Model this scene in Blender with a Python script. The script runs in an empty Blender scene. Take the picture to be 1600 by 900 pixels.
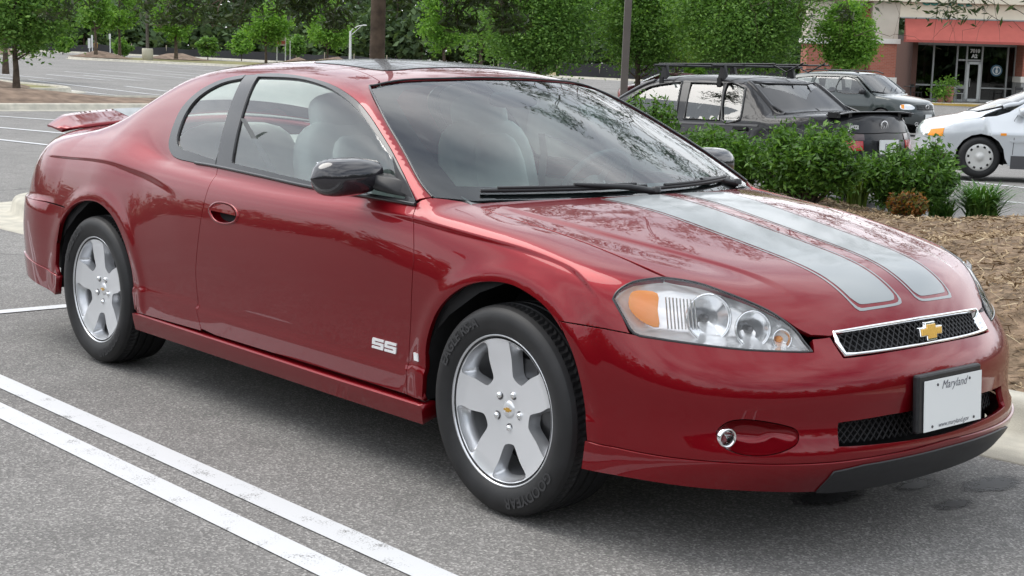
import bpy, bmesh, math, random
import numpy as np
from mathutils import Vector, Matrix, geometry
random.seed(7); rng=np.random.default_rng(7)
SC=bpy.context.scene; COL=SC.collection
# ---------------- camera ----------------
cd=bpy.data.cameras.new('camera'); cam=bpy.data.objects.new('camera',cd); COL.objects.link(cam)
yaw,pitch,roll=math.radians(138.71562813),math.radians(8.86092838),math.radians(1.61116755)
d=Vector((math.cos(yaw)*math.cos(pitch),math.sin(yaw)*math.cos(pitch),-math.sin(pitch)))
r0=d.cross(Vector((0,0,1))).normalized(); u0=r0.cross(d)
rr=math.cos(roll)*r0+math.sin(roll)*u0; uu=-math.sin(roll)*r0+math.cos(roll)*u0
cam.matrix_world=Matrix(((rr.x,uu.x,-d.x,3.42409),(rr.y,uu.y,-d.y,-3.88272),(rr.z,uu.z,-d.z,1.43480),(0,0,0,1)))
cd.sensor_width=36; cd.lens=36*2327.27/1600; cd.clip_end=2000; cd.clip_start=.05
SC.camera=cam
# ---------------- sky, sun, exposure ----------------
SUN_EL,SUN_AZ=math.radians(56),math.radians(205)   # direction towards the sun, angle from +x
wd=bpy.data.worlds.new("World"); SC.world=wd; wd.use_nodes=True
nt=wd.node_tree; nt.nodes.clear()
N=nt.nodes.new; L=nt.links.new
sky=N('ShaderNodeTexSky'); sky.sky_type='NISHITA'; sky.sun_disc=False
sky.sun_elevation=SUN_EL; sky.sun_rotation=math.radians(90)-SUN_AZ; sky.air_density=1.2; sky.dust_density=2.5
tc=N('ShaderNodeTexCoord'); mp=N('ShaderNodeMapping'); mp.inputs['Scale'].default_value=(1,1,2.6)
L(tc.outputs['Generated'],mp.inputs['Vector'])
n1=N('ShaderNodeTexNoise'); n1.inputs['Scale'].default_value=1.7; n1.inputs['Detail'].default_value=7; n1.inputs['Roughness'].default_value=.55; n1.inputs['Distortion'].default_value=.35
L(mp.outputs['Vector'],n1.inputs['Vector'])
rp=N('ShaderNodeValToRGB'); rp.color_ramp.elements[0].position=.30; rp.color_ramp.elements[1].position=.56
L(n1.outputs['Fac'],rp.inputs['Fac'])
n2=N('ShaderNodeTexNoise'); n2.inputs['Scale'].default_value=3.1; n2.inputs['Detail'].default_value=6; n2.inputs['Distortion'].default_value=.5
L(mp.outputs['Vector'],n2.inputs['Vector'])
cr=N('ShaderNodeValToRGB'); cr.color_ramp.elements[0].position=.32; cr.color_ramp.elements[0].color=(10.5,11.3,12.2,1)
cr.color_ramp.elements[1].position=.68; cr.color_ramp.elements[1].color=(17,17.2,17.6,1)
L(n2.outputs['Fac'],cr.inputs['Fac'])
mx=N('ShaderNodeMix'); mx.data_type='RGBA'
L(rp.outputs['Color'],mx.inputs['Factor']); L(sky.outputs['Color'],mx.inputs['A']); L(cr.outputs['Color'],mx.inputs['B'])
bg=N('ShaderNodeBackground'); bg.inputs['Strength'].default_value=.10
L(mx.outputs['Result'],bg.inputs['Color']); wo=N('ShaderNodeOutputWorld'); L(bg.outputs['Background'],wo.inputs['Surface'])
sl=bpy.data.lights.new('sun','SUN'); sun=bpy.data.objects.new('sun',sl); COL.objects.link(sun)
sl.energy=1.5; sl.angle=math.radians(40); sl.color=(1,.96,.90)
sd=Vector((math.cos(SUN_AZ)*math.cos(SUN_EL),math.sin(SUN_AZ)*math.cos(SUN_EL),math.sin(SUN_EL)))
sun.rotation_euler=sd.to_track_quat('Z','Y').to_euler()
SC.view_settings.view_transform='Standard'; SC.view_settings.look='None'
SC.view_settings.exposure=0.42; SC.view_settings.gamma=1
SC.cycles.max_bounces=10; SC.cycles.transparent_max_bounces=16; SC.cycles.glossy_bounces=5; SC.cycles.transmission_bounces=8
# ---------------- materials ----------------
MATS={}
def mat(name,col=(.5,.5,.5),rough=.5,metal=0,coat=0,coatr=.03,spec=.5,emis=None,var=0,vscale=20,bump=0,bscale=50,trans=0,ior=1.45,alpha=1,sheen=0,col2=None,det=4,sss=0):
    if name in MATS: return MATS[name]
    m=bpy.data.materials.new(name); m.use_nodes=True; n=m.node_tree; b=n.nodes['Principled BSDF']; I=b.inputs
    I['Base Color'].default_value=(*col,1); I['Roughness'].default_value=rough; I['Metallic'].default_value=metal
    I['Coat Weight'].default_value=coat; I['Coat Roughness'].default_value=coatr; I['Specular IOR Level'].default_value=spec
    I['IOR'].default_value=ior; I['Transmission Weight'].default_value=trans; I['Alpha'].default_value=alpha
    if emis: I['Emission Color'].default_value=(*emis[:3],1); I['Emission Strength'].default_value=emis[3]
    if var or col2 or bump:
        tx=n.nodes.new('ShaderNodeTexCoord')
    if var or col2:
        ns=n.nodes.new('ShaderNodeTexNoise'); ns.inputs['Scale'].default_value=vscale; ns.inputs['Detail'].default_value=det
        n.links.new(tx.outputs['Object'],ns.inputs['Vector'])
        ra=n.nodes.new('ShaderNodeValToRGB'); ra.color_ramp.elements[0].position=.32; ra.color_ramp.elements[1].position=.68
        a=tuple(c*(1-var) for c in col); c2=col2 if col2 else tuple(min(1,c*(1+var)) for c in col)
        ra.color_ramp.elements[0].color=(*a,1); ra.color_ramp.elements[1].color=(*c2,1)
        n.links.new(ns.outputs['Fac'],ra.inputs['Fac']); n.links.new(ra.outputs['Color'],I['Base Color'])
    if bump:
        nb=n.nodes.new('ShaderNodeTexNoise'); nb.inputs['Scale'].default_value=bscale; nb.inputs['Detail'].default_value=3
        n.links.new(tx.outputs['Object'],nb.inputs['Vector']); bp=n.nodes.new('ShaderNodeBump'); bp.inputs['Strength'].default_value=bump; bp.inputs['Distance'].default_value=.01
        n.links.new(nb.outputs['Fac'],bp.inputs['Height']); n.links.new(bp.outputs['Normal'],I['Normal'])
    MATS[name]=m; return m
def glassmat(name,tint,refl=1.0,ior=1.5):
    if name in MATS: return MATS[name]
    m=bpy.data.materials.new(name); m.use_nodes=True; n=m.node_tree; n.nodes.clear(); o=n.nodes.new('ShaderNodeOutputMaterial')
    t=n.nodes.new('ShaderNodeBsdfTransparent'); t.inputs[0].default_value=(*tint,1); g=n.nodes.new('ShaderNodeBsdfGlossy'); g.inputs['Roughness'].default_value=0.0
    g.inputs[0].default_value=(refl,refl,refl,1)
    f=n.nodes.new('ShaderNodeFresnel'); f.inputs['IOR'].default_value=ior; mm=n.nodes.new('ShaderNodeMixShader')
    n.links.new(f.outputs[0],mm.inputs[0]); n.links.new(t.outputs[0],mm.inputs[1]); n.links.new(g.outputs[0],mm.inputs[2]); n.links.new(mm.outputs[0],o.inputs[0])
    MATS[name]=m; return m
# ---------------- object helpers ----------------
def setp(o,label=None,cat=None,group=None,kind=None):
    if label: o['label']=label
    if cat: o['category']=cat
    if group: o['group']=group
    if kind: o['kind']=kind
    return o
def empty(name,loc=(0,0,0),rz=0,label=None,cat=None,group=None):
    o=bpy.data.objects.new(name,None); COL.objects.link(o); o.location=loc; o.rotation_euler=(0,0,rz); o.empty_display_size=.2
    return setp(o,label,cat,group)
def mesh_obj(name,V,Fc,m,parent=None,smooth=False,normals=None,mats=None,midx=None):
    me=bpy.data.meshes.new(name); me.from_pydata([tuple(v) for v in V],[],[tuple(int(i) for i in f) for f in Fc])
    if mats: 
        for q in mats: me.materials.append(q)
        me.polygons.foreach_set('material_index',list(midx))
    else: me.materials.append(m)
    if smooth or normals is not None: me.polygons.foreach_set('use_smooth',[True]*len(me.polygons))
    if normals is not None: me.normals_split_custom_set_from_vertices([tuple(x) for x in normals])
    o=bpy.data.objects.new(name,me); COL.objects.link(o)
    if parent: o.parent=parent
    return o
class MB:
    """collects simple solids, links them as ONE mesh object"""
    def __init__(s): s.V=[]; s.F=[]; s.S=[]
    def add(s,V,Fc,sm=False):
        k=len(s.V); s.V+= [tuple(v) for v in V]; s.F+=[tuple(i+k for i in f) for f in Fc]; s.S+=[sm]*len(Fc); return s
    def box(s,c,d,R=None,taper=1):
        x,y,z=d[0]/2,d[1]/2,d[2]/2; V=[Vector((sx*x*(taper if sz>0 else 1),sy*y*(taper if sz>0 else 1),sz*z)) for sz in (-1,1) for sx,sy in ((-1,-1),(1,-1),(1,1),(-1,1))]
        if R: V=[R@v for v in V]
        V=[v+Vector(c) for v in V]
        return s.add(V,[(0,3,2,1),(4,5,6,7),(0,1,5,4),(1,2,6,5),(2,3,7,6),(3,0,4,7)])
    def tube(s,pts,r,n=8,cap=True,closed=False):
        P=[Vector(p) for p in pts]; R=r if hasattr(r,'__len__') else [r]*len(P); V=[]; m=len(P); u=None
        for i,p in enumerate(P):
            a=P[(i-1)%m] if (closed or i>0) else p; b=P[(i+1)%m] if (closed or i<m-1) else p
            t=(b-a).normalized()
            if u is None: u=t.orthogonal().normalized()
            u=(u-t*u.dot(t)).normalized(); w=t.cross(u)
            for k in range(n):
                q=2*math.pi*k/n; V.append(p+(u*math.cos(q)+w*math.sin(q))*R[i])
        Fc=[]
        for i in range(m if closed else m-1):
            j=(i+1)%m
            for k in range(n): Fc.append((i*n+k,i*n+(k+1)%n,j*n+(k+1)%n,j*n+k))
        s.add(V,Fc,True)
        if cap and not closed: s.add(V[:n],[tuple(range(n))[::-1]]); s.add(V[-n:],[tuple(range(n))])
        return s
    def lathe(s,prof,c=(0,0,0),axis='z',n=24,sm=True,cap=False,ang=None):
        V=[];k=len(prof); a0,a1=(0,2*math.pi) if ang is None else ang; full=ang is None; nn=n if full else n+1
        for i in range(nn):
            q=a0+(a1-a0)*i/n
            for r,h in prof:
                a,b=r*math.cos(q),r*math.sin(q)
                p={'z':(a,b,h),'y':(a,h,b),'x':(h,a,b)}[axis]; V.append((p[0]+c[0],p[1]+c[1],p[2]+c[2]))
        Fc=[]
        for i in range(n):
            j=(i+1)%nn
            for t in range(k-1): Fc.append((i*k+t,j*k+t,j*k+t+1,i*k+t+1) if axis!='y' else (i*k+t,i*k+t+1,j*k+t+1,j*k+t))
        return s.add(V,Fc,sm)
    def ell(s,c,d,n=16,m=10,p=1.0,R=None):
        def sp(v,e): return math.copysign(abs(v)**e,v)
        V=[];Fc=[]
        for i in range(m+1):
            a=-math.pi/2+math.pi*i/m
            for k in range(n):
                b=2*math.pi*k/n; v=Vector((d[0]/2*sp(math.cos(a),p)*sp(math.cos(b),p),d[1]/2*sp(math.cos(a),p)*sp(math.sin(b),p),d[2]/2*sp(math.sin(a),p)))
                if R: v=R@v
                V.append(v+Vector(c))
        for i in range(m):
            for k in range(n): Fc.append((i*n+k,i*n+(k+1)%n,(i+1)*n+(k+1)%n,(i+1)*n+k))
        return s.add(V,Fc,True)
    def prism(s,poly,v0,v1,sm=False):
        """poly: list of 3D points (planar), extruded by vector v1-v0"""
        n=len(poly); A=[Vector(p)+Vector(v0) for p in poly]; B=[Vector(p)+Vector(v1) for p in poly]
        return s.add(A+B,[tuple(range(n))[::-1],tuple(range(n,2*n))]+[(i,(i+1)%n,n+(i+1)%n,n+i) for i in range(n)],sm)
    def loft(s,rings,closed=True,caps=True,sm=True):
        n=len(rings[0]); V=[p for r in rings for p in r]; Fc=[]
        for i in range(len(rings)-1):
            for k in range(n if closed else n-1): Fc.append((i*n+k,i*n+(k+1)%n,(i+1)*n+(k+1)%n,(i+1)*n+k))
        s.add(V,Fc,sm)
        if caps and closed: s.add(rings[0],[tuple(range(n))[::-1]]); s.add(rings[-1],[tuple(range(n))])
        return s
    def build(s,name,m,parent=None,bevel=0,fix=True,mirror=False):
        me=bpy.data.meshes.new(name); V=s.V
        if mirror: V=[(v[0],-v[1],v[2]) for v in V]
        me.from_pydata(V,[],s.F); me.materials.append(m); me.polygons.foreach_set('use_smooth',s.S)
        if fix or mirror:
            b=bmesh.new(); b.from_mesh(me); bmesh.ops.recalc_face_normals(b,faces=b.faces)
            if bevel: bmesh.ops.remove_doubles(b,verts=b.verts,dist=1e-5); bmesh.ops.bevel(b,geom=[e for e in b.edges if len(e.link_faces)==2 and e.calc_face_angle(0)>.5],offset=bevel,segments=2,affect='EDGES',profile=.5)
            b.to_mesh(me); b.free()
        o=bpy.data.objects.new(name,me); COL.objects.link(o)
        if parent: o.parent=parent
        return o
def copy_tree(o,parent=None):
    c=o.copy(); COL.objects.link(c); c.parent=parent
    for ch in list(o.children): copy_tree(ch,c)
    return c
def nspl(xs,ys):
    xs=np.array(xs,float); ys=np.array(ys,float); n=len(xs); h=np.diff(xs)
    sh=(-1,)+(1,)*(ys.ndim-1)
    A=np.zeros((n,n)); B=np.zeros_like(ys); A[0,0]=A[-1,-1]=1
    for i in range(1,n-1):
        A[i,i-1]=h[i-1]; A[i,i]=2*(h[i-1]+h[i]); A[i,i+1]=h[i]
        B[i]=6*((ys[i+1]-ys[i])/h[i]-(ys[i]-ys[i-1])/h[i-1])
    M=np.linalg.solve(A,B)
    def f(x):
        x=np.clip(x,xs[0],xs[-1]); i=np.clip(np.searchsorted(xs,x)-1,0,n-2)
        hh=h[i]; a=(xs[i+1]-x)/hh; b=1-a
        if ys.ndim>1: a=a[...,None]; b=b[...,None]; hh=hh[...,None]
        return a*ys[i]+b*ys[i+1]+((a**3-a)*M[i]+(b**3-b)*M[i+1])*hh*hh/6
    return f
def tens(xs,zs,T):
    """natural-spline tensor table T[x][z]"""
    fx=nspl(xs,T); zs=np.array(zs,float); n=len(zs); h=np.diff(zs)
    A=np.zeros((n,n)); A[0,0]=A[-1,-1]=1
    for i in range(1,n-1): A[i,i-1]=h[i-1]; A[i,i]=2*(h[i-1]+h[i]); A[i,i+1]=h[i]
    Ai=np.linalg.inv(A)
    def f(x,z):
        Y=fx(x); B=np.zeros_like(Y)
        for i in range(1,n-1): B[...,i]=6*((Y[...,i+1]-Y[...,i])/h[i]-(Y[...,i]-Y[...,i-1])/h[i-1])
        M=B@Ai.T; z=np.clip(z,zs[0],zs[-1]); i=np.clip(np.searchsorted(zs,z)-1,0,n-2)
        hh=h[i]; a=(zs[i+1]-z)/hh; b=1-a; g=lambda Q,j: np.take_along_axis(Q,j[...,None],-1)[...,0]
        return a*g(Y,i)+b*g(Y,i+1)+((a**3-a)*g(M,i)+(b**3-b)*g(M,i+1))*hh*hh/6
    return f
def smax(a,b,k): return .5*(a+b+np.sqrt((a-b)**2+k*k))
def smin(a,b,k): return .5*(a+b-np.sqrt((a-b)**2+k*k))
def ss(a,b,x): t=np.clip((x-a)/(b-a),0,1); return t*t*(3-2*t)
zl=[.20,.40,.55,.68,.80,.88,.95,1.03]
Wt=tens([-3.9,-3.3,-2.8,-2.2,-1.1,-.45,0,.45,.9],zl,[
 [.880,.890,.895,.890,.870,.845,.805,.74],
 [.895,.905,.912,.905,.885,.862,.825,.76],
 [.900,.912,.922,.916,.895,.872,.835,.77],
 [.900,.905,.917,.918,.905,.885,.850,.79],
 [.895,.903,.918,.926,.921,.906,.880,.84],
 [.895,.903,.916,.923,.916,.898,.870,.83],
 [.900,.912,.924,.922,.900,.870,.830,.77],
 [.903,.910,.916,.903,.868,.828,.778,.72],
 [.900,.900,.895,.875,.835,.795,.745,.69]])
creR=nspl([-3.45,-3.163,-2.918,-2.717,-2.539,-2.382,-2.1],[.905,.911,.921,.921,.906,.891,.85])
creF=nspl([-1.0,-.48,-.322,-.138,.031,.166,.275,.353,.45],[.905,.892,.880,.867,.855,.838,.808,.762,.70])
def W(x,z):
    w=Wt(x,z)
    w=w+.012*(1-ss(.378,.408,z))*ss(-3.3,-3.1,x)*(1-ss(.3,.5,x))
    for cx in (0,-2.807):
        r=np.hypot(x-cx,z-.335); w=w+.006*np.exp(-((r-.432)/.032)**2)*(z>.3)
    dz=z-creF(x); am=ss(-.95,-.45,x)*(1-ss(.25,.40,x)); wd=.011+.008*am; w=w-.009*am*(1-ss(-wd,wd*.2,dz))*ss(-.20,-.03,dz)
    dz=z-creR(x); am=ss(-3.5,-3.2,x)*(1-ss(-2.5,-2.0,x))
    wd=.012+.020*ss(-3.2,-2.3,x)
    w=w-.015*am*(1-ss(-wd,wd*.2,dz))*ss(-.42,-.03,dz)
    return w
xf=nspl([.15,.21,.32,.40,.50,.56,.60,.64,.70,.76,.85,1.0],[.90,.935,1.005,.985,.993,.980,.955,.925,.885,.83,.70,.40])
xr=nspl([.15,.3,.45,.6,.7,.8,.9,1.0,1.05],[-3.90,-3.97,-4.03,-4.06,-4.05,-4.02,-3.98,-3.94,-3.92])
qz=nspl([.15,.32,.55,.65,.8,1.0],[2.4,2.4,2.1,1.93,1.93,2.])
zc=nspl([-4.1,-3.85,-3.4,-3.0,-2.0,-1.0,-.5,-.16,0,.18,.33,.47,.64,.70,.77,.84,.90,1.0],[1.01,1.03,1.04,1.04,1.0,.985,.99,.968,.952,.923,.896,.871,.838,.822,.795,.757,.715,.64])
crf=nspl([-4,-3,-1,-.3,.1,.5,.8,1.0],[.085,.085,.08,.08,.09,.10,.13,.15])
def F(x,y,z):
    ay=np.abs(y); w=W(x,z); q=qz(z); XF=xf(z); XR=xr(z)
    e=np.maximum(0,(x-.2)/(XF-.2)); r=np.maximum(0,(-3.2-x)/(-3.2-XR))
    A=w*(((ay/w)**q+e**2.7+r**3.6)**(1/q)-1)
    T=(z-zc(x)+crf(x)*y*y)*.96
    yb=.66-.24*ss(-.2,.9,x); T=T+.006*ss(yb-.012,yb+.022,ay)*(1-ss(yb+.03,yb+.16,ay))*ss(-.35,-.2,x)*(1-ss(.62,.80,x))
    st=.016*(1-ss(.685,.705,z-.10*np.maximum(0,-3.5-x)*0))*ss(-3.2,-3.45,x); A=A-st
    return smax(A,T,.05+.03*ss(-2.4,-3.0,x))
Wg=tens([-3.2,-2.6,-2.0,-1.4,-.8,-.3],[.90,.96,1.05,1.15,1.25,1.33,1.42],[
 [.74,.70,.64,.57,.49,.42,.33],
 [.80,.775,.735,.68,.61,.545,.46],
 [.835,.815,.78,.73,.67,.61,.52],
 [.855,.835,.80,.75,.69,.63,.54],
 [.865,.845,.81,.76,.70,.64,.55],
 [.865,.845,.81,.76,.70,.64,.55]])
zr=nspl([-3.2,-2.8,-2.5,-2.2,-1.9,-1.6,-1.35,-1.1,-.8],[1.21,1.325,1.375,1.398,1.405,1.403,1.388,1.355,1.29])
xw=nspl([.9,.95,1.05,1.15,1.25,1.345,1.45],[-.07,-.17,-.375,-.60,-.84,-1.09,-1.38])
xb=nspl([.95,1.03,1.1,1.2,1.3,1.37,1.45],[-3.38,-3.22,-3.09,-2.91,-2.72,-2.53,-2.25])
def G(x,y,z):
    ay=np.abs(y)
    S=(ay-Wg(x,z))*.90; Z=z-zr(x)+.10*y*y+.12*np.abs(y)**4
    V=(x-xw(z)+.47*y*y)*.38; B=(-x+xb(z)+.30*y*y)*.40
    g=smax(S,Z,.05); g=smax(g,V,.012); return smax(g,B,.03)
def FG(x,y,z):
    return smin(F(x,y,z),G(x,y,z),.012+.10*ss(-2.3,-2.9,x))
def grad(f,x,y,z,h=4e-4):
    g=np.stack([f(x+h,y,z)-f(x-h,y,z),f(x,y+h,z)-f(x,y-h,z),f(x,y,z+h)-f(x,y,z-h)],-1)
    return g/np.linalg.norm(g,axis=-1,keepdims=True)
def march(f,O,D,t0=1.5,t1=9,n=70):
    t=np.full(len(D),t0); 
    for i in range(n):
        P=O+D*t[:,None]; d=f(P[:,0],P[:,1],P[:,2]); t=np.where(t<t1,t+np.clip(d,-.2,.6)*.75,t)
        
    P=O+D*t[:,None]; d=f(P[:,0],P[:,1],P[:,2]); return P,(np.abs(d)<.004)&(t<t1)
# ---------------- smooth implicit car bodies ----------------
def crs(P,n=6,closed=False):
    """Catmull-Rom smoothing of a polyline"""
    P=np.array(P,float); m=len(P); out=[]
    for i in range(m if closed else m-1):
        p0=P[(i-1)%m] if (closed or i>0) else 2*P[0]-P[1]; p1=P[i]; p2=P[(i+1)%m]
        p3=P[(i+2)%m] if (closed or i<m-2) else 2*P[-1]-P[-2]
        for k in range(n):
            t=k/n; out.append(.5*((2*p1)+(-p0+p2)*t+(2*p0-5*p1+4*p2-p3)*t*t+(-p0+3*p1-3*p2+p3)*t**3))
    if not closed: out.append(P[-1])
    return np.array(out)
def jn(*L): return np.concatenate([np.array(l,float) for l in L])
def mir(P): P=np.array(P,float).copy(); P[:,1]*=-1; return P
def symloop(P):
    """half outline (near side, ending/starting on the centre line) closed by its mirror image"""
    P=np.array(P,float); return np.concatenate([P,mir(P[::-1])])
class Prm:
    def __init__(s,kind,c=(0,0,0)): s.k=kind; s.c=np.array(c,float)
    def uv(s,P):
        P=np.array(P,float)
        if s.k=='top': return P[:,:2].copy()
        if s.k=='cyl': return np.stack([P[:,0],.9*np.arctan2(P[:,2]-s.c[2],-P[:,1])],1)
        q=P-s.c; th=np.arctan2(-q[:,1],q[:,0]*s.sg); return np.stack([.9*th,.9*np.arctan2(q[:,2],np.hypot(q[:,0],q[:,1]))],1)
    sg=1
    def ray(s,u):
        n=len(u); z=np.zeros(n)
        if s.k=='top': return np.stack([u[:,0],u[:,1],z],1),np.tile([0,0,1.],(n,1)),1.9
        if s.k=='cyl':
            a=u[:,1]/.9; return np.stack([u[:,0],z,z+s.c[2]],1),np.stack([z,-np.cos(a),np.sin(a)],1),1.3
        a,b=u[:,0]/.9,u[:,1]/.9; return np.tile(s.c,(n,1)),np.stack([s.sg*np.cos(b)*np.cos(a),-np.cos(b)*np.sin(a),np.sin(b)],1),1.8
class Rear(Prm): sg=-1
class SideP(Prm):
    def ray(s,u):
        n=len(u); z=np.zeros(n); return np.stack([u[:,0],z,u[:,1]],1),np.tile([0,-1.,0],(n,1)),1.3
def solve(fn,prm,u):
    O,D,T=prm.ray(u); n=len(u); lo=np.zeros(n); hi=np.full(n,T); done=np.zeros(n,bool); prev=np.full(n,T)
    for t in np.linspace(T,.05,26)[1:]:
        idx=~done
        if not idx.any(): break
        P=O[idx]+D[idx]*t; v=fn(P[:,0],P[:,1],P[:,2])<0
        ii=np.where(idx)[0][v]; lo[ii]=t; hi[ii]=prev[ii]; done[ii]=True; prev[:]=t
    for _ in range(15):
        md=(lo+hi)/2; P=O+D*md[:,None]; v=fn(P[:,0],P[:,1],P[:,2])<0; lo=np.where(v,md,lo); hi=np.where(v,hi,md)
    return O+D*((lo+hi)/2)[:,None]
def inside(poly,pts):
    x,y=pts[:,0],pts[:,1]; c=np.zeros(len(pts),bool); n=len(poly)
    for i in range(n):
        x0,y0=poly[i]; x1,y1=poly[(i+1)%n]
        if y0==y1: continue
        k=((y0>y)!=(y1>y)); c^= k&(x<(x1-x0)*(y-y0)/(y1-y0)+x0)
    return c
def area(p): x,y=p[:,0],p[:,1]; return .5*np.sum(x*np.roll(y,-1)-y*np.roll(x,-1))
def resamp(p,step):
    out=[]; n=len(p)
    for i in range(n):
        a,b=p[i],p[(i+1)%n]; l=np.linalg.norm(b-a)
        if l<1e-6: continue
        k=max(1,int(math.ceil(l/step)))
        for j in range(k): out.append(a+(b-a)*j/k)
    out=np.array(out); keep=[0]
    for i in range(1,len(out)):
        if np.linalg.norm(out[i]-out[keep[-1]])>step*.22: keep.append(i)
    return out[keep]
def inset(p,g):
    if g==0: return p
    s=1 if area(p)>0 else -1; a=np.roll(p,1,0); b=np.roll(p,-1,0)
    e1=p-a; e2=b-p; e1/=np.linalg.norm(e1,axis=1)[:,None]+1e-9; e2/=np.linalg.norm(e2,axis=1)[:,None]+1e-9
    n=np.stack([-(e1[:,1]+e2[:,1]),e1[:,0]+e2[:,0]],1)*s; l=np.linalg.norm(n,axis=1)[:,None]; n/=np.maximum(l,.9)
    return p+n*g
def trim(fn,prm,outer,holes=(),step=.02,gap=.0,off=0.,grid=True,rows=None):
    po=inset(resamp(prm.uv(outer),step*.8),gap); ph=[inset(resamp(prm.uv(h),step*.6),-gap) for h in holes]
    pts=[po]+ph
    if grid:
        mn,mxx=po.min(0),po.max(0); gx=np.arange(mn[0]+step*.5,mxx[0],step); gy=np.arange(mn[1]+step*.43,mxx[1],step)
        g=np.stack(np.meshgrid(gx,gy),-1); g[1::2,:,0]+=step*.5; g=g.reshape(-1,2); k=inside(po,g)
        for h in ph: k&=~inside(h,g)
        g=g[k]
        if rows is not None:
            ru=prm.uv(rows); k=inside(po,ru)
            for h in ph: k&=~inside(h,ru)
            ru=ru[k]
            if len(ru):
                bd=np.concatenate(pts); ok=np.ones(len(ru),bool)
                for i in range(0,len(ru),1500): ok[i:i+1500]=((ru[i:i+1500,None]-bd[None])**2).sum(-1).min(1)>(.0045)**2
                ru=ru[ok]
                far=np.ones(len(g),bool)
                for i in range(0,len(g),1500): far[i:i+1500]=((g[i:i+1500,None]-ru[None])**2).sum(-1).min(1)>(.0085)**2
                g=g[far]; rows_u=ru
            else: rows_u=None
        else: rows_u=None
        if len(g):
            bd=np.concatenate(pts); ok=np.ones(len(g),bool)
            for i in range(0,len(g),2000):
                dd=((g[i:i+2000,None]-bd[None])**2).sum(-1).min(1); ok[i:i+2000]=dd>(step*.5)**2
            g=g[ok]
        pts.append(g)
        if rows_u is not None: pts.append(rows_u)
    ed=[];k=0
    for p in [po]+ph:
        n=len(p); ed+=[(k+i,k+(i+1)%n) for i in range(n)]; k+=n
    allp=np.concatenate(pts)
    v,e,f,ov,oe,of=geometry.delaunay_2d_cdt([Vector(q) for q in allp],ed,[],0,1e-7)
    U=np.array([tuple(q) for q in v]); Fc=np.array([t for t in f if len(t)==3]); c=U[Fc].mean(1); ok=inside(po,c)
    for h in ph: ok&=~inside(h,c)
    Fc=Fc[ok]; P=solve(fn,prm,U); Nn=grad(fn,P[:,0],P[:,1],P[:,2])
    a=np.cross(P[Fc[:,1]]-P[Fc[:,0]],P[Fc[:,2]]-P[Fc[:,0]]); fl=(a*Nn[Fc[:,0]]).sum(1)<0; Fc[fl]=Fc[fl][:,::-1]
    # boundary loops (indices in output)
    loops=[];k=0
    bym={}
    for oi,src in enumerate(ov):
        for s_ in src: bym[s_]=oi
    for p in [po]+ph: loops.append([bym[k+i] for i in range(len(p))]); k+=len(p)
    return P+Nn*off,Nn,Fc,loops
def panel(name,fn,prm,outer,m,parent,holes=(),step=.02,gap=.0022,off=0.,rim=.012,mirror=False,both=False,grid=True,rows=None):
    P,Nn,Fc,loops=trim(fn,prm,outer,holes,step,gap,off,grid,rows)
    V=[P]; NN=[Nn]; FF=[list(map(tuple,Fc))]; k=len(P)
    if rim:
        used=set(Fc.ravel().tolist())
        for lp in loops:
            lp=[i for i in lp if i in used]; n=len(lp); A=P[lp]; nA=Nn[lp]
            tg=np.roll(A,-1,0)-np.roll(A,1,0); on=np.cross(tg,nA); on/=np.linalg.norm(on,axis=1)[:,None]+1e-9
            cen=A.mean(0)
            s_=np.sign(((A-cen)*on).sum()); on*= (s_ if lp is loops[0] or s_ else 1)
            if lp!=[i for i in loops[0] if i in used]: on=-on*np.sign(((A-cen)*on).sum())
            b1=A-nA*.0012+on*.0006; b2=A-nA*rim
            V+=[A,b1,b2]; NN+=[nA,on*.8+nA*.3,on]
            for i in range(n):
                j=(i+1)%n; FF.append([(k+i,k+j,k+n+j,k+n+i),(k+n+i,k+n+j,k+2*n+j,k+2*n+i)])
            k+=3*n
    V=np.concatenate(V); NN=np.concatenate(NN); FL=[f for l in FF for f in l]
    # orient rim faces to agree with their normals
    out=[]
    for f in FL:
        a=np.cross(V[f[1]]-V[f[0]],V[f[2]]-V[f[0]]); out.append(f if a@(NN[list(f)].sum(0))>=0 else f[::-1])
    o=[]
    if not mirror or both: o.append(mesh_obj(name,V,out,m,parent,normals=NN))
    if mirror or both:
        V2=V*[1,-1,1]; N2=NN*[1,-1,1]; o.append(mesh_obj(name,V2,[f[::-1] for f in out],m,parent,normals=N2))
    return o if both else o[0]
def bowl(name,rim,target,m,parent,k=6,shrink=.35,both=False,exp=1.0,close=True,prof=None):
    """a recess: the rim loop contracts towards target point"""
    R=np.array(rim,float); t=np.array(target,float); V=[];n=len(R); c=R.mean(0)
    for i in range(k+1):
        q=i/k; s_=1-(1-shrink)*(q**1.6); dpt=q**exp if prof is None else prof[i]
        V.append(c+(R-c)*s_+(t-c)*dpt)
    V=np.concatenate(V); Fc=[(i*n+j,i*n+(j+1)%n,(i+1)*n+(j+1)%n,(i+1)*n+j) for i in range(k) for j in range(n)]
    if close: Fc.append(tuple(k*n+j for j in range(n)))
    a=np.cross(V[Fc[0][1]]-V[Fc[0][0]],V[Fc[0][3]]-V[Fc[0][0]])
    if a@(c-V[Fc[0][0]])<0: Fc=[f[::-1] for f in Fc]
    o=[mesh_obj(name,V,Fc,m,parent,smooth=True)]
    if both: o.append(mesh_obj(name,V*[1,-1,1],[f[::-1] for f in Fc],m,parent,smooth=True))
    return o
def curve_pts(fn,prm,P,off=0.):
    u=prm.uv(P); Q=solve(fn,prm,u); n=grad(fn,Q[:,0],Q[:,1],Q[:,2]); return Q+n*off,n
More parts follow.
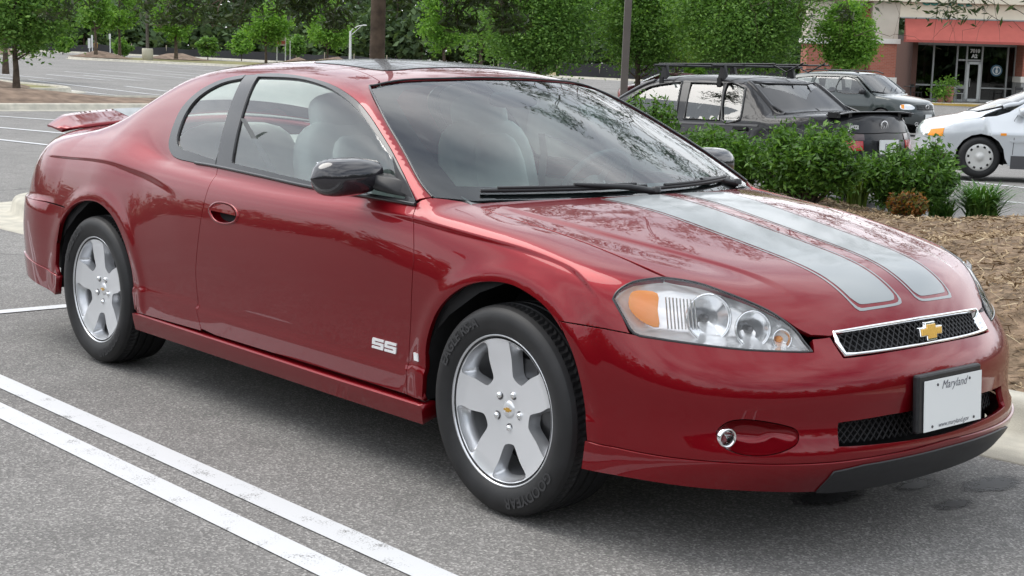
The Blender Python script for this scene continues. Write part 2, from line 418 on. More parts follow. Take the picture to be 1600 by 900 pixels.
def text_mesh(s,size=1,shear=0,extrude=0,bold=0):
    c=bpy.data.curves.new('lettering','FONT'); c.body=s; c.size=size; c.shear=shear; c.extrude=extrude; c.offset=bold; c.align_x='CENTER'; c.align_y='CENTER'; c.resolution_u=3
    o=bpy.data.objects.new('lettering',c); COL.objects.link(o); dg=bpy.context.evaluated_depsgraph_get()
    me=o.evaluated_get(dg).to_mesh(); V=[tuple(v.co) for v in me.vertices]; Fc=[tuple(p.vertices) for p in me.polygons]
    o.to_mesh_clear(); bpy.data.objects.remove(o); bpy.data.curves.remove(c); return V,Fc
def lettering(name,s,size,origin,ux,uy,m,parent,shear=0,bold=0,fmap=None):
    """flat lettering laid on a surface: origin + x*ux + y*uy"""
    V,Fc=text_mesh(s,size,shear,0,bold); o=Vector(origin); ux=Vector(ux); uy=Vector(uy)
    P=[(o+ux*v[0]+uy*v[1]) if not fmap else fmap(v[0],v[1]) for v in V]
    return mesh_obj(name,P,Fc,m,parent)
CV={"door_front":[[-0.528,-0.85,0.937],[-0.456,-0.912,0.772],[-0.456,-0.918,0.601],[-0.482,-0.904,0.422],[-0.482,-0.909,0.297]],"door_rear":[[-1.885,-0.82,0.955],[-1.85,-0.881,0.88],[-1.852,-0.909,0.786],[-1.872,-0.919,0.656],[-1.9,-0.913,0.522],[-1.897,-0.909,0.39],[-1.864,-0.911,0.306]],"dw_out":[[-1.89,-0.819,0.959],[-1.971,-0.584,1.329],[-1.821,-0.581,1.336],[-1.639,-0.592,1.331],[-1.438,-0.613,1.315],[-1.289,-0.638,1.292],[-1.13,-0.672,1.253],[-0.998,-0.708,1.205],[-0.861,-0.749,1.141],[-0.75,-0.781,1.083],[-0.638,-0.816,1.016],[-0.542,-0.844,0.95],[-0.526,-0.852,0.933],[-0.779,-0.852,0.936],[-1.169,-0.847,0.938],[-1.52,-0.835,0.949]],"dw_in":[[-1.783,-0.814,0.982],[-1.936,-0.601,1.319],[-1.642,-0.607,1.321],[-1.441,-0.628,1.304],[-1.273,-0.657,1.275],[-1.093,-0.698,1.224],[-0.941,-0.74,1.162],[-0.816,-0.773,1.105],[-0.754,-0.79,1.074],[-0.593,-0.841,0.961],[-0.594,-0.848,0.946],[-0.797,-0.847,0.947],[-1.194,-0.838,0.958],[-1.422,-0.83,0.967]],"qw_out":[[-1.903,-0.82,0.955],[-2.057,-0.586,1.325],[-2.226,-0.602,1.299],[-2.359,-0.634,1.247],[-2.424,-0.678,1.176],[-2.417,-0.727,1.097],[-2.392,-0.764,1.028],[-2.343,-0.784,0.988],[-2.255,-0.799,0.966],[-2.077,-0.81,0.96]],"qw_in":[[-1.915,-0.808,0.983],[-2.019,-0.604,1.312],[-2.196,-0.619,1.284],[-2.321,-0.655,1.224],[-2.356,-0.698,1.156],[-2.34,-0.747,1.07],[-2.306,-0.77,1.025],[-2.244,-0.783,1.006]],"ws_left":[[-1.159,-0.593,1.3],[-0.945,-0.683,1.201],[-0.756,-0.742,1.104],[-0.58,-0.796,1.004],[-0.495,-0.807,0.96]],"ws_top":[[-1.159,-0.593,1.3],[-1.182,-0.559,1.313],[-1.175,-0.505,1.324],[-1.12,-0.315,1.335],[-1.085,-0.088,1.339],[-1.088,0.185,1.335],[-1.115,0.411,1.322]],"ws_right":[[-1.115,0.411,1.322],[-1.006,0.455,1.276],[-0.78,0.469,1.182],[-0.577,0.482,1.092],[-0.447,0.491,1.031],[-0.323,0.472,0.977]],"ws_in":[[-1.055,-0.58,1.27],[-0.722,-0.69,1.105],[-0.489,-0.735,0.983]],"hood_rear":[[-0.454,-0.762,0.957],[-0.374,-0.673,0.952],[-0.295,-0.525,0.959],[-0.194,-0.186,0.97],[-0.196,0.284,0.965],[-0.336,0.64,0.95]],"hood_gap":[[-0.415,-0.738,0.949],[-0.228,-0.729,0.922],[-0.056,-0.727,0.904],[0.114,-0.719,0.881],[0.307,-0.715,0.848],[0.484,-0.706,0.81]],"hood_hl":[[0.492,-0.708,0.808],[0.558,-0.657,0.8],[0.632,-0.617,0.779],[0.699,-0.568,0.751],[0.75,-0.525,0.721],[0.794,-0.487,0.687],[0.811,-0.468,0.673],[0.83,-0.439,0.66],[0.848,-0.396,0.656]],"hl":[[0.417,-0.853,0.748],[0.421,-0.835,0.772],[0.439,-0.795,0.796],[0.468,-0.743,0.806],[0.492,-0.708,0.808],[0.558,-0.657,0.8],[0.632,-0.617,0.779],[0.699,-0.568,0.751],[0.75,-0.525,0.721],[0.797,-0.49,0.679],[0.822,-0.48,0.649],[0.847,-0.47,0.623],[0.829,-0.512,0.623],[0.75,-0.644,0.63],[0.653,-0.752,0.642],[0.562,-0.82,0.651],[0.505,-0.849,0.659],[0.463,-0.855,0.701]],"seam_f":[[0.321,-0.905,0.664],[0.418,-0.883,0.663],[0.494,-0.855,0.658]],"grille":[[0.84,-0.381,0.673],[0.872,-0.211,0.683],[0.885,0.015,0.687],[0.843,0.361,0.677],[0.9,0.337,0.611],[0.936,-0.054,0.616],[0.922,-0.232,0.61],[0.893,-0.384,0.603]],"fog":[[0.74,-0.742,0.402],[0.757,-0.722,0.429],[0.784,-0.693,0.439],[0.818,-0.648,0.436],[0.855,-0.591,0.423],[0.875,-0.557,0.407],[0.882,-0.56,0.376],[0.867,-0.601,0.354],[0.84,-0.647,0.343],[0.807,-0.689,0.343],[0.773,-0.723,0.355],[0.75,-0.739,0.375]],"intake":[[0.923,-0.435,0.421],[0.959,-0.295,0.427],[0.965,0.259,0.423],[0.981,0.226,0.371],[0.997,-0.128,0.347],[0.94,-0.439,0.356]],"splitter":[[0.933,-0.457,0.291],[0.885,-0.469,0.227],[0.913,-0.341,0.219],[0.934,-0.121,0.213],[0.927,0.227,0.214],[-1.028,3.876,-0.661],[0.962,0.381,0.308],[0.994,0.178,0.305],[0.999,-0.099,0.305]],"lipcrease":[[0.383,-0.907,0.321],[0.578,-0.852,0.319],[0.753,-0.746,0.319],[0.88,-0.588,0.313],[0.937,-0.466,0.313],[0.987,-0.263,0.316],[1.003,0.004,0.331],[0.971,0.342,0.342]],"lipbottom":[[0.368,-0.905,0.24],[0.575,-0.844,0.243],[0.741,-0.727,0.238],[0.816,-0.627,0.233],[0.883,-0.467,0.223],[0.932,-0.172,0.214],[0.937,0.122,0.217],[-1.157,4.088,-0.723]],"arch_f":[[-0.396,-0.912,0.309],[-0.389,-0.915,0.382],[-0.378,-0.914,0.484],[-0.329,-0.923,0.582],[-0.266,-0.926,0.651],[-0.181,-0.922,0.706],[-0.089,-0.914,0.734],[0.017,-0.907,0.741],[0.114,-0.907,0.722],[0.201,-0.911,0.689],[0.275,-0.916,0.637],[0.323,-0.917,0.574],[0.353,-0.912,0.498],[0.369,-0.905,0.42],[0.383,-0.907,0.333]],"arch_r":[[-3.206,-0.922,0.262],[-3.202,-0.926,0.405],[-3.171,-0.932,0.51],[-3.143,-0.933,0.583],[-3.092,-0.929,0.648],[-3.014,-0.922,0.7],[-2.911,-0.918,0.73],[-2.784,-0.917,0.737],[-2.679,-0.917,0.712],[-2.594,-0.919,0.668],[-2.531,-0.921,0.614],[-2.483,-0.921,0.55],[-2.455,-0.916,0.478],[-2.448,-0.91,0.404],[-2.43,-0.916,0.304]],"rocker_top":[[-2.431,-0.915,0.293],[-1.444,-0.91,0.287],[-0.884,-0.908,0.283],[-0.383,-0.91,0.286]],"rocker_bot":[[-2.437,-0.914,0.213],[-1.445,-0.908,0.211],[-0.885,-0.906,0.212],[-0.397,-0.908,0.211]],"seam_r":[[-4.937,-0.322,0.564],[-3.33,-0.915,0.695],[-3.108,-0.92,0.681]],"val_r":[[-3.603,-0.899,0.422],[-3.188,-0.928,0.351]],"valb_r":[[-4.812,-0.385,0.167],[-3.206,-0.922,0.262]],"roof_ditch":[[-1.994,-0.38,1.382],[-1.654,-0.424,1.377],[-1.393,-0.471,1.357],[-1.204,-0.518,1.327]],"handle":[[-1.793,-0.908,0.797],[-1.762,-0.903,0.825],[-1.695,-0.902,0.834],[-1.621,-0.905,0.826],[-1.578,-0.911,0.8],[-1.595,-0.915,0.771],[-1.671,-0.916,0.756],[-1.748,-0.914,0.763]],"ss":[[-0.689,-0.906,0.461],[-0.552,-0.906,0.461],[-0.562,-0.903,0.426],[-0.7,-0.903,0.423]],"badge":[[-0.453,-0.908,0.449],[-0.418,-0.913,0.454],[-0.417,-0.911,0.427],[-0.445,-0.908,0.424]],"stL":[[-0.193,-0.313,0.963],[0.05,-0.278,0.937],[0.286,-0.265,0.896],[0.479,-0.272,0.861],[0.648,-0.291,0.822],[0.765,-0.276,0.772],[0.822,-0.266,0.729],[0.855,-0.253,0.695]],"gap":[[-0.136,-0.025,0.967],[0.009,-0.026,0.95],[0.194,-0.02,0.92],[0.343,-0.011,0.893],[0.484,-0.014,0.867],[0.629,0.014,0.837],[0.694,0.014,0.819],[0.757,0.016,0.791],[0.826,0.025,0.747],[0.871,-0.0,0.704]],"mirror":[[-1.196,-0.833,0.972],[-0.7,-0.844,0.956]]}
# ---------------- the red coupe ----------------
def C(k): return np.array(CV[k],float)
RED=mat('candy_red_paint',(.19,.002,.007),rough=.28,metal=.60,coat=1,coatr=.01,spec=.08)
RED.node_tree.nodes['Principled BSDF'].inputs['Coat IOR'].default_value=1.42
_n=RED.node_tree; _b=_n.nodes['Principled BSDF']; _t=_n.nodes.new('ShaderNodeTexCoord'); _v=_n.nodes.new('ShaderNodeTexVoronoi'); _v.inputs['Scale'].default_value=900
_r=_n.nodes.new('ShaderNodeMapRange'); _r.inputs['To Min'].default_value=.30; _r.inputs['To Max'].default_value=.46
_n.links.new(_t.outputs['Object'],_v.inputs['Vector']); _n.links.new(_v.outputs['Color'],_r.inputs['Value']); _n.links.new(_r.outputs['Result'],_b.inputs['Roughness'])
SILV=mat('stripe_silver_paint',(.27,.29,.295),rough=.42,metal=.3,coat=.6,coatr=.08)
BLKP=mat('black_plastic',(.018,.018,.02),rough=.45,var=.2,vscale=60)
BLKG=mat('gloss_black_trim',(.02,.02,.022),rough=.22,coat=.3)
DARK=mat('dark_interior_void',(.008,.008,.009),rough=.8)
CHR=mat('chrome',(.86,.87,.88),rough=.06,metal=1)
ALU=mat('machined_aluminium',(.72,.73,.75),rough=.30,metal=.55)
ALP=mat('silver_wheel_paint',(.62,.63,.65),rough=.28,metal=.7,coat=.4)
STEEL=mat('dark_steel',(.12,.12,.125),rough=.4,metal=.9)
RUB=mat('tyre_rubber',(.013,.013,.014),rough=.55,var=.25,vscale=14)
RUBL=mat('tyre_lettering',(.035,.035,.037),rough=.7)
GOLD=mat('gold_enamel',(.62,.36,.06),rough=.25,metal=.6,coat=.6)
GLS=glassmat('tinted_window_glass',(.86,.94,.91),1.0,2.0)
WGLS=glassmat('windshield_glass',(.70,.87,.84),1.0,1.75)
CLR=glassmat('clear_lens',(.99,.99,.99),1.0,1.5)
LEA=mat('light_grey_leather',(.62,.64,.62),rough=.55,var=.06,vscale=9)
DKI=mat('charcoal_trim',(.07,.072,.075),rough=.6)
AMB=mat('amber_plastic',(.95,.33,.02),rough=.25,coat=.6)
CYL=Prm('cyl',(0,0,.75)); TOP=Prm('top'); SPH=Prm('sph',(-.3,0,.45)); RSP=Rear('sph',(-3.0,0,.55))
car=empty('red_coupe',(0,0,0),0,'metallic red two-door coupe with silver hood stripes, parked in the foreground','car')
dw_out=C('dw_out'); qw_out=C('qw_out'); af=C('arch_f'); ar=C('arch_r'); df=C('door_front'); dr=C('door_rear')
def crows(cre,x0,x1,wdf):
    x=np.arange(x0,x1,.011); P=[]
    for k_ in (-1.35,-1,-.72,-.45,-.18,.05,.2,.45): P.append(np.stack([x,0*x,cre(x)+wdf(x)*k_],1))
    P=np.concatenate(P); return solve(FG,SideP('side'),P[:,[0,2]])
ROWF=crows(creF,-.97,.42,lambda x: .011+.008*ss(-.95,-.45,x)); ROWR=crows(creR,-3.5,-2.0,lambda x:.012+.020*ss(-3.2,-2.3,x))
_x=np.arange(-.36,.82,.011); ROWH=np.concatenate([np.stack([_x,s_*(.66-.24*ss(-.2,.9,_x)+o_),0*_x+.8],1) for s_ in (-1,1) for o_ in (-.022,-.012,-.003,.005,.013,.022,.034)])
# -- uniside: quarter panel, C pillar, roof rail and A pillar
frm_d=np.concatenate([dw_out[11:12],dw_out[1:11][::-1]])     # front lower corner up over the door glass to the B pillar
rear_edge=[[-3.86,-.80,.69],[-3.86,-.80,.80],[-3.85,-.77,.90],[-3.84,-.70,.98],[-3.83,-.615,1.01]]
ditch=[[-2.60,-.43,1.35],[-2.3,-.395,1.38]]+[list(p) for p in C('roof_ditch')]
uni=jn([[-1.868,-.91,.297],[-2.2,-.91,.294],[-2.405,-.91,.293]],crs(ar[2:][::-1],4)[:],[[-3.10,-.93,.684],[-3.323,-.918,.692]],rear_edge,
   [[-3.5,-.60,1.03],[-3.27,-.605,1.045]],crs([[-3.22,-.60,1.05],[-3.06,-.575,1.12],[-2.88,-.545,1.21],[-2.72,-.50,1.30],[-2.60,-.43,1.35]],5),crs(ditch[1:],4),
   crs([[-1.165,-.56,1.315]]+[list(p) for p in C('ws_left')],5),[[-.535,-.846,.945]],crs(frm_d[1:],3),[qw_out[1]],crs(qw_out[1:],4)[1:],[[-1.903,-.820,.955]],dr[0:1],crs(dr,4)[1:])
panel('quarter_panel',FG,CYL,uni,RED,car,step=.020,rim=.02,both=True,rows=ROWR)
panel('quarter_panel_inner',FG,CYL,[[-3.8,-.8,.35],[-1.0,-.9,.22],[.3,-.9,.22],[.3,-.9,.78],[-.45,-.82,.90],[-1.9,-.82,.91],[-2.5,-.8,.95],[-3.8,-.7,.95]],DARK,car,
  holes=[crs([[-3.20,-.9,.225],[-3.20,-.9,.5],[-2.81,-.9,.75],[-2.42,-.9,.5],[-2.42,-.9,.225]],4,True),crs([[-.39,-.9,.225],[-.39,-.9,.5],[0,-.9,.75],[.29,-.9,.62],[.295,-.9,.225]],3,True)],step=.06,off=-.03,rim=0,gap=0,both=True)
# -- door
dbot=[[-.60,-.908,.297],[-1.2,-.91,.297],[-1.75,-.91,.297]]
door_o=jn(crs(df,5),dbot,crs(dr[::-1],4),[[-1.521,-.834,.949],[-1.169,-.847,.938],[-.779,-.852,.936]])
hd=crs(C('handle'),5,True)
doors=panel('door',FG,CYL,door_o,RED,car,holes=[hd],step=.02,rim=.02,both=True,rows=ROWF)
for dd,sg in zip(doors,(1,-1)):
    hp,hn=curve_pts(FG,CYL,hd,-.0005); cc=hp.mean(0)
    tgt=cc+np.array([0,.032,-.004]); 
    b=bowl('handle_recess',hp*[1,sg,1],tgt*[1,sg,1],RED,dd,shrink=.75,exp=.6)
    # flap: upper two thirds of the ellipse, bulging outwards
    m_=MB(); rings=[]
    for s_,o_ in ((1.10,-.001),(1.08,.004),(.97,.005),(.93,.002)): rings.append([tuple((cc+(p-cc)*s_+hn[i]*o_)*[1,sg,1]) for i,p in enumerate(hp)])
    m_.loft(rings,caps=False); m_.build('handle_bezel',RED,dd)
    up=[p for p in hp if p[2]>cc[2]-.006]; m_=MB(); u0=[tuple((cc+(p-cc)*.9+[0,-.004,0])*[1,sg,1]) for p in up]; u1=[tuple((cc+(p-cc)*.9+[0,.012,0])*[1,sg,1]) for p in up]
    m_.loft([u0,u1]); m_.build('door_handle',RED,dd)
# -- front fender
hg=C('hood_gap'); hl=C('hl')
fen=jn([[-.527,-.852,.937]],crs(df,5)[1:],[[-.45,-.91,.293],[-.39,-.915,.291]],crs(af[:11],4),[[.255,-.915,.664],[.322,-.905,.664],[.418,-.883,.663],[.494,-.855,.658]],
   [hl[17],hl[0],hl[1],hl[2],hl[3],[.486,-.712,.809]],crs(hg[::-1],4),[[-.455,-.765,.953],[-.495,-.807,.958]])
fenders=panel('front_fender',FG,CYL,fen,RED,car,step=.016,rim=.02,both=True,rows=ROWF)
# -- hood
hr=[[-.17,0,.97],[-.180,-.15,.97],[-.212,-.30,.967],[-.275,-.47,.96],[-.345,-.62,.955],[-.40,-.715,.952]]
hh=C('hood_hl')
hood_o=jn(crs(hr,4),crs(hg,4)[1:],crs(hh[0:7],3)[1:],[[.825,-.45,.664],[.848,-.392,.662],[.866,-.30,.677],[.878,-.21,.683],[.888,-.1,.687],[.890,0,.688]])
hood=panel('hood',F,TOP,symloop(hood_o),RED,car,step=.022,rim=.02,rows=ROWH)
# hood stripes with pin lines
def stripe(side):
    ou=[[-.185,.325],[.05,.292],[.30,.282],[.50,.277],[.65,.272],[.77,.262],[.82,.255]]; inn=[[-.165,.034],[.3,.034],[.6,.034],[.78,.034],[.838,.036]]
    def ring(i):   # inset ring in the plan
        o=crs([[x,y-i] for x,y in ou],4); n_=crs([[x,y+i] for x,y in inn],3)
        fr=[[.842-i*.9,.215-i*.4],[.85-i*.9,.13],[.852-i*.9,.07+i*.4]]
        o=o[o[:,0]<.825-i]; 
        return np.concatenate([o,crs([list(o[-1]),[.836-i,.245-i]]+fr+[[.848-i,.045+i],list(n_[-1]-[i,0])],3)[1:],n_[::-1][1:]])
    rg=lambda i: np.column_stack([ring(i)[:,0],ring(i)[:,1]*side,0*ring(i)[:,0]])
    panel('hood_stripe',F,TOP,rg(.017),SILV,hood,step=.02,gap=0,off=.0009,rim=0)
    a=rg(0.0); b=rg(.007); N_=160
    rs_o=lambda P: np.column_stack([np.interp(np.linspace(0,1,N_),(lambda l:l/l[-1])(np.concatenate([[0],np.cumsum(np.linalg.norm(np.diff(P,axis=0),axis=1))])),P[:,k_]) for k_ in range(3)])
    a=rs_o(a); b=rs_o(b)
    pa,na=curve_pts(F,TOP,a,.0009); pb,nb=curve_pts(F,TOP,b,.0009); n=len(pa); fs=[(i,(i+1),n+(i+1),n+i) for i in range(n-1)]
    if side<0: pass
    t=np.cross(pa[1]-pa[0],pb[0]-pa[0]); fs=[f if t[2]>0 else f[::-1] for f in fs]
    mesh_obj('pin_line',np.concatenate([pa,pb]),fs,SILV,hood,normals=np.concatenate([na,nb]))
for s_ in (-1,1): stripe(s_)
# -- cowl, windshield
wsL=C('ws_left'); 
wso=[[-1.165,-.56,1.315],[-1.155,-.44,1.327],[-1.115,-.25,1.337],[-1.098,0,1.338]]
ws_half=jn([[-.18,0,.958],[-.20,-.2,.958],[-.27,-.45,.955],[-.40,-.70,.955]],crs(wsL[::-1],4),crs(wso,4))
ws=panel('windshield',G,TOP,symloop(ws_half),WGLS,car,step=.03,gap=.004,off=-.002,rim=0)
inn=jn([[-.235,0,.99],[-.26,-.2,.99],[-.34,-.45,.99],[-.47,-.655,.985]],crs([[-.50,-.70,1.0],[-.70,-.665,1.10],[-.86,-.62,1.19],[-1.03,-.56,1.255]],4),crs([[-1.085,-.49,1.295],[-1.085,-.3,1.313],[-1.06,-.1,1.318],[-1.055,0,1.318]],4))
panel('windshield_frit',G,TOP,symloop(ws_half),BLKG,car,holes=[symloop(inn)],step=.03,gap=.003,off=-.006,rim=0)
m_=MB(); A,_=curve_pts(G,TOP,crs(np.concatenate([wsL[::-1],wso]),4),.003); m_.tube(A,.0045,6); m_.tube(mir(A),.0045,6); m_.build('windshield_seal',BLKG,car)
cow=symloop(jn([[-.155,0,.95],[-.20,-.3,.95],[-.26,-.47,.95],[-.33,-.62,.95],[-.39,-.72,.95],[-.47,-.79,.95]],[[-.60,-.79,.98],[-.55,-.70,.98],[-.41,-.45,.98],[-.33,-.2,.98],[-.31,0,.98]]))
panel('cowl',lambda x,y,z: z-(.962-.05*np.abs(y)**2+.0*x),TOP,cow,BLKP,car,step=.04,gap=0,off=-.012,rim=.03)
def wiper(y0,y1,pxo):
    w=empty('wiper'); w.parent=car
    def on(x,y,o): 
        P,n=curve_pts(G,TOP,np.array([[x,y,0]]),o); return P[0]
    xs=lambda y: -.235-.47*y*y-.03
    bl=[on(-.222-.46*y*y-pxo*(t),y,.010) for t,y in [(k/12,y0+(y1-y0)*k/12) for k in range(13)]]
    b=MB(); b.tube(bl,.007,6); b.tube([p+np.array([0,0,.009]) for p in bl[1:-1]],[.006]*11,6); bo=b.build('wiper_blade',BLKP,w)
    c=MB(); pv=on(-.20-.47*y1*y1,y1+.01,.01); md=bl[6]+np.array([0,0,.016]); c.tube([pv,pv+np.array([-.01,-(y1-y0)*.2,.02]),md],[.013,.011,.006],8); c.lathe([(0.0,.02),(.018,.016),(.02,0)],c=tuple(pv),n=12); c.build('wiper_arm',BLKP,w)
wiper(-.66,-.05,.016); wiper(-.02,.55,.016)
# -- roof, sunroof
dit=crs(ditch,4)
roof_o=jn(crs([[-1.092,0,1.34],[-1.11,-.25,1.337],[-1.15,-.44,1.33],[-1.172,-.535,1.322]],4),dit[::-1],crs([[-2.60,-.43,1.35],[-2.545,-.25,1.37],[-2.52,0,1.372]],4)[1:])
sr=[[-1.30,0,0],[-1.31,-.36,0],[-1.34,-.405,0],[-1.40,-.42,0],[-1.82,-.40,0],[-1.87,-.37,0],[-1.88,0,0]]
roof=panel('roof',G,TOP,symloop(roof_o),RED,car,holes=[symloop(sr)],step=.03,rim=.02)
panel('sunroof_glass',G,TOP,symloop(sr),BLKG,roof,step=.04,gap=.004,off=.003,rim=.006)
bl_=jn([[-3.20,0,1.045],[-3.22,-.3,1.045],[-3.235,-.56,1.05]],crs([[-3.20,-.59,1.06],[-3.06,-.565,1.12],[-2.88,-.535,1.21],[-2.72,-.49,1.30],[-2.61,-.43,1.35]],4),crs([[-2.555,-.25,1.365],[-2.53,0,1.37]],3))
panel('rear_window',FG,TOP,symloop(bl_),GLS,car,step=.035,gap=.004,off=-.002,rim=.01)
# -- decklid + spoiler
dk=symloop(jn([[-3.21,0,1.045],[-3.235,-.3,1.045],[-3.26,-.59,1.045]],[[-3.5,-.592,1.03],[-3.83,-.605,1.01],[-3.905,-.59,.985]],[[-3.94,-.3,.99],[-3.95,0,.99]]))
deck=panel('trunk_lid',FG,TOP,dk,RED,car,step=.03,rim=.03)
def sp_sec(y):
    ay=abs(y)/.64; t=max(0,(ay-.86)/.14); P,_=curve_pts(FG,TOP,np.array([[-3.60,y,0],[-3.90+.04*ay**2,y,0]]),0); z0,z1=P[0][2],P[1][2]; sw=.06*ay**2+.03*t; e=1-.62*t
    return [(-3.60-sw*.3-.09*t,y,z0+.001),(-3.70,y,z0+.012*e),(-3.80,y,z0+.026*e),(-3.90+sw*.6,y,z0+.042*e),(-3.955+sw*.7,y,z0+.050*e),(-3.965+sw*.7,y,z0+.044*e),(-3.955+sw*.7,y,z0+.022*e),(-3.90+sw*.6,y,max(z1-.004,z0-.012) if ay<.85 else z0+.006),(-3.72,y,z0-.012)]
m_=MB(); m_.loft([sp_sec(y) for y in np.concatenate([np.linspace(-.645,-.54,6),np.linspace(-.48,.48,17),np.linspace(.54,.645,6)])]); spoiler=m_.build('spoiler',RED,car)
def plan_stripe(fn,x0,x1,ya,yb,off,par):
    panel('deck_stripe',fn,TOP,[[x0,ya,0],[x0,yb,0],[x1,yb,0],[x1,ya,0]],SILV,par,step=.03,gap=0,off=off,rim=0)
for s_ in (-1,1):
    plan_stripe(FG,-3.27,-3.585,s_*.035,s_*.262,.0009,deck); 
    m_=MB(); 
    def seg_(y): 
        q=sp_sec(y)[:5]; return [(a,b,c+.0012) for a,b,c in q]
    m_.loft([seg_(y) for y in np.linspace(s_*.035,s_*.262,6)],closed=False); m_.build('spoiler_stripe',SILV,spoiler)
    plan_stripe(FG,-3.27,-3.60,s_*.272,s_*.279,.0009,deck)
# -- front bumper
fog=crs(C('fog'),4,True); ik=C('intake')
ik_h=jn([[.97,0,.427],[.962,-.25,.427]],[[.925,-.43,.421],[.935,-.437,.36]],[[.995,-.13,.349],[.998,0,.346]])
gb=[[.848,-.392,.656],[.84,-.383,.673]]
gbot=[[.893,-.383,.603],[.913,-.30,.605],[.925,-.2,.608],[.933,-.1,.610],[.937,0,.611]]
bum=jn([[.255,-.915,.664],[.322,-.905,.664],[.418,-.883,.663],[.494,-.855,.658],[.562,-.82,.651],[.653,-.752,.642],[.750,-.644,.630],[.829,-.512,.623],[.852,-.466,.622],[.832,-.452,.655],[.85,-.392,.658]],gbot)
lipc=crs([[.391,-.915,.324],[.578,-.852,.320],[.753,-.746,.318],[.880,-.588,.315],[.937,-.466,.314],[.985,-.263,.318],[1.003,0,.324]],5)
bum_o=jn(crs(af[10:],4)[1:-1][::-1],bum,mir(jn(crs(af[10:],4)[1:-1][::-1],bum))[::-1],mir(lipc),lipc[::-1])
bumper=panel('front_bumper',FG,SPH,bum_o,RED,car,holes=[fog,mir(fog),symloop(ik_h)],step=.02,rim=.02)
lipb=crs([[.372,-.905,.240],[.575,-.844,.243],[.741,-.727,.238],[.816,-.627,.233],[.883,-.467,.221],[.928,-.2,.212],[.937,0,.210]],5)
panel('front_lip',FG,SPH,jn(lipc,mir(lipc)[::-1],mir(lipb),lipb[::-1]),RED,car,step=.02,gap=0,off=.007,rim=.05)
spl=jn([[.885,-.469,.221],[.935,-.457,.290]],crs([[.962,-.36,.302],[.985,-.2,.305],[.993,0,.306]],3))
spl=jn(spl,mir(spl)[::-1],mir(lipb[np.abs(lipb[:,1])<.45])[:-1]-[0,0,.004],lipb[np.abs(lipb[:,1])<.45][::-1]-[0,0,.004])
panel('chin_splitter',FG,SPH,spl,BLKP,car,step=.02,gap=0,off=.013,rim=.05)
# fog lamp pods
fp,fn_=curve_pts(FG,SPH,fog,-.0005)
c_=fp.mean(0); bowl('fog_lamp_recess',fp,c_+np.array([-.035,.020,.002]),RED,car,k=7,shrink=.45,both=True,exp=.8)
for sg in (1,-1):
    fl=empty('fog_lamp'); fl.parent=car
    p0=Vector((.752,-.716*sg,.386)); ax=Vector((.93,-.30*sg,-.05)).normalized(); Rm=ax.to_track_quat('Z','Y').to_matrix()
    def tr(mb): mb.V=[tuple(Rm@Vector(v)+p0) for v in mb.V]; return mb
    tr(MB().lathe([(.027,-.03),(.029,.010),(.0245,.013),(.022,.004)],n=24)).build('fog_lamp_bezel',CHR,fl)
    tr(MB().lathe([(.0,-.02),(.012,-.014),(.022,.004)],n=24)).build('fog_lamp_reflector',CHR,fl)
    tr(MB().lathe([(.0,.009),(.016,.007),(.0225,.004)],n=20)).build('fog_lamp_lens',CLR,fl)
# lower intake mesh
def lattice(name,quadf,nu,nv,r,m,parent,depth,div=6):
    """crossed bars on a bilinear curved sheet quadf(u,v) -> (point,normal)"""
    mb=MB()
    for k in range(-nv,nu+nv+1):
        for sg in (1,-1):
            pts=[]
            for j in range(div*2+1):
                v=j/(div*2); u=(k+sg*(v-.5)*nv)/nu
                if 0<=u<=1: pts.append(quadf(u,v))
            if len(pts)>1: mb.tube(pts,r,4,cap=False)
    return mb.build(name,m,parent,fix=False)
def gsheet(tl,tc,bl,bc,inw):
    def f(u,v):
        s_=2*u-1; a=abs(s_); T=np.array(tc)*(1-a**2)+np.array(tl)*a**2; B=np.array(bc)*(1-a**2)+np.array(bl)*a**2
        T=np.array([T[0],tl[1]*-s_,T[2]]); B=np.array([B[0],bl[1]*-s_,B[2]]); p=T*(1-v)+B*v; return p+np.array([-inw,0,0])
    return f
lattice('lower_intake_mesh',gsheet((.925,-.43,.424),(.972,0,.432),(.932,-.435,.352),(.99,0,.342),.045),34,3,.0028,BLKP,car,0)
lattice('grille_mesh',gsheet((.838,-.378,.673),(.884,0,.690),(.890,-.378,.604),(.932,0,.611),.022),30,3,.0030,BLKP,car,0)
bk=MB(); 
for (tl,tc,bl,bc,i_) in (((.83,-.385,.68),(.88,0,.70),(.888,-.39,.597),(.93,0,.60),.06),((.92,-.44,.435),(.97,0,.44),(.93,-.44,.34),(.99,0,.332),.085)):
    q=gsheet(tl,tc,bl,bc,i_); g_=[[tuple(q(u,v)) for v in (0,1)] for u in np.linspace(0,1,13)]; bk.loft(g_,closed=False)
bk.build('grille_backing',DARK,car,fix=False)
# chrome grille surround
GR=crs([[.890,0,.686],[.876,-.211,.681],[.842,-.375,.671]],4); GB=crs([[.895,-.377,.606],[.924,-.2,.609],[.938,0,.612]],4)
ring=jn(GR,[[.866,-.384,.640]],GB); ring=np.concatenate([ring,mir(ring[1:-1][::-1])])
gp,gn=curve_pts(FG,SPH,ring,.0)
m_=MB(); cen=gp.mean(0); rs=[]
for ins,of in ((0,-.01),(0,.003),(.004,.005),(.0085,.002),(.011,-.028)):
    q=[]
    for i,p in enumerate(gp):
        a=gp[i-1]; b=gp[(i+1)%len(gp)]; t=(b-a)/np.linalg.norm(b-a); inn_=np.cross(gn[i],t); 
        if inn_@(cen-p)<0: inn_=-inn_
        q.append(tuple(p+inn_*ins*(1.9 if abs(p[1])>.372 and p[2]<.665 else 1)+gn[i]*of))
    rs.append(q)
m_.loft(rs,caps=False); m_.build('grille_surround',CHR,car)
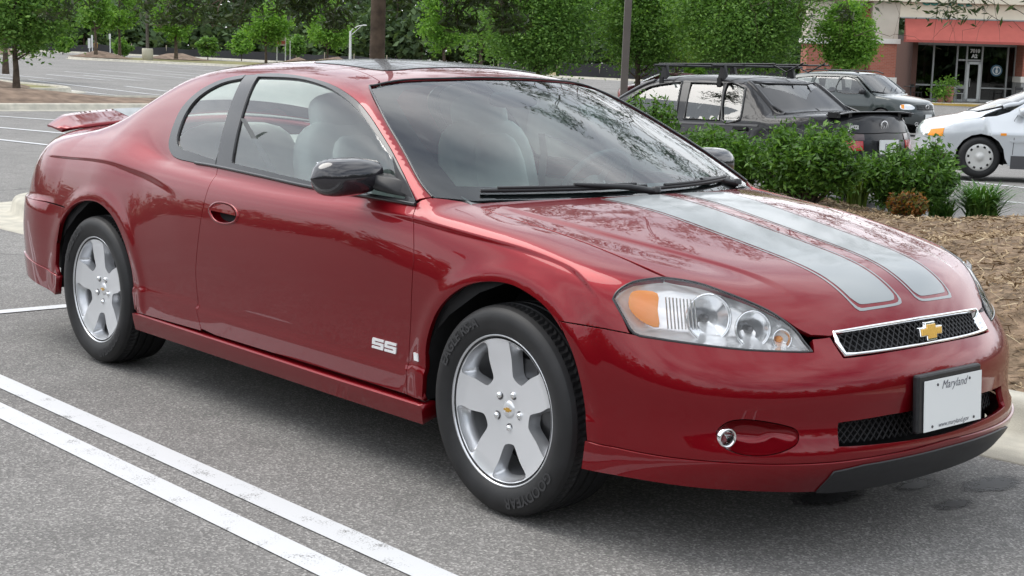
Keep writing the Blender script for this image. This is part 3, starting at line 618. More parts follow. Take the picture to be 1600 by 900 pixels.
# bowtie emblem
def bowtie(w,h,th=.36):
    a=w*.5; b=h*.5; c=w*.19; e=b*.52
    return [(-a,e*.9),(-c*1.15,e*.9),(-c*1.05,b),(c*1.25,b),(c*1.15,e*.9),(a*1.06,e*.9),(a*.94,-e*.9),(c*1.05,-e*.9),(c*.95,-b),(-c*1.35,-b),(-c*1.25,-e*.9),(-a*1.06,-e*.9)]
emb=empty('emblem'); emb.parent=car
m_=MB(); m_.prism([(0,-p[0]*-1,p[1]) for p in bowtie(.114,.052)],(.918,0,.648),(.930,0,.648)); e1=m_.build('emblem_border',CHR,emb,bevel=.0015)
m_=MB(); m_.prism([(0,p[0],p[1]) for p in bowtie(.101,.041)],(.928,0,.648),(.9335,0,.648)); e2=m_.build('emblem_face',GOLD,emb,bevel=.0015)
for e_ in (e1,e2):
    for v in e_.data.vertices: v.co.x-= (v.co.z-.648)*.35
# plate bracket and plate
m_=MB(); m_.box((1.0,.0,.455),(.022,.335,.175)); br=m_.build('plate_bracket',BLKP,car,bevel=.007)
WHT=mat('plate_white',(.78,.80,.80),rough=.35)
m_=MB(); m_.box((1.0145,.010,.447),(.002,.305,.152)); pl=m_.build('license_plate',WHT,car)
INK=mat('plate_ink',(.10,.10,.13),rough=.5)
def platefn(cy,cz): return lambda x,y: (1.0162,.010+x+0,.0+cz+y)
lettering('plate_lettering','Maryland',.036,(0,0,0),(0,0,0),(0,0,0),INK,pl,shear=.35,bold=0,fmap=lambda x,y:(1.0163,.012+x,.502+y))
lettering('plate_lettering','www.maryland.gov',.021,(0,0,0),(0,0,0),(0,0,0),INK,pl,shear=.3,bold=0,fmap=lambda x,y:(1.0163,.012+x,.384+y))
for yy,zz in ((-.075,.507),(.095,.507),(-.10,.384),(.122,.384)): MB().lathe([(0,.0022),(.004,.002),(.0045,0)],c=(1.0158,yy+.0,zz),axis='x',n=10).build('plate_bolt',STEEL,pl)
for o_ in (br,pl)+tuple(pl.children):
    for v in o_.data.vertices: v.co.x-=(v.co.z-.45)*.06
# -- headlights
hlo=np.concatenate([crs(hl[:12],3),crs(hl[11:],3)[1:-1]])
CHM=mat('reflector_chrome',(.93,.94,.95),rough=.16,metal=.9)
WHM=mat('lamp_housing_silver',(.97,.97,.97),rough=.2,metal=.4,coat=.6)
for sg in (1,-1):
    H=empty('headlight'); H.parent=car; S=np.array([1,sg,1])
    o_=panel('headlight_lens',FG,SPH,hlo,CLR,H,step=.03,gap=.003,off=.0005,rim=0,mirror=(sg<0))
    hp,hn=curve_pts(FG,SPH,resamp(SPH.uv(hlo),.02)@np.array([[1,0],[0,1]]) if False else hlo,-.002)
    cc=hp.mean(0); 
    bowl('headlight_housing',hp*S,(cc+np.array([-.04,.032,-.010]))*S,WHM,H,k=6,shrink=.6,exp=.7)
    m_=MB(); m_.tube(hp*S,.0045,6,closed=True); m_.build('headlight_seal',BLKG,H)
    # bucket reflectors: big low beam, smaller high beam, small inner lamp
    for (px,py,pz,r_) in ((.655,-.665,.700,.062),(.745,-.575,.672,.048),(.800,-.508,.645,.026)):
        p0=Vector((px-.035,py*sg,pz+.004)); ax=Vector((.82,-.42*sg,.18)).normalized(); Rm=ax.to_track_quat('Z','Y').to_matrix()
        q=MB().lathe([(.0,-.045),(.02,-.040),(.6*r_,-.026),(r_,0),(r_*1.06,.003),(r_*1.12,-.004)],n=28); q.V=[tuple(Rm@Vector(v)+p0) for v in q.V]; rf=q.build('headlight_reflector',CHM,H)
        q=MB().ell((0,0,-.02),(.022,.022,.03),10,8); q.lathe([(.012,-.04),(.012,-.02)],n=10); q.V=[tuple(Rm@Vector(v)+p0) for v in q.V]; q.build('headlight_bulb',STEEL if r_>.03 else AMB,H); q=MB(); q.tube([Rm@Vector((r_*1.10*math.cos(u_),r_*1.10*math.sin(u_),.004))+p0 for u_ in np.linspace(0,2*math.pi,28,endpoint=False)],.0035,6,closed=True); q.build('reflector_bezel',CHR,H)
    for k_ in range(9):
        t_=k_/8; q=MB(); a_=np.array([.575+.055*t_,-.79+.06*t_,.765-.005*t_])+[-.022,.014,0]; b_=np.array([.590+.055*t_,-.79+.06*t_,.675])+[-.022,.014,0]
        q.tube([a_*S,b_*S],.0022,4); q.build('reflector_flute',CHM,H)
    # amber turn signal strip
    ts=jn([[.463,-.83,.775]],[[.49,-.815,.79],[.535,-.79,.785],[.545,-.80,.735],[.557,-.808,.685],[.515,-.838,.70],[.475,-.848,.735]])
    o_=panel('turn_signal',FG,SPH,crs(ts,3,True),AMB,H,step=.02,gap=0,off=-.010,rim=.012,mirror=(sg<0))
# -- black frames and side glass
dwi=C('dw_in'); qwi=C('qw_in')
fr_d=jn(dw_out[0:1],crs(dw_out[1:12],3),dw_out[12:]); gl_d=jn(dwi[0:1],crs(dwi[1:9],3),dwi[9:])
fr_q=jn(qw_out[0:1],crs(qw_out[1:],4)); gl_q=jn(qwi[0:1],crs(qwi[1:],4))
panel('window_frame',FG,CYL,fr_d,BLKG,car,holes=[gl_d],step=.02,gap=.001,off=.003,rim=.016,both=True)
panel('window_frame',FG,CYL,fr_q,BLKG,car,holes=[gl_q],step=.02,gap=.001,off=.003,rim=.016,both=True)
bp=[list(dw_out[0]),list(dw_out[1]),list(qw_out[1]),list(qw_out[0])]
panel('pillar_trim',FG,CYL,bp,BLKG,car,step=.03,gap=.003,off=.001,rim=.016,both=True)
panel('side_window',FG,CYL,gl_d,GLS,car,step=.03,gap=-.004,off=-.006,rim=0,both=True)
panel('quarter_window',FG,CYL,gl_q,GLS,car,step=.03,gap=-.004,off=-.006,rim=0,both=True)
# belt moulding
bm=np.array([list(dw_out[12]),list(dw_out[13]),list(dw_out[14]),list(dw_out[15]),list(dw_out[0]),list(qw_out[-1])])
for s_ in (1,-1):
    q,n_=curve_pts(FG,CYL,crs(bm,5),.004); m_=MB(); m_.tube(q*[1,s_,1],.007,6); m_.build('belt_moulding',BLKG,car)
# -- mirrors
MBK=mat('mirror_black',(.022,.020,.024),rough=.12,coat=.8)
for s_ in (1,-1):
    mr=empty('door_mirror'); mr.parent=car
    m_=MB(); rings=[]; L0,L1=-.925,-1.065
    nS=14
    for i in range(nS+1):
        t=i/nS; y=-.835-.235*t; f_=math.sin(math.pi*min(1,(.10+t*.93)/1.03*1.0))**.45 if t<.999 else .02
        f_=(max(0.0,1-(2*t-.95)**4 if t>.47 else 1-.40*(1-2.1*t)**2))**.5
        f_=max(f_,.05); hh_=.066*f_; dd_=.085*f_; cx=-.80-.03*t; cz=1.012-.010*t
        ring_=[]
        for k in range(20):
            a=2*math.pi*k/20; ca,sa=math.cos(a),math.sin(a); xx=(abs(ca)**.8)*math.copysign(1,ca); zz=(abs(sa)**.8)*math.copysign(1,sa)
            ring_.append((cx+(xx*dd_ if xx>0 else xx*dd_*.55),y*s_,cz+zz*hh_))
        rings.append(ring_)
    m_.loft(rings); m_.build('mirror_shell',MBK,mr)
    m_=MB(); m_.box((-.852,-.955*s_,1.008),(.008,.155,.098)); m_.build('mirror_glass',CHR,mr,bevel=.003)
    m_=MB(); m_.loft([[(-.72,-.835*s_,.955),(-.60,-.840*s_,.952),(-.62,-.825*s_,1.0),(-.72,-.815*s_,1.02)],[(-.80,-.89*s_,.975),(-.745,-.88*s_,.975),(-.75,-.88*s_,1.02),(-.80,-.89*s_,1.03)]]); m_.build('mirror_stalk',BLKP,mr)
    sail=[[-.754,-.79,1.07],[-.60,-.83,.975],[-.56,-.84,.955],[-.68,-.83,.952]]
    m_=MB(); q,_=curve_pts(FG,CYL,np.array([[-.745,-.79,1.075],[-.64,-.83,.965],[-.555,-.84,.952],[-.60,-.82,.985],[-.68,-.80,1.03]]),.005); m_.prism([tuple(p*[1,s_,1]) for p in q],(0,0,0),(0,.01*s_,0)); m_.build('mirror_sail',BLKP,mr)
# -- side skirts
sk=jn([[-2.43,-.916,.293],[-1.444,-.910,.289],[-.884,-.908,.286],[-.383,-.910,.286]],[[-.395,-.91,.211],[-.885,-.907,.211],[-1.445,-.909,.211],[-2.437,-.914,.211]])
def SK(x,y,z): return np.abs(y)-(.925-.018*((.29-z)/.08)**1.5*(z<.29)+0*x)
panel('side_skirt',lambda x,y,z: np.abs(y)-(.927-.02*np.clip((.291-z)/.08,0,1)**1.3+.0*x),CYL,sk,RED,car,step=.03,gap=0,off=0,rim=.06,both=True)
# -- rear bumper, valance, tail lamps
rb_top=[[-3.10,-.93,.684],[-3.323,-.925,.692],[-3.7,-.88,.69],[-3.95,-.70,.69],[-4.03,-.45,.69],[-4.06,0,.69]]
rb_bot=[[-4.03,0,.42],[-4.0,-.45,.42],[-3.9,-.70,.42],[-3.603,-.899,.41],[-3.172,-.93,.354]]
rear=panel('rear_bumper',FG,RSP,jn(mir(jn(rb_top[:-1],[])if False else rb_top[:-1]),rb_top[::-1],crs(ar[:4],2),[[-3.172,-.93,.354]],[q for q in rb_bot[::-1][1:]],mir(rb_bot[1:]),mir(crs(ar[:4],2))[::-1]) if False else
  jn(rb_top,mir(rb_top[:-1])[::-1],mir(ar[1:4][::-1]),mir(rb_bot[::-1]),rb_bot[1:],ar[1:4]),RED,car,step=.035,rim=.02)
vb=[[-3.206,-.922,.262],[-3.45,-.91,.30],[-3.7,-.84,.33],[-3.9,-.68,.34],[-4.0,-.4,.34],[-4.02,0,.34]]
panel('rear_valance',FG,RSP,jn(rb_bot[::-1],mir(rb_bot[1:]),mir(vb[:-1]) [::1],vb[::-1])if True else None,RED,car,step=.035,gap=0,off=.007,rim=.03)
tl_=[[-3.84,-.69,.985],[-3.86,-.79,.90],[-3.86,-.80,.70],[-3.97,-.68,.70],[-4.0,-.50,.72],[-3.98,-.50,.90],[-3.95,-.55,.97]]
TLR=mat('tail_lamp_red',(.45,.01,.01),rough=.15,coat=1)
panel('tail_lamp',FG,RSP,tl_,TLR,car,step=.04,off=0,rim=.02,both=True)
mid=[[-4.04,0,.70],[-4.01,-.49,.70],[-3.98,-.49,.90],[-3.94,-.55,.985],[-3.96,0,.99]]
panel('trunk_face',FG,RSP,jn(mid,mir(mid[1:-1])[::-1]),RED,car,step=.05,rim=.02)
# -- badges on the door
def side_emb(name,polys,m,parent,th=.004,sg=1):
    mb=MB()
    for poly in polys:
        P=np.array(poly,float); A,n_=curve_pts(FG,CYL,P,.0); k=len(P); Aa=[tuple(p*[1,sg,1]) for p in A-n_*.001]; Bb=[tuple(p*[1,sg,1]) for p in A+n_*th]
        mb.loft([Aa,Bb],sm=False)
    return mb.build(name,m,parent)
def S_poly(x0,x1,z0,z1,sh):
    w=x1-x0;h=z1-z0;t=h*.24; g=h*.02
    f=lambda a,b:[x0+a*w-sh*(1-b),-.9,z0+b*h]
    q=.24;r=.38
    return [[f(0.04,1),f(1,1),f(1,1-q),f(0.0,1-q)],[f(0,1-q),f(.24,1-q),f(.24,.62),f(0,.62)],[f(0.0,.62),f(1,.62),f(1,.38),f(0,.38)],[f(.76,.38),f(1,.38),f(1,q),f(.76,q)],[f(0,q),f(1,q),f(.97,0),f(0,0)]]
BAD=mat('badge_silver',(.85,.86,.87),rough=.25,metal=.3)
for dd,sg in zip(doors,(1,-1)):
    for x0 in (-.685,-.612): side_emb('badge_letter',[p for p in S_poly(x0,x0+.066,.426,.464,.006)],BAD,dd,sg=sg)
for ff,sg in zip(fenders,(1,-1)): side_emb('badge',[[[-.446,-.9,.453],[-.420,-.9,.453],[-.418,-.9,.427],[-.444,-.9,.427]]],BAD,ff,sg=sg)
# -- wheel wells, floor
for cx in (0,-2.807):
    for s_ in (1,-1):
        m_=MB()
        a=[(cx+.405*math.cos(t)*1.0,0,.335+.42*math.sin(t)) for t in np.linspace(-.10,math.pi+.10,26)]
        m_.loft([[(p[0],s_*.895,p[2]) for p in a],[(p[0],s_*.58,p[2]) for p in a]],closed=False)
        m_.add([(p[0],s_*.60,p[2]) for p in a],[tuple(range(len(a)))])
        m_.loft([[(p[0],s_*.895,p[2]) for p in a],[(cx+(p[0]-cx)*1.14,s_*.87,.335+(p[2]-.335)*1.14) for p in a]],closed=False)
        m_.build('wheel_well',DARK,car,fix=False)
m_=MB(); m_.box((-1.4,0,.245),(2.0,1.66,.05)); m_.box((-1.6,0,.25),(3.9,1.1,.06)); m_.box((.58,0,.38),(.2,1.0,.20)); m_.box((.76,0,.36),(.16,.98,.20)); m_.box((-3.6,0,.45),(.5,1.3,.3)); m_.build('underbody',DARK,car)
# -- interior
def seat(x,y,w,par):
    s_=empty('seat'); s_.parent=par
    m_=MB(); m_.ell((x+.02,y,.52),(.56,w,.20),20,10,p=.55); m_.ell((x+.06,y,.60),(.46,w*.62,.10),16,8,p=.6); m_.build('seat_cushion',LEA,s_)
    R=Matrix.Rotation(math.radians(-17),3,'Y'); m_=MB(); m_.ell((x-.27,y,.84),(.17,w,.66),20,12,p=.55,R=R); m_.ell((x-.20,y,.84),(.10,w*.58,.54),16,10,p=.6,R=R); m_.build('seat_back',LEA,s_)
    m_=MB(); m_.ell((x-.37,y,1.165),(.13,w*.56,.20),18,10,p=.6,R=R); m_.build('headrest',LEA,s_)
for sg in (1,-1):
    q=MB(); q.loft([[(-1.72,sg*.79,1.16),(-1.76,sg*.79,1.16)],[(-1.62,sg*.74,1.00),(-1.67,sg*.74,1.00)],[(-1.55,sg*.66,.82),(-1.60,sg*.66,.82)],[(-1.50,sg*.62,.62),(-1.55,sg*.62,.62)]],closed=False); q.build('seat_belt',mat('belt_webbing',(.30,.31,.31),rough=.8),car,fix=False)
seat(-1.30,-.37,.50,car); seat(-1.30,.37,.50,car)
rs_=empty('rear_seat'); rs_.parent=car
for y in (-.34,.34):
    m_=MB(); m_.ell((-2.15,y,.56),(.55,.62,.2),18,8,p=.5); m_.build('seat_cushion',LEA,rs_)
    m_=MB(); m_.ell((-2.48,y,.82),(.18,.62,.58),18,10,p=.5,R=Matrix.Rotation(math.radians(-22),3,'Y')); m_.build('seat_back',LEA,rs_)
m_=MB(); m_.box((-2.86,0,.985),(.6,1.3,.03)); m_.build('rear_shelf',LEA,car)
m_=MB(); m_.loft([[(-.30,y,.90),(-.45,y,.962),(-.62,y,.955),(-.80,y,.90),(-.86,y,.80),(-.84,y,.62),(-.5,y,.55)] for y in (-.72,-.5,.5,.72)]); m_.build('dashboard',mat('dash_grey',(.20,.21,.21),rough=.65),car)
sw=MB(); R=Matrix.Rotation(math.radians(-62),3,'Y'); cc=Vector((-.93,.37,.90)); sw.tube([cc+R@Vector((.185*math.cos(t),.185*math.sin(t),0)) for t in np.linspace(0,2*math.pi,32,endpoint=False)],.014,8,closed=True)
for t in (0.2,2.94,4.71): sw.tube([cc,cc+R@Vector((.18*math.cos(t),.18*math.sin(t),0))],.013,6)
sw.ell(tuple(cc),(.09,.13,.13),12,8); sw.tube([cc,(-.75,.37,.82)],.03,8); sw.build('steering_wheel',mat('wheel_grey',(.18,.18,.18),rough=.5),car)
for sg in (1,-1):
    m_=MB(); m_.box((-1.42,.835*sg,.68),(1.9,.025,.40)); m_.box((-1.15,.815*sg,.70),(1.0,.03,.14)); m_.build('door_card',LEA,car,bevel=.01)
m_=MB(); m_.box((-1.4,0,.30),(2.6,1.6,.03)); m_.build('carpet',DKI,car)
panel('headliner',G,TOP,symloop(jn(crs([[-1.2,0,0],[-1.22,-.3,0],[-1.26,-.48,0]],3),[[-1.5,-.47,0],[-2.0,-.43,0],[-2.5,-.40,0],[-2.55,0,0]])),LEA,car,step=.06,off=-.03,rim=0,gap=0)
m_=MB(); m_.ell((-1.02,0,1.265),(.03,.25,.065),14,8,p=.6); m_.tube([(-1.02,0,1.28),(-1.06,0,1.325)],.008,6); m_.build('rear_view_mirror',DKI,car)
# -- wheels
def ring2(poly,y): return [(p[0],y,p[1]) for p in poly]
def make_wheel(name,R,rr_,w,parent,loc,steer=0,rot=0,style='five',side=-1,letters=True,m_rim=None):
    """axle along y; outer face towards side*y"""
    t=empty(name,loc); t.parent=parent; t.rotation_euler=(0,0,steer)
    s_=side
    tb=MB(); prof=[(rr_-.006,.0),(rr_+.004,-.006),(rr_+.012,-.014*1.0),(rr_+(R-rr_)*.45,-.024),(rr_+(R-rr_)*.72,-.022),(R*.972,-.006),(R*.990,.010)]
    n=180 if letters else 40
    yo=.012
    prof=[(r_,yo+y_) for r_,y_ in prof]; gro=[]
    wid=w; ys=[.012+.010,.030,.052,.056,.060,.064,.088,.092,.096,.100,wid-.10,wid-.096,wid-.092,wid-.088,wid-.064,wid-.060,wid-.03,wid-.01]
    V=[];k=None
    for i in range(n):
        a=2*math.pi*i/n; lat=letters and i%2==0; row=list(prof)
        row.append((R*(.993 if not lat else .978),.030)); row.append((R*(.999 if not lat else .982),.046))
        row+= [(R,.058),(R-.009,.060),(R-.009,.068),(R,.070),(R,.098),(R-.009,.1),(R-.009,.108),(R,.11),(R,.14),(R-.009,.142),(R-.009,.15),(R,.152),(R,.18),(R*.985,wid-.01),(R*.9,wid+.01),(rr_,wid)]
        k=len(row); V+=[(r_*math.cos(a),-s_*-1*0+ (y_ if s_<0 else -y_),r_*math.sin(a)) for r_,y_ in row]
    Fc=[(i*k+j,((i+1)%n)*k+j,((i+1)%n)*k+j+1,i*k+j+1) for i in range(n) for j in range(k-1)]
    if s_>0: Fc=[f[::-1] for f in Fc]
    tb.add(V,Fc,True); tyre=tb.build('tyre',RUB,t)
    for pg in tyre.data.polygons:
        c_=pg.center; pg.use_smooth=math.hypot(c_.x,c_.z)<R*.962
    face=lambda r_: .019+.026*max(0,(rr_-r_)/rr_)**1.5-.010*math.exp(-((r_-rr_*.98)/.012)**2)   # y depth of the disc face (0 outermost)
    def P3(x,z,dy=0): 
        r_=math.hypot(x,z); y_=face(r_)+dy; return (x,y_ if s_<0 else -y_,z)
    m_rim=m_rim or ALU
    rim=empty('rim'); rim.parent=t
    # outer lip + barrel
    q=MB(); q.lathe([(rr_-.010,.030),(rr_-.0045,.020),(rr_-.001,.006),(rr_+.004,.004),(rr_+.004,.016)],axis='y',n=72); q.lathe([(rr_-.010,.030),(rr_-.02,.07),(rr_-.03,.17)],axis='y',n=48)
    if s_>0: q.V=[(v[0],-v[1],v[2]) for v in q.V]
    q.build('rim_lip',ALP,rim)
    if style=='five':
        outer=[np.array([(rr_-.010)*math.cos(a),(rr_-.010)*math.sin(a)]) for a in np.linspace(0,2*math.pi,96,endpoint=False)]
        holes=[]; inner=[]
        for j in range(5):
            a0=rot+j*2*math.pi/5
            def pp(rad,ang): return np.array([rad*math.cos(a0+ang),rad*math.sin(a0+ang)])
            h=crs([pp(rr_*.93,-.37),pp(rr_*.945,-.18),pp(rr_*.95,0),pp(rr_*.945,.18),pp(rr_*.93,.37),pp(rr_*.70,.30),pp(rr_*.50,.22),pp(rr_*.455,.10),pp(rr_*.455,-.10),pp(rr_*.50,-.22),pp(rr_*.70,-.30)],4,True); holes.append(h)
            inner.append(crs([pp(rr_*.86,-.29),pp(rr_*.885,0),pp(rr_*.86,.29),pp(rr_*.66,.27),pp(rr_*.50,.18),pp(rr_*.475,0),pp(rr_*.50,-.18),pp(rr_*.66,-.27)],4,True))
        allp=[]; ed=[]; k=0
        for lp in [outer]+holes:
            m__=len(lp); allp+=[tuple(x) for x in lp]; ed+=[(k+i,k+(i+1)%m__) for i in range(m__)]; k+=m__
        for r_ in np.arange(.02,rr_-.02,.02):
            for a in np.linspace(0,2*math.pi,max(8,int(r_*2*math.pi/.02)),endpoint=False):
                p=np.array([[r_*math.cos(a),r_*math.sin(a)]])
                if not any(inside(np.array(h)*1.0,p)[0] or ((np.array(h)-p)**2).sum(1).min()<6e-5 for h in holes): allp.append(tuple(p[0]))
        v,e,f,ov,oe,of=geometry.delaunay_2d_cdt([Vector(p) for p in allp],ed,[],0,1e-7)
        U=np.array([tuple(x) for x in v]); T=np.array([g for g in f if len(g)==3]); c=U[T].mean(1); ok=inside(np.array(outer),c)
        for h in holes: ok&=~inside(np.array(h),c)
        q=MB(); q.add([P3(*u) for u in U],[tuple(x) for x in T[ok]],True); q.build('rim_face',m_rim,rim,fix=False)
        for h,iv in zip(holes,inner):
            n_=len(h); iv=np.array(resamp_n(iv,n_)); sh=min(range(n_),key=lambda s: ((np.roll(iv,-s,0)-h)**2).sum()); iv=np.roll(iv,-sh,0)
            q=MB(); q.loft([[P3(*p) for p in h],[P3(*(p*.985+iv[i]*.015),.004) for i,p in enumerate(h)],[P3(*(p*.5+iv[i]*.5),.020) for i,p in enumerate(h)],[P3(*p,.030) for p in iv],[P3(*p,.045) for p in iv]],caps=False,sm=True); q.build('rim_pocket',ALP,rim,fix=False)
        nut=None
        for j in range(5):
            a=rot+j*2*math.pi/5; q=MB(); cx,cz=.0575*math.cos(a),.0575*math.sin(a); y0=face(.0575)
            q.lathe([(.0,-.006),(.006,-.0055),(.0095,-.002),(.0105,.006)],c=(cx,y0-.004,cz),axis='y',n=12)
            if s_>0: q.V=[(v[0],-v[1],v[2]) for v in q.V]
            q.build('lug_nut',CHR,rim)
            q=MB(); q.lathe([(.0105,.0),(.0145,-.0008),(.0155,.0004)],c=(cx,y0,cz),axis='y',n=16)
            if s_>0: q.V=[(v[0],-v[1],v[2]) for v in q.V]
            q.build('lug_seat',STEEL,rim)
        q=MB(); q.lathe([(.0,-.010),(.02,-.009),(.030,-.004),(.032,.004)],c=(0,face(0),0),axis='y',n=28)
        if s_>0: q.V=[(v[0],-v[1],v[2]) for v in q.V]
        q.build('centre_cap',ALU,rim)
        q=MB(); q.prism([(p[0],0,p[1]) for p in bowtie(.034,.014)],(0,(face(0)-.0115)*(1 if s_<0 else -1),0),(0,(face(0)-.009)*(1 if s_<0 else -1),0)); q.build('cap_emblem',GOLD,rim)
    # brake disc and hub behind
    q=MB(); q.lathe([(.0,.075),(.06,.07),(.062,.09),(.15,.092),(.152,.10),(.15,.11)],axis='y',n=36); q.box((.02,.10,.135),(.14,.05,.06))
    if s_>0: q.V=[(v[0],-v[1],v[2]) for v in q.V]
    q.build('brake_disc',STEEL,t)
    q=MB(); q.lathe([(.0,.15),(rr_-.03,.15)],axis='y',n=24)
    if s_>0: q.V=[(v[0],-v[1],v[2]) for v in q.V]
    q.build('wheel_backing',DARK,t)
    if letters:
        rm=rr_+(R-rr_)*.52
        for txt,ac,st in (('GOODYEAR',-.95,1),('EAGLE RS-A',2.35,1)):
            V_,F_=text_mesh(txt,.046,0,0,.0012); 
            P=[]
            for x,y,z in V_:
                a=math.pi/2+0; r_=rm+y-.002; th=ac-(x/rm)*1.0; P.append((r_*math.cos(th),-.0135*(1 if s_<0 else -1),r_*math.sin(th)))
            mesh_obj('tyre_lettering',P,F_,RUBL,tyre)
    return t
def resamp_n(P,n):
    P=np.array(P); Q=np.vstack([P,P[:1]]); l=np.concatenate([[0],np.cumsum(np.linalg.norm(np.diff(Q,axis=0),axis=1))]); s_=np.linspace(0,l[-1],n,endpoint=False)
    return np.stack([np.interp(s_,l,Q[:,0]),np.interp(s_,l,Q[:,1])],1)
RT=.338
make_wheel('wheel',.335,.2375,.225,car,(0,-.915,.338),steer=math.radians(0),rot=math.radians(64-72))
make_wheel('wheel',.335,.2375,.225,car,(-2.807,-.915,.338),rot=math.radians(57-72))
make_wheel('wheel',.335,.2375,.225,car,(0,.915,.338),side=1,rot=.4)
make_wheel('wheel',.335,.2375,.225,car,(-2.807,.915,.338),side=1,rot=.9)
# ---------------- terrain, paving, islands ----------------
CX,CY=3.42409,-3.88272
FW=np.array([math.cos(yaw),math.sin(yaw)]); RT=np.array([FW[1],-FW[0]]); AZ=math.atan2(RT[1],RT[0])
def sd(s_,d_): return (CX+FW[0]*d_+RT[0]*s_,CY+FW[1]*d_+RT[1]*s_)
def gz(x,y):
    dx,dy=np.asarray(x,float)-CX,np.asarray(y,float)-CY; dd=dx*FW[0]+dy*FW[1]; s_=np.clip(dx*RT[0]+dy*RT[1],-70,70)
    return -.0155*s_*ss(14,60,dd)-.40*ss(10,36,dd)*ss(0,6,s_)*(1-ss(45,75,dd))
def P3g(s_,d_,dz=0): x,y=sd(s_,d_); return (x,y,float(gz(x,y))+dz)
ASP=mat('asphalt',(.1,.1,.1),rough=.85)
def asphalt_nodes(m,base,spk):
    n=m.node_tree; b=n.nodes['Principled BSDF']; tx=n.nodes.new('ShaderNodeNewGeometry'); Lk=n.links.new
    def noise(sc,det=3,ro=.6):
        q=n.nodes.new('ShaderNodeTexNoise'); q.inputs['Scale'].default_value=sc; q.inputs['Detail'].default_value=det; q.inputs['Roughness'].default_value=ro; Lk(tx.outputs['Position'],q.inputs['Vector']); return q
    v=n.nodes.new('ShaderNodeTexVoronoi'); v.inputs['Scale'].default_value=150; Lk(tx.outputs['Position'],v.inputs['Vector'])
    sp=n.nodes.new('ShaderNodeSeparateColor'); Lk(v.outputs['Color'],sp.inputs[0])
    r=n.nodes.new('ShaderNodeValToRGB'); e=r.color_ramp.elements; e[0].position=0; e[0].color=(*[c*.72 for c in base],1); e[1].position=1; e[1].color=(*spk,1)
    x=e.new(.55); x.color=(*base,1); x=e.new(.86); x.color=(*[c*1.5 for c in base],1); Lk(sp.outputs[0],r.inputs[0])
    big=noise(.35,5,.6); med=noise(4,4,.6); rb=n.nodes.new('ShaderNodeMapRange'); rb.inputs['From Min'].default_value=.3; rb.inputs['From Max'].default_value=.7; rb.inputs['To Min'].default_value=.84; rb.inputs['To Max'].default_value=1.14; Lk(big.outputs['Fac'],rb.inputs[0])
    rm=n.nodes.new('ShaderNodeMapRange'); rm.inputs['From Min'].default_value=.3; rm.inputs['From Max'].default_value=.7; rm.inputs['To Min'].default_value=.88; rm.inputs['To Max'].default_value=1.1; Lk(med.outputs['Fac'],rm.inputs[0])
    mu=n.nodes.new('ShaderNodeMath'); mu.operation='MULTIPLY'; Lk(rb.outputs[0],mu.inputs[0]); Lk(rm.outputs[0],mu.inputs[1])
    # thin sealed cracks
    vc=n.nodes.new('ShaderNodeTexVoronoi'); vc.feature='DISTANCE_TO_EDGE'; vc.inputs['Scale'].default_value=.16; 
    nd=noise(1.3,4,.6); ad=n.nodes.new('ShaderNodeMixRGB'); ad.inputs[0].default_value=.25; Lk(tx.outputs['Position'],ad.inputs[1]); Lk(nd.outputs['Color'],ad.inputs[2]); Lk(ad.outputs[0],vc.inputs['Vector'])
    cm=n.nodes.new('ShaderNodeMapRange'); cm.inputs['From Min'].default_value=0; cm.inputs['From Max'].default_value=.0035; cm.inputs['To Min'].default_value=.62; cm.inputs['To Max'].default_value=1; Lk(vc.outputs['Distance'],cm.inputs[0])
    m2=n.nodes.new('ShaderNodeMath'); m2.operation='MULTIPLY'; Lk(mu.outputs[0],m2.inputs[0]); Lk(cm.outputs[0],m2.inputs[1])
    mc=n.nodes.new('ShaderNodeVectorMath'); mc.operation='SCALE'; Lk(r.outputs[0],mc.inputs[0]); Lk(m2.outputs[0],mc.inputs['Scale']); Lk(mc.outputs[0],b.inputs['Base Color'])
    bp=n.nodes.new('ShaderNodeBump'); bp.inputs['Strength'].default_value=.4; bp.inputs['Distance'].default_value=.005; Lk(v.outputs['Distance'],bp.inputs['Height']); Lk(bp.outputs[0],b.inputs['Normal'])
asphalt_nodes(ASP,(.165,.159,.152),(.34,.33,.31))
CON=mat('kerb_concrete',(.44,.42,.36),rough=.9,var=.12,vscale=6,bump=.25,bscale=160,col2=(.54,.51,.43))
PAINT=mat('road_paint',(.66,.66,.66),rough=.6,var=.10,vscale=55,det=8)
_n=PAINT.node_tree; _b=_n.nodes['Principled BSDF']; _g=_n.nodes.new('ShaderNodeNewGeometry'); _q=_n.nodes.new('ShaderNodeTexNoise'); _q.inputs['Scale'].default_value=170; _q.inputs['Detail'].default_value=3; _n.links.new(_g.outputs['Position'],_q.inputs['Vector'])
_q2=_n.nodes.new('ShaderNodeTexNoise'); _q2.inputs['Scale'].default_value=9; _q2.inputs['Detail'].default_value=4; _n.links.new(_g.outputs['Position'],_q2.inputs['Vector'])
_a=_n.nodes.new('ShaderNodeMath'); _a.operation='ADD'; _n.links.new(_q.outputs[0],_a.inputs[0]); _n.links.new(_q2.outputs[0],_a.inputs[1])
_r=_n.nodes.new('ShaderNodeValToRGB'); _r.color_ramp.elements[0].position=.35; _r.color_ramp.elements[0].color=(.17,.17,.165,1); _r.color_ramp.elements[1].position=.43; _r.color_ramp.elements[1].color=(.56,.57,.58,1)
_m=_n.nodes.new('ShaderNodeMath'); _m.operation='MULTIPLY'; _m.inputs[1].default_value=.5; _n.links.new(_a.outputs[0],_m.inputs[0]); _n.links.new(_m.outputs[0],_r.inputs[0]); _n.links.new(_r.outputs[0],_b.inputs['Base Color'])
MUL=mat('bark_mulch',(.15,.105,.062),rough=.95,var=.35,vscale=14,det=8,col2=(.30,.21,.14),bump=.9,bscale=90)
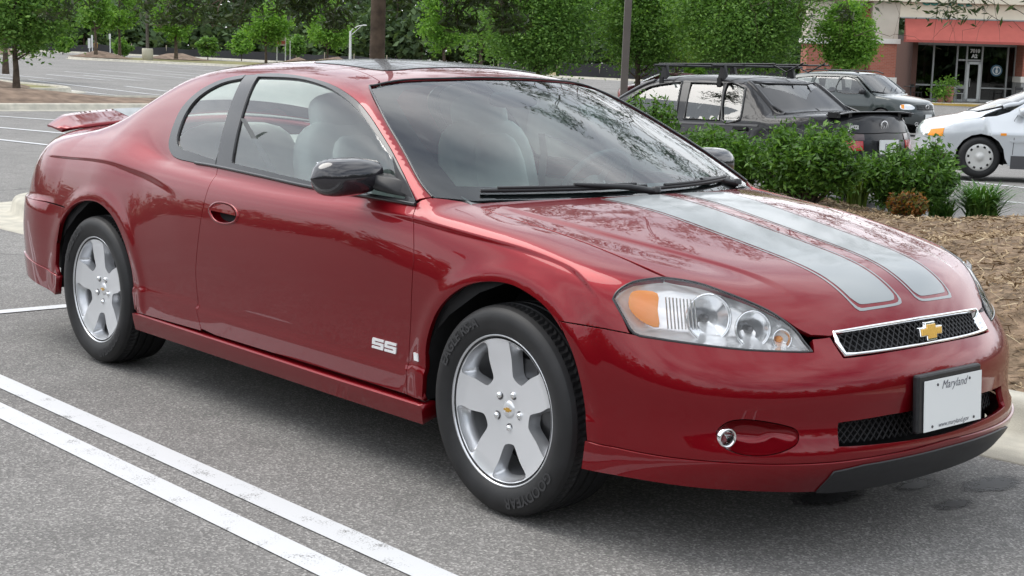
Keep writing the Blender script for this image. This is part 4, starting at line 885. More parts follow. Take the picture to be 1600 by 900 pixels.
MULF=mat('dark_mulch',(.13,.085,.058),rough=.95,var=.3,vscale=3,det=8,col2=(.22,.155,.11),bump=.5,bscale=20)
GRS=mat('dry_grass',(.14,.15,.045),rough=.95,var=.3,vscale=.8,det=9,col2=(.26,.23,.10))
TAN=mat('straw_field',(.30,.24,.13),rough=.95,var=.2,vscale=.25,det=9,col2=(.38,.31,.18))
# terrain grid in view-aligned coordinates
S_=np.concatenate([-np.array([900,500,300,200,140,100,70,50,40,32,26,21,17,14,11,8.5,6.5,5,4,3,2,1.2,.6,0.])[:-1],np.array([0,.6,1.2,2,3,4,5,6.5,8.5,11,14,17,21,26,32,40,50,70,100,140,200,300,500,900.])])
D_=np.concatenate([[-900,-400,-200,-100,-50,-20,-8],np.arange(-2,24,1.),np.arange(24,70,2.),np.arange(70,150,6.),[160,200,300,500,900]])
V=[P3g(a,b) for b in D_ for a in S_]; n_=len(S_)
g=mesh_obj('ground',V,[(j*n_+i,j*n_+i+1,(j+1)*n_+i+1,(j+1)*n_+i) for j in range(len(D_)-1) for i in range(n_-1)],ASP,smooth=True); g['kind']='structure'
def sheet(name,poly,off,m,step=1.0,zf=None,kind='structure',parent=None,skirt=0):
    """a sheet of paving draped on the terrain, poly in world x,y"""
    po=resamp(np.array(poly,float),step); mn,mxx=po.min(0),po.max(0)
    q=np.stack(np.meshgrid(np.arange(mn[0]+step*.5,mxx[0],step),np.arange(mn[1]+step*.5,mxx[1],step)),-1).reshape(-1,2); q=q[inside(po,q)] if len(q) else q
    if len(q): 
        keep=np.array([((po-p)**2).sum(1).min()>(step*.4)**2 for p in q]); q=q[keep]
    al=np.concatenate([po,q]) if len(q) else po; n=len(po)
    v,e,f,_,_,_=geometry.delaunay_2d_cdt([Vector(p) for p in al],[(i,(i+1)%n) for i in range(n)],[],0,1e-6)
    U=np.array([tuple(p) for p in v]); T=np.array([t for t in f if len(t)==3]); T=T[inside(po,U[T].mean(1))]
    ar_=np.array([area(U[t]) for t in T]); T[ar_<0]=T[ar_<0][:,::-1]
    z=gz(U[:,0],U[:,1])+off+(zf(U[:,0],U[:,1]) if zf else 0)
    o=mesh_obj(name,np.column_stack([U,z]),T,m,parent,smooth=True)
    if kind: o['kind']=kind
    return o
def line(name,a,b,w,off=.004,par=None,m=PAINT):
    a=np.array(a,float); b=np.array(b,float); t=(b-a)/np.linalg.norm(b-a); nn=np.array([-t[1],t[0]])*w/2
    L_=np.linalg.norm(b-a); 
    return sheet(name,[a+nn,b+nn,b-nn,a-nn],off,m,step=max(.5,L_/6))
def kerb(name,path,left=True,h=.14,top=.16,gut=.42,sm=5,zb=0.0,closed=False):
    P=crs(path,sm,closed); m=len(P); mb=MB(); rings=[]
    for i in range(m):
        a=P[(i-1)%m] if closed or i>0 else P[i]; b=P[(i+1)%m] if closed or i<m-1 else P[i]
        t=(b-a)/np.linalg.norm(b-a); nn=np.array([-t[1],t[0]])*(1 if left else -1)   # nn points to the island side
        z0=float(gz(*P[i])); R=[]
        for o_,z in ((-gut,-.02),(-gut,.006),(-.06,.002),(-.02,.02),(0,h*.75),(.02,h*.95),(.045,h),(top,h),(top,-.02)): R.append((P[i][0]+nn[0]*o_,P[i][1]+nn[1]*o_,z0+z+zb))
        rings.append(R)
    mb.loft(rings+([rings[0]] if closed else []),caps=False); o=mb.build(name,CON); o['kind']='structure'; return o
# near painted lines
for a,b in (((-9.5,-1.43),(3.2,-1.41)),((-9.5,-1.64),(3.2,-1.61))): line('painted_line',a,b,.105)
line('painted_line',(-4.29,-1.2),(-4.26,.66),.10,off=.0045)
# measured stall lines further out
segs=[((-24.5,5.2),(-17.0,6.9)),((-22.5,4.2),(-14.5,5.35)),((-24.5,7.3),(-21.0,8.6)),((-50.1,17.6),(-44.5,17.9)),((-50.1,19.8),(-44.6,19.75)),((-54.9,22.7),(-46.5,22.5)),((-59,26.2),(-48.1,25.2)),((-63,30.6),(-52,29.5)),((-68,35.3),(-58,34.4)),
 ((-44,14.7),(-32.8,14.35)),((-44,16.5),(-33,15.8)),((-40,17.9),(-34.8,17.3)),((-40,20.3),(-34.8,19.8)),((-40,22.8),(-34.8,22.3)),((-56,27.9),(-49,27.3)),((-60,32.6),(-53,31.9)),((-50,21.2),(-45,21.1)),((-47,16.2),(-44.6,16.3))]
segs+=[((-52-k*4.6,24.0+k*2.7),(-47-k*4.4,23.6+k*2.7)) for k in range(5,9)]
for a,b in segs: line('painted_line',a,b,.13,off=.006)
for a,b in (((-8.7,15.2),(-3.5,13.1)),((-5.9,11.75),(-1.5,11.2)),((-12,22),(-4,20.5)),((-2.5,17.2),(3,15.6))): line('painted_line',a,b,.11,off=.006)
# near island
near=[(8,2.4),(5,1.95),(3,1.68),(.42,1.45),(-2,1.35),(-5,1.23),(-7.3,1.12),(-8.5,1.13),(-9.15,1.45),(-9.4,2.3),(-9.5,4.5),(-9.4,5.8),(-9.1,6.8),(-8.2,7.35),(-6,7.45),(-2,7.5),(3,7.6),(8,7.6)]
kerb('kerb',near,left=False)
isl=[tuple(p+np.array([0,0])) for p in crs(near,4)]
def mound(x,y):
    e=ss(0,1.3,np.minimum(np.minimum(y-(1.5+.10*x*(x>0)),7.35-y),x+9.3))
    return .02+.20*e+.22*np.exp(-((x-1.5)**2/14+(y-4.8)**2/4))+.05*np.sin(1.9*x+.7*y)*e+.04*np.sin(3.3*y-x)*e
isl_in=inset(resamp(np.array(isl),.4),.13)
sheet('mulch_bed',isl_in,.07,MUL,step=.28,zf=lambda x,y: mound(x,y))
# loose shredded bark over the bed
def fastmesh(name,V,quads,m,parent=None):
    me=bpy.data.meshes.new(name); nv=len(V); nf=len(quads); k=quads.shape[1]
    me.vertices.add(nv); me.vertices.foreach_set('co',np.ascontiguousarray(V,dtype=np.float32).ravel()); me.loops.add(nf*k); me.loops.foreach_set('vertex_index',np.ascontiguousarray(quads,dtype=np.int32).ravel())
    me.polygons.add(nf); me.polygons.foreach_set('loop_start',np.arange(0,nf*k,k,dtype=np.int32)); me.polygons.foreach_set('loop_total',np.full(nf,k,dtype=np.int32)); me.update(calc_edges=True); me.materials.append(m)
    o=bpy.data.objects.new(name,me); COL.objects.link(o)
    if parent: o.parent=parent
    return o
def island_mat(name,cols,rough=.9,trans=0,spec=.3):
    """colour varies from piece to piece"""
    m=bpy.data.materials.new(name); m.use_nodes=True; n=m.node_tree; b=n.nodes['Principled BSDF']; g=n.nodes.new('ShaderNodeNewGeometry'); r=n.nodes.new('ShaderNodeValToRGB')
    e=r.color_ramp.elements; e[0].position=0; e[0].color=(*cols[0],1); e[1].position=1; e[1].color=(*cols[-1],1)
    for i,c in enumerate(cols[1:-1]): x=e.new((i+1)/(len(cols)-1)); x.color=(*c,1)
    n.links.new(g.outputs['Random Per Island'],r.inputs[0]); n.links.new(r.outputs[0],b.inputs['Base Color']); b.inputs['Roughness'].default_value=rough; b.inputs['Specular IOR Level'].default_value=spec
    if trans:
        t=n.nodes.new('ShaderNodeBsdfTranslucent'); sc_=n.nodes.new('ShaderNodeVectorMath'); sc_.operation='MULTIPLY'; sc_.inputs[1].default_value=(1.25,1.35,.6); n.links.new(r.outputs[0],sc_.inputs[0]); n.links.new(sc_.outputs[0],t.inputs[0])
        mx_=n.nodes.new('ShaderNodeMixShader'); mx_.inputs[0].default_value=trans; o=n.nodes['Material Output']; n.links.new(b.outputs[0],mx_.inputs[1]); n.links.new(t.outputs[0],mx_.inputs[2]); n.links.new(mx_.outputs[0],o.inputs[0])
    return m
BARK=island_mat('bark_shreds',[(.10,.060,.032),(.19,.125,.07),(.27,.19,.11),(.42,.32,.20),(.15,.10,.056),(.24,.165,.095),(.55,.45,.30)])
N_=60000; xs=rng.uniform(-6.2,3.2,N_); ys=rng.uniform(1.62,7.4,N_)**1.0; k=inside(inset(isl_in,.03),np.stack([xs,ys],1)); xs,ys=xs[k],ys[k]; n_=len(xs)
zs=gz(xs,ys)+.07+mound(xs,ys)+rng.uniform(.002,.03,n_); a=rng.uniform(0,2*math.pi,n_); ln=rng.uniform(.02,.085,n_); w_=rng.uniform(.003,.010,n_); el=rng.normal(0,.28,n_)
dv=np.stack([np.cos(a)*np.cos(el),np.sin(a)*np.cos(el),np.sin(el)],1)*ln[:,None]/2; sv=np.stack([-np.sin(a),np.cos(a),rng.normal(0,.5,n_)],1)*w_[:,None]/2; c=np.stack([xs,ys,zs],1)
V=np.stack([c-dv-sv,c+dv-sv*.6,c+dv+sv*.6,c-dv+sv],1).reshape(-1,3); o=fastmesh('shredded_bark',V,np.arange(n_*4).reshape(-1,4),BARK); o['kind']='stuff'
# oil stains
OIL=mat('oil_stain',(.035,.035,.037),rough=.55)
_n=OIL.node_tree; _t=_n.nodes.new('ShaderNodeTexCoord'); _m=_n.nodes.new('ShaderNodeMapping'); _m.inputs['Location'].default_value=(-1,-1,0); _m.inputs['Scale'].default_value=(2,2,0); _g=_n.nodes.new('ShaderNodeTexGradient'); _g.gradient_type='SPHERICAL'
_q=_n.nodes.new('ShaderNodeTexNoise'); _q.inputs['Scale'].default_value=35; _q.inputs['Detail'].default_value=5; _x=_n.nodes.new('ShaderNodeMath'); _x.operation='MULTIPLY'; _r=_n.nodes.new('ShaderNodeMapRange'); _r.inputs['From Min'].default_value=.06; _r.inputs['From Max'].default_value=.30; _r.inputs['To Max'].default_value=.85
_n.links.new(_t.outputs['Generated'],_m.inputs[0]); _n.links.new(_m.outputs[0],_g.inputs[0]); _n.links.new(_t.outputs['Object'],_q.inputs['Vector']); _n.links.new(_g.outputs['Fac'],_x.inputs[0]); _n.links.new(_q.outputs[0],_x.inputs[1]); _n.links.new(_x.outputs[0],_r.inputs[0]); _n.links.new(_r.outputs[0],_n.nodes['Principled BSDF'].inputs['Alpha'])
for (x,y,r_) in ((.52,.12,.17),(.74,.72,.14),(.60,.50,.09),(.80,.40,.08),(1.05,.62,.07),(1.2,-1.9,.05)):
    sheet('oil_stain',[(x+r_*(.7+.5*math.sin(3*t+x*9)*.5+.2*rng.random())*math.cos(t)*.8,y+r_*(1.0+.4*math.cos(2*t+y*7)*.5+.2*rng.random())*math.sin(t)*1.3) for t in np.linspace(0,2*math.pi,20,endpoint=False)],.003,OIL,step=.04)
# far islands and kerbs
def ring_path(pts): return [tuple(p) for p in pts]
med=[(-26.4,-2),(-26.4,8),(-26.3,13),(-26.3,19),(-26.8,26),(-28.4,27),(-30,26),(-30.5,19),(-30.5,12),(-30.6,8),(-30.8,-2)]
kerb('kerb',med,left=True,closed=True,sm=3)
med_in=inset(resamp(crs(med,4,True),.8),.13); sheet('mulch_strip',med_in,.06,MULF,step=.7,zf=lambda x,y: .02+.13*np.exp(-((x+28.4)/1.1)**2)*(1+.35*np.sin(.9*y))+.17*np.exp(-(((x+29.4)**2+(y-9.6)**2)/3)))
i2=[(-34.4,8),(-34.4,11.5),(-34.9,13.6),(-36.5,14.2),(-39.4,14.0),(-46,14.0),(-47,11),(-46,6),(-40,5),(-35,6)]
kerb('kerb',i2,left=True,closed=True,sm=3)
i2i=inset(resamp(crs(i2,4,True),.8),.13); sheet('grass_island',i2i,.09,GRS,step=.8)
sheet('mulch_mound',[(-33.0+ -2.4+2.2*math.cos(t),10.9+1.7*math.sin(t)) for t in np.linspace(0,2*math.pi,20,endpoint=False)],.10,MULF,step=.45,zf=lambda x,y: .32*np.exp(-((x+35.4)**2+(y-10.9)**2)/2.2))
sheet('mulch_mound',[(-43.2+2.4*math.cos(t),12.6+1.5*math.sin(t)) for t in np.linspace(0,2*math.pi,20,endpoint=False)],.10,MULF,step=.45,zf=lambda x,y: .55*np.exp(-((x+43.2)**2+(y-12.6)**2)/2.0))
def far_isle(pts,mounds,m=GRS):
    W_=[sd(*p) for p in pts]; kerb('kerb',W_,left=area(np.array(W_))>0,closed=True,sm=3,gut=.6); q=inset(resamp(crs(W_,4,True),2.),.13); sheet('grass_island',q,.1,m,step=2.5)
    for s_,d_,r_,h_ in mounds: x0,y0=sd(s_,d_); sheet('mulch_mound',[(x0+r_*math.cos(t),y0+r_*math.sin(t)) for t in np.linspace(0,2*math.pi,16,endpoint=False)],.12,MULF,step=.8,zf=lambda x,y,x0=x0,y0=y0: h_*np.exp(-((x-x0)**2+(y-y0)**2)/(r_*r_*.35)))
far_isle([(-29,97),(-24,94),(-16,94),(-12.5,98),(-13,104),(-18,112),(-25,112),(-29,105)],[(-27.5,99,2.2,.5),(-14.6,100,2.0,.6),(-24.5,108,2.5,.5)])
far_isle([(-12,76),(-9,73),(-6,74),(-5,80),(-8,84),(-12,82)],[(-9.6,78,2.6,.9)])
far_isle([(-48,92),(-38,90),(-31.5,92),(-31,96),(-38,100),(-48,99)],[(-33,95,2.2,.6),(-36.5,97,3,.8)])
# far road edge, straw field behind the silt fence
sheet('straw_field',[sd(*p) for p in ((-75,150),(-45,141),(-30,141),(-20,137),(-12,132),(-6,126),(0,121),(6,117),(14,113),(30,112),(48,118),(60,180),(0,200),(-75,200))],.02,TAN,step=6)
kerb('kerb',[sd(*p) for p in ((-75,139),(-45,131),(-30,131),(-20,127),(-12,122),(-6,116),(0,112),(6,109),(14,106),(24,104))],left=True,gut=.5,sm=4)
# ---------------- vegetation ----------------
def leafcloud(C_,size,asp=.45,droop=0.,fold=.25,up=.4):
    """C_: leaf centres Nx3 -> two-triangle folded leaves"""
    n=len(C_); d_=rng.normal(0,1,(n,3)); d_[:,2]=d_[:,2]*.6-droop; d_/=np.linalg.norm(d_,axis=1)[:,None]
    nn=rng.normal(0,1,(n,3)); nn[:,2]+=up*2; w=np.cross(d_,nn); w/=np.linalg.norm(w,axis=1)[:,None]+1e-9; u=np.cross(w,d_)
    L_=size*rng.uniform(.65,1.35,n)[:,None]; W_=L_*asp
    a=C_-d_*L_*.5; b=C_+w*W_*.5+u*W_*fold*.5; c=C_+d_*L_*.5; e=C_-w*W_*.5+u*W_*fold*.5
    V=np.stack([a,b,c,e],1).reshape(-1,3); return V
def clumps(c,r,n,flat=.8,hollow=.35,bottom=-.9):
    p=rng.normal(0,1,(n*3,3)); p/=np.linalg.norm(p,axis=1)[:,None]; rad=rng.uniform(hollow,1,(n*3,1))**.6; p=p*rad; p=p[p[:,2]>bottom][:n]
    return np.array(c)+p*np.array(r)
G1=island_mat('leaf_green',[(0.062,0.133,0.026),(0.099,0.211,0.040),(0.166,0.299,0.062),(0.078,0.166,0.035),(0.221,0.365,0.085)],.6,.35)
G2=island_mat('leaf_bright_green',[(0.070,0.166,0.024),(0.131,0.278,0.038),(0.209,0.383,0.061),(0.096,0.209,0.031),(0.260,0.434,0.086)],.6,.38)
G3=island_mat('leaf_dark_green',[(0.026,0.054,0.016),(0.045,0.090,0.024),(0.072,0.125,0.032),(0.032,0.067,0.019)],.6,.3)
G4=island_mat('leaf_yellow_green',[(0.118,0.202,0.034),(0.185,0.302,0.050),(0.286,0.403,0.084),(0.151,0.235,0.042)],.6,.4)
GW=island_mat('far_wood_leaves',[(0.049,0.084,0.042),(0.073,0.126,0.052),(0.106,0.162,0.068),(0.059,0.101,0.049),(0.089,0.130,0.073)],.7,.25)
OKL=island_mat('oak_leaves',[(.022,.038,.010),(.04,.066,.016),(.018,.030,.009),(.06,.095,.025)],.5,.3)
REDL=island_mat('russet_leaves',[(.22,.07,.02),(.30,.12,.03),(.12,.09,.02),(.07,.11,.02)],.6,.3)
TRK=mat('tree_bark',(.085,.062,.045),rough=.95,var=.4,vscale=9,det=6,bump=.8,bscale=25)
def tree(name,s_,d_,h,cr,cz,ch,m,label,group=None,ncl=60,nl=60,ls=.22,tr=.09,xy=None,lean=0,asp=.5,cat='tree',base=True,droop=.1,hollow=.35,spread=None,zb=0):
    x,y=xy if xy else sd(s_,d_); z=float(gz(x,y))+zb
    t=empty(name,(x,y,z),0,label,cat,group)
    K=clumps((0,0,cz),(cr,cr,ch),ncl,hollow=hollow); q=1-.35*np.clip((K[:,2]-cz)/ch,0,1); K[:,0]*=q; K[:,1]*=q
    mb=MB(); top=cz+ch*.55; pts=[Vector((lean*k_/6*.3+.02*math.sin(k_*2.1),.02*math.cos(k_*1.7),top*k_/6)) for k_ in range(7)]
    mb.tube([(0,0,-.15)]+pts[1:],[tr*1.35]+[tr*(1-.13*k_) for k_ in range(1,7)],9)
    for kk in K[::max(1,ncl//22)]:
        z0=max(.25*cz,min(top*.9,kk[2]-abs(kk[0])*.5-.2*ch)); f=z0/top; a=pts[min(6,int(f*6))]; bpt=Vector((a.x,a.y,z0)); e=Vector(kk); md=(bpt+e)/2+Vector((0,0,-.06*ch))
        mb.tube([bpt,md,e],[tr*.38,tr*.22,tr*.08],5,cap=False)
    mb.build('trunk',TRK,t,fix=False)
    sp_=spread or cr*.20
    L_=(K[:,None,:]+rng.normal(0,1,(len(K),nl,3))*np.array([sp_,sp_,sp_*.75])).reshape(-1,3); V=leafcloud(L_,ls,asp,droop); fastmesh('crown',V,np.arange(len(V)).reshape(-1,4),m,t)
    return t
Hy=lambda px: 87+.0281*(px-800)
def T(px,d,hpx_top,hpx_bot,halfw,**k):
    """tree helper in metres derived from apparent sizes"""
    s_=(px-800)/2327*d; z=gz(*sd(s_,d)); zt=1.435-(hpx_top-Hy(px))*d/2327-z; zb_=1.435-(hpx_bot-Hy(px))*d/2327-z; return dict(s_=s_,d_=d,h=zt,cr=halfw*d/2327,cz=(zt+zb_)/2,ch=(zt-zb_)/2)
tree('shade_tree',**T(23,37.5,-70,84,92),m=G1,label='dark leafy tree on the mulch strip at the far left edge',ncl=90,nl=216,ls=0.115,tr=.085,zb=.15)
tree('shade_tree',**T(7,48,-60,78,60),m=G1,label='thin-trunked tree on a mulch mound behind the dark tree at the left edge',ncl=60,nl=126,ls=0.158,tr=.09,zb=.35)
LG='young trees in the parking lot islands'
tree('young_tree',**T(147,96,-22,64,25),m=G2,label='young tree left of its near twin, just right of the gap of sky',group=LG,ncl=50,nl=108,ls=0.216,tr=.10,zb=.5)
tree('young_tree',**T(184,104,-38,62,28),m=G2,label='young tree second from the gap of sky, between its twin and the tall dark pole',group=LG,ncl=50,nl=108,ls=0.216,tr=.10,zb=.4)
tree('young_tree',**T(271,100,-12,72,31),m=G2,label='bright young tree standing right of the pale cylinder lamp base',group=LG,ncl=60,nl=108,ls=0.216,tr=.11,zb=.4)
tree('young_tree',**T(410,110,8,66,32),m=G2,label='bright young tree above the rear of the red coupe roof, beside the road sign',group=LG,ncl=55,nl=108,ls=0.230,tr=.10)
tree('young_tree',**T(505,108,8,76,36),m=G2,label='bright young tree just left of the white curved street lamp',group=LG,ncl=60,nl=108,ls=0.230,tr=.10)
tree('young_tree',**T(685,95,-30,84,38),m=G2,label='tall bright young tree right of the big oak trunk',group=LG,ncl=70,nl=126,ls=0.216,tr=.11)
tree('young_tree',**T(742,88,-15,92,36),m=G1,label='mid green young tree between the tall bright tree and the broad tree',group=LG,ncl=50,nl=108,ls=0.202,tr=.11)
tree('broad_tree',**T(828,60,-90,108,84),m=G1,label='broad dense tree above the middle of the coupe roof, its leaves hanging low',ncl=130,nl=286,ls=0.143,tr=.16,spread=.55)
tree('broad_tree',**T(985,62,-60,118,54),m=G1,label='dense tree right behind the square brown lamp pole',ncl=90,nl=242,ls=0.143,tr=.13,spread=.45)
tree('broad_tree',**T(1138,58,-100,104,102),m=G1,label='big round tree above the black sedan with the roof rack',ncl=170,nl=330,ls=0.136,tr=.17,spread=.6)
tree('broad_tree',**T(1045,66,-70,100,50),m=G4,label='yellow-green tree between the lamp pole tree and the big round tree',ncl=70,nl=198,ls=0.143,tr=.12,spread=.45)
tree('young_tree',**T(1304,58,2,112,42),m=G2,label='bright green young tree in front of the brick pillars of the shop',ncl=80,nl=180,ls=0.137,tr=.10)
for i,(px,d,tp,bt,hw) in enumerate(((320,112,55,86,14),(372,118,50,86,18),(188,112,62,84,14),(1075,64,100,122,12),(50,100,52,80,16),(96,118,58,80,14),(455,118,58,88,18))):
    k_=T(px,d,tp,bt,hw); tree('small_bush',m=(G2 if i%2 else G1),label=['round bush left of the low mulch mounds beside a bright young tree','wide bush behind the lot near the rear roof of the coupe','grey-green bush with white blossom on a mulch mound','small bush behind the lot beside the maroon hatchback','bush behind the leftmost tree trunk','bush below the gap of sky','bush behind the white post'][i],ncl=22,nl=50,ls=.3,tr=.04,cat='bush',**k_)
# far wood as one mass, with sky gap on the left
def wood(name,cells,m,seed,ls=.55,per=520):
    r_=np.random.default_rng(seed); Vs=[]; mb=MB()
    for (s_,d_,h,w) in cells:
        x,y=sd(s_,d_); z=float(gz(x,y)); n=per; k=int(n*.09)
        p=r_.normal(0,1,(k,3)); p/=np.linalg.norm(p,axis=1)[:,None]; p*=r_.uniform(.55,1,(k,1)); K=np.array([x,y,z+h*.54])+p*np.array([w,w,h*.47])
        taper=1-.45*np.clip((K[:,2]-z-h*.5)/(h*.5),0,1); K[:,0]=x+(K[:,0]-x)*taper; K[:,1]=y+(K[:,1]-y)*taper
        Vs.append((K[:,None,:]+r_.normal(0,.16*w+.25,(k,n//k,3))).reshape(-1,3)); mb.tube([(x,y,z-.3),(x+r_.normal(0,.2),y,z+h*.6)],[.16,.09],5,cap=False)
    C_=np.concatenate(Vs); V=leafcloud(C_,ls,.7,0); nb=len(mb.V)
    o=fastmesh(name,V,np.arange(len(V)).reshape(-1,4),m); o['kind']='stuff'
    o2=mb.build(name.replace('wood','wood_trunks'),TRK,fix=False); o2['kind']='stuff'
    return o
cells=[]
for row,(d0,jit) in enumerate(((160,5),(168,5),(177,6),(187,7))):
    s_=-74
    while s_<62:
        gap=(-62<s_<-46); h=rng.uniform(15,20) if not gap else rng.uniform(2.5,4.5)+row*.8
        if -66<s_<-62 or -46<s_<-43: h*=.6
        d_=d0+rng.uniform(-jit,jit)+(8 if s_<-20 else 0); cells.append((s_,d_,h,rng.uniform(3.0,4.6))); s_+=rng.uniform(3.2,4.4)
for s_ in np.arange(-72,58,2.4): cells.append((s_,150+rng.uniform(-3,6)+(6 if s_<-20 else 0),rng.uniform(3,6.5),rng.uniform(1.8,2.8)))
wood('far_wood',cells,GW,3,ls=.80,per=620)
# woods that surround the lot on the other sides (seen only in the paint and the glass)
cells=[]
for a in np.arange(0,360,2.2):
    ra=math.radians(a); dirx,diry=math.cos(ra),math.sin(ra); f=dirx*FW[0]+diry*FW[1]
    if f>.86: continue
    R_=rng.uniform(95,125) if f>.25 else rng.uniform(48,66); x,y=CX+dirx*R_,CY+diry*R_; cells.append(((x-CX)*RT[0]+(y-CY)*RT[1],(x-CX)*FW[0]+(y-CY)*FW[1],rng.uniform(9,15),rng.uniform(2.8,4.0))); cells.append(((x-CX*1)*RT[0]*1.06+(y-CY)*RT[1]*1.06+rng.normal(0,1),((x-CX)*FW[0]+(y-CY)*FW[1])*1.06,rng.uniform(4,7),rng.uniform(3.0,4.0)))
wood('surrounding_wood',cells,GW,4,ls=.95,per=560)
# -- big willow oak standing in the near island, overhanging the frame
def oak():
    x,y=-8.79,4.95; t=empty('willow_oak',(x,y,float(gz(x,y))+.2),0,'big oak with straight dark trunk behind the coupe roof, twigs hanging overhead','tree')
    mb=MB(); mb.tube([(0,0,-.3),(0,0,.3),(.03,0,1.5),(0,.04,3),(-.05,.05,4.6),(0,0,6.2),(.05,0,7.2)],[.13,.085,.075,.072,.066,.05,.025],12)
    r_=np.random.default_rng(11); Ls=[]; tips=[]
    def limb(p0,p1,r0,depth):
        p0=np.array(p0,float); p1=np.array(p1,float); L_=np.linalg.norm(p1-p0); n=6; P=[p0+(p1-p0)*k/n+np.array([0,0,.10*L_*math.sin(math.pi*k/n)])+r_.normal(0,.03*L_,3)*(0<k<n) for k in range(n+1)]
        mb.tube(P,[r0*(1-.75*k/n) for k in range(n+1)],5,cap=False)
        if depth>0:
            for k in (3,4,5,6):
                for _ in range(2 if k>4 else 1):
                    d=(p1-p0)/L_; o=r_.normal(0,1,3); o-=d*o.dot(d); o/=np.linalg.norm(o); q=P[k]+(d*.6+o*.75+np.array([0,0,-.12]))*L_*r_.uniform(.30,.48); q[2]=max(q[2],1.42); limb(P[k],q,r0*.35,depth-1)
        else: tips.append((p0,p1))
    # directions: u along the picture right (RT), v away from the camera (FW)
    def W_(a,b,c): return np.array([RT[0]*a+FW[0]*b,RT[1]*a+FW[1]*b,c])
    ends=[(5.2,-.8,2.15),(6.2,-.2,2.0),(-1.4,-.5,1.7),(-.6,.6,1.75),(-2.4,.3,1.85),(.6,.4,1.8),(1.1,-.4,1.95),(-2.6,-.3,3.3),(-1.3,-1.4,3.5),(-3.0,1.2,4.4),(1.3,-1.2,3.5),(2.6,.6,4.4),(3.7,-.6,3.5),(5.0,-.9,2.9),(2.4,-1.6,4.2),(3.6,-1.9,4.4),(-2.0,-1.6,4.3),(5.6,.8,4.2),(.3,2.4,4.8),(-1,1.0,5.8),(1.5,.6,5.9),(1.2,2.6,4.9),(5.4,-1.6,3.6),(4.4,1.9,4.9)]
    for i,(a,b,c) in enumerate(ends):
        z0=max(2.5,min(5.2,c-1.3+.2*(i%3))); limb((0,0,z0),W_(a,b,c),.028,2)
    mb.build('trunk',TRK,t,fix=False)
    C_=[]
    for p0,p1 in tips:
        n=int(r_.integers(34,52)); f=r_.uniform(.15,1.1,(n,1)); C_.append(p0+(p1-p0)*f+r_.normal(0,.055,(n,3)))
    C_=np.concatenate(C_); zmin=1.435-.2+0.0
    # keep foliage above a browse line that rises towards the middle of the lot
    u=C_[:,0]*RT[0]+C_[:,1]*RT[1]; v=C_[:,0]*FW[0]+C_[:,1]*FW[1]
    keep=(C_[:,2]>1.45+.02*np.abs(v)+.22*(u>1.7)+.25*(np.abs(u-3)<1.0)); C_=C_[keep]
    V=leafcloud(C_,.095,.26,.5,.15); print('oak leaves',len(C_)); fastmesh('crown',V,np.arange(len(V)).reshape(-1,4),OKL,t)
oak()
# -- shrubs on the bed
SH=island_mat('shrub_leaves',[(0.052,0.128,0.018),(0.083,0.189,0.027),(0.038,0.090,0.015),(0.128,0.257,0.045),(0.181,0.332,0.061)],.45,.3,.4)
def shrub(px,d,top,bot,hw,label,m=SH,n=5200,ls=.052,group='leafy shrubs on the mulch bed'):
    s_=(px-800)/2327*d; x,y=sd(s_,d); z=float(gz(x,y)+.07+mound(x,y)); zt=1.435-(top-Hy(px))*d/2327; H_=zt-z; R_=hw*d/2327
    t=empty('shrub',(x,y,z),0,label,'shrub',group); mb=MB()
    K=[]
    for i in range(70):
        a=rng.uniform(0,2*math.pi); r_=R_*rng.uniform(.25,1)**.7; hh=H_*(.95-.38*(r_/R_)**2.2)*rng.uniform(.72,1.03); K.append((r_*math.cos(a),r_*math.sin(a),hh)); mb.tube([(.05*math.cos(a),.05*math.sin(a),0),(r_*.55*math.cos(a),r_*.55*math.sin(a),hh*.55),(r_*math.cos(a),r_*math.sin(a),hh)],[.010,.006,.003],4,cap=False)
    mb.build('stems',TRK,t,fix=False); K=np.array(K); 
    f=rng.uniform(.25,1.03,(n,1))**.7; ki=K[rng.integers(0,len(K),n)]; base=np.stack([ki[:,0]*.3,ki[:,1]*.3,ki[:,2]*0],1); C_=base+(ki-base)*f+rng.normal(0,R_*.085,(n,3)); C_=C_[C_[:,2]>.04]
    V=leafcloud(C_,ls,.38,-.5,.2); fastmesh('foliage',V,np.arange(len(V)).reshape(-1,4),m,t)
    return t
shrub(1003,13.2,131,300,60,'small shrub peeking over the windshield edge at the base of the brown lamp pole',n=9500)
shrub(1122,12.6,191,330,84,'leafy shrub beside the windshield corner, left of its larger twin',n=13000)
shrub(1255,12.0,183,330,92,'largest leafy shrub, directly in front of the black sedan trunk',n=15000)
shrub(1420,12.6,204,335,80,'leafy shrub hiding the black sedan license plate, right of the largest one',n=11500)
shrub(1412,11.7,292,338,36,'low russet and green shrub below the shrub on the right',m=REDL,n=1500,ls=.045,group=None)
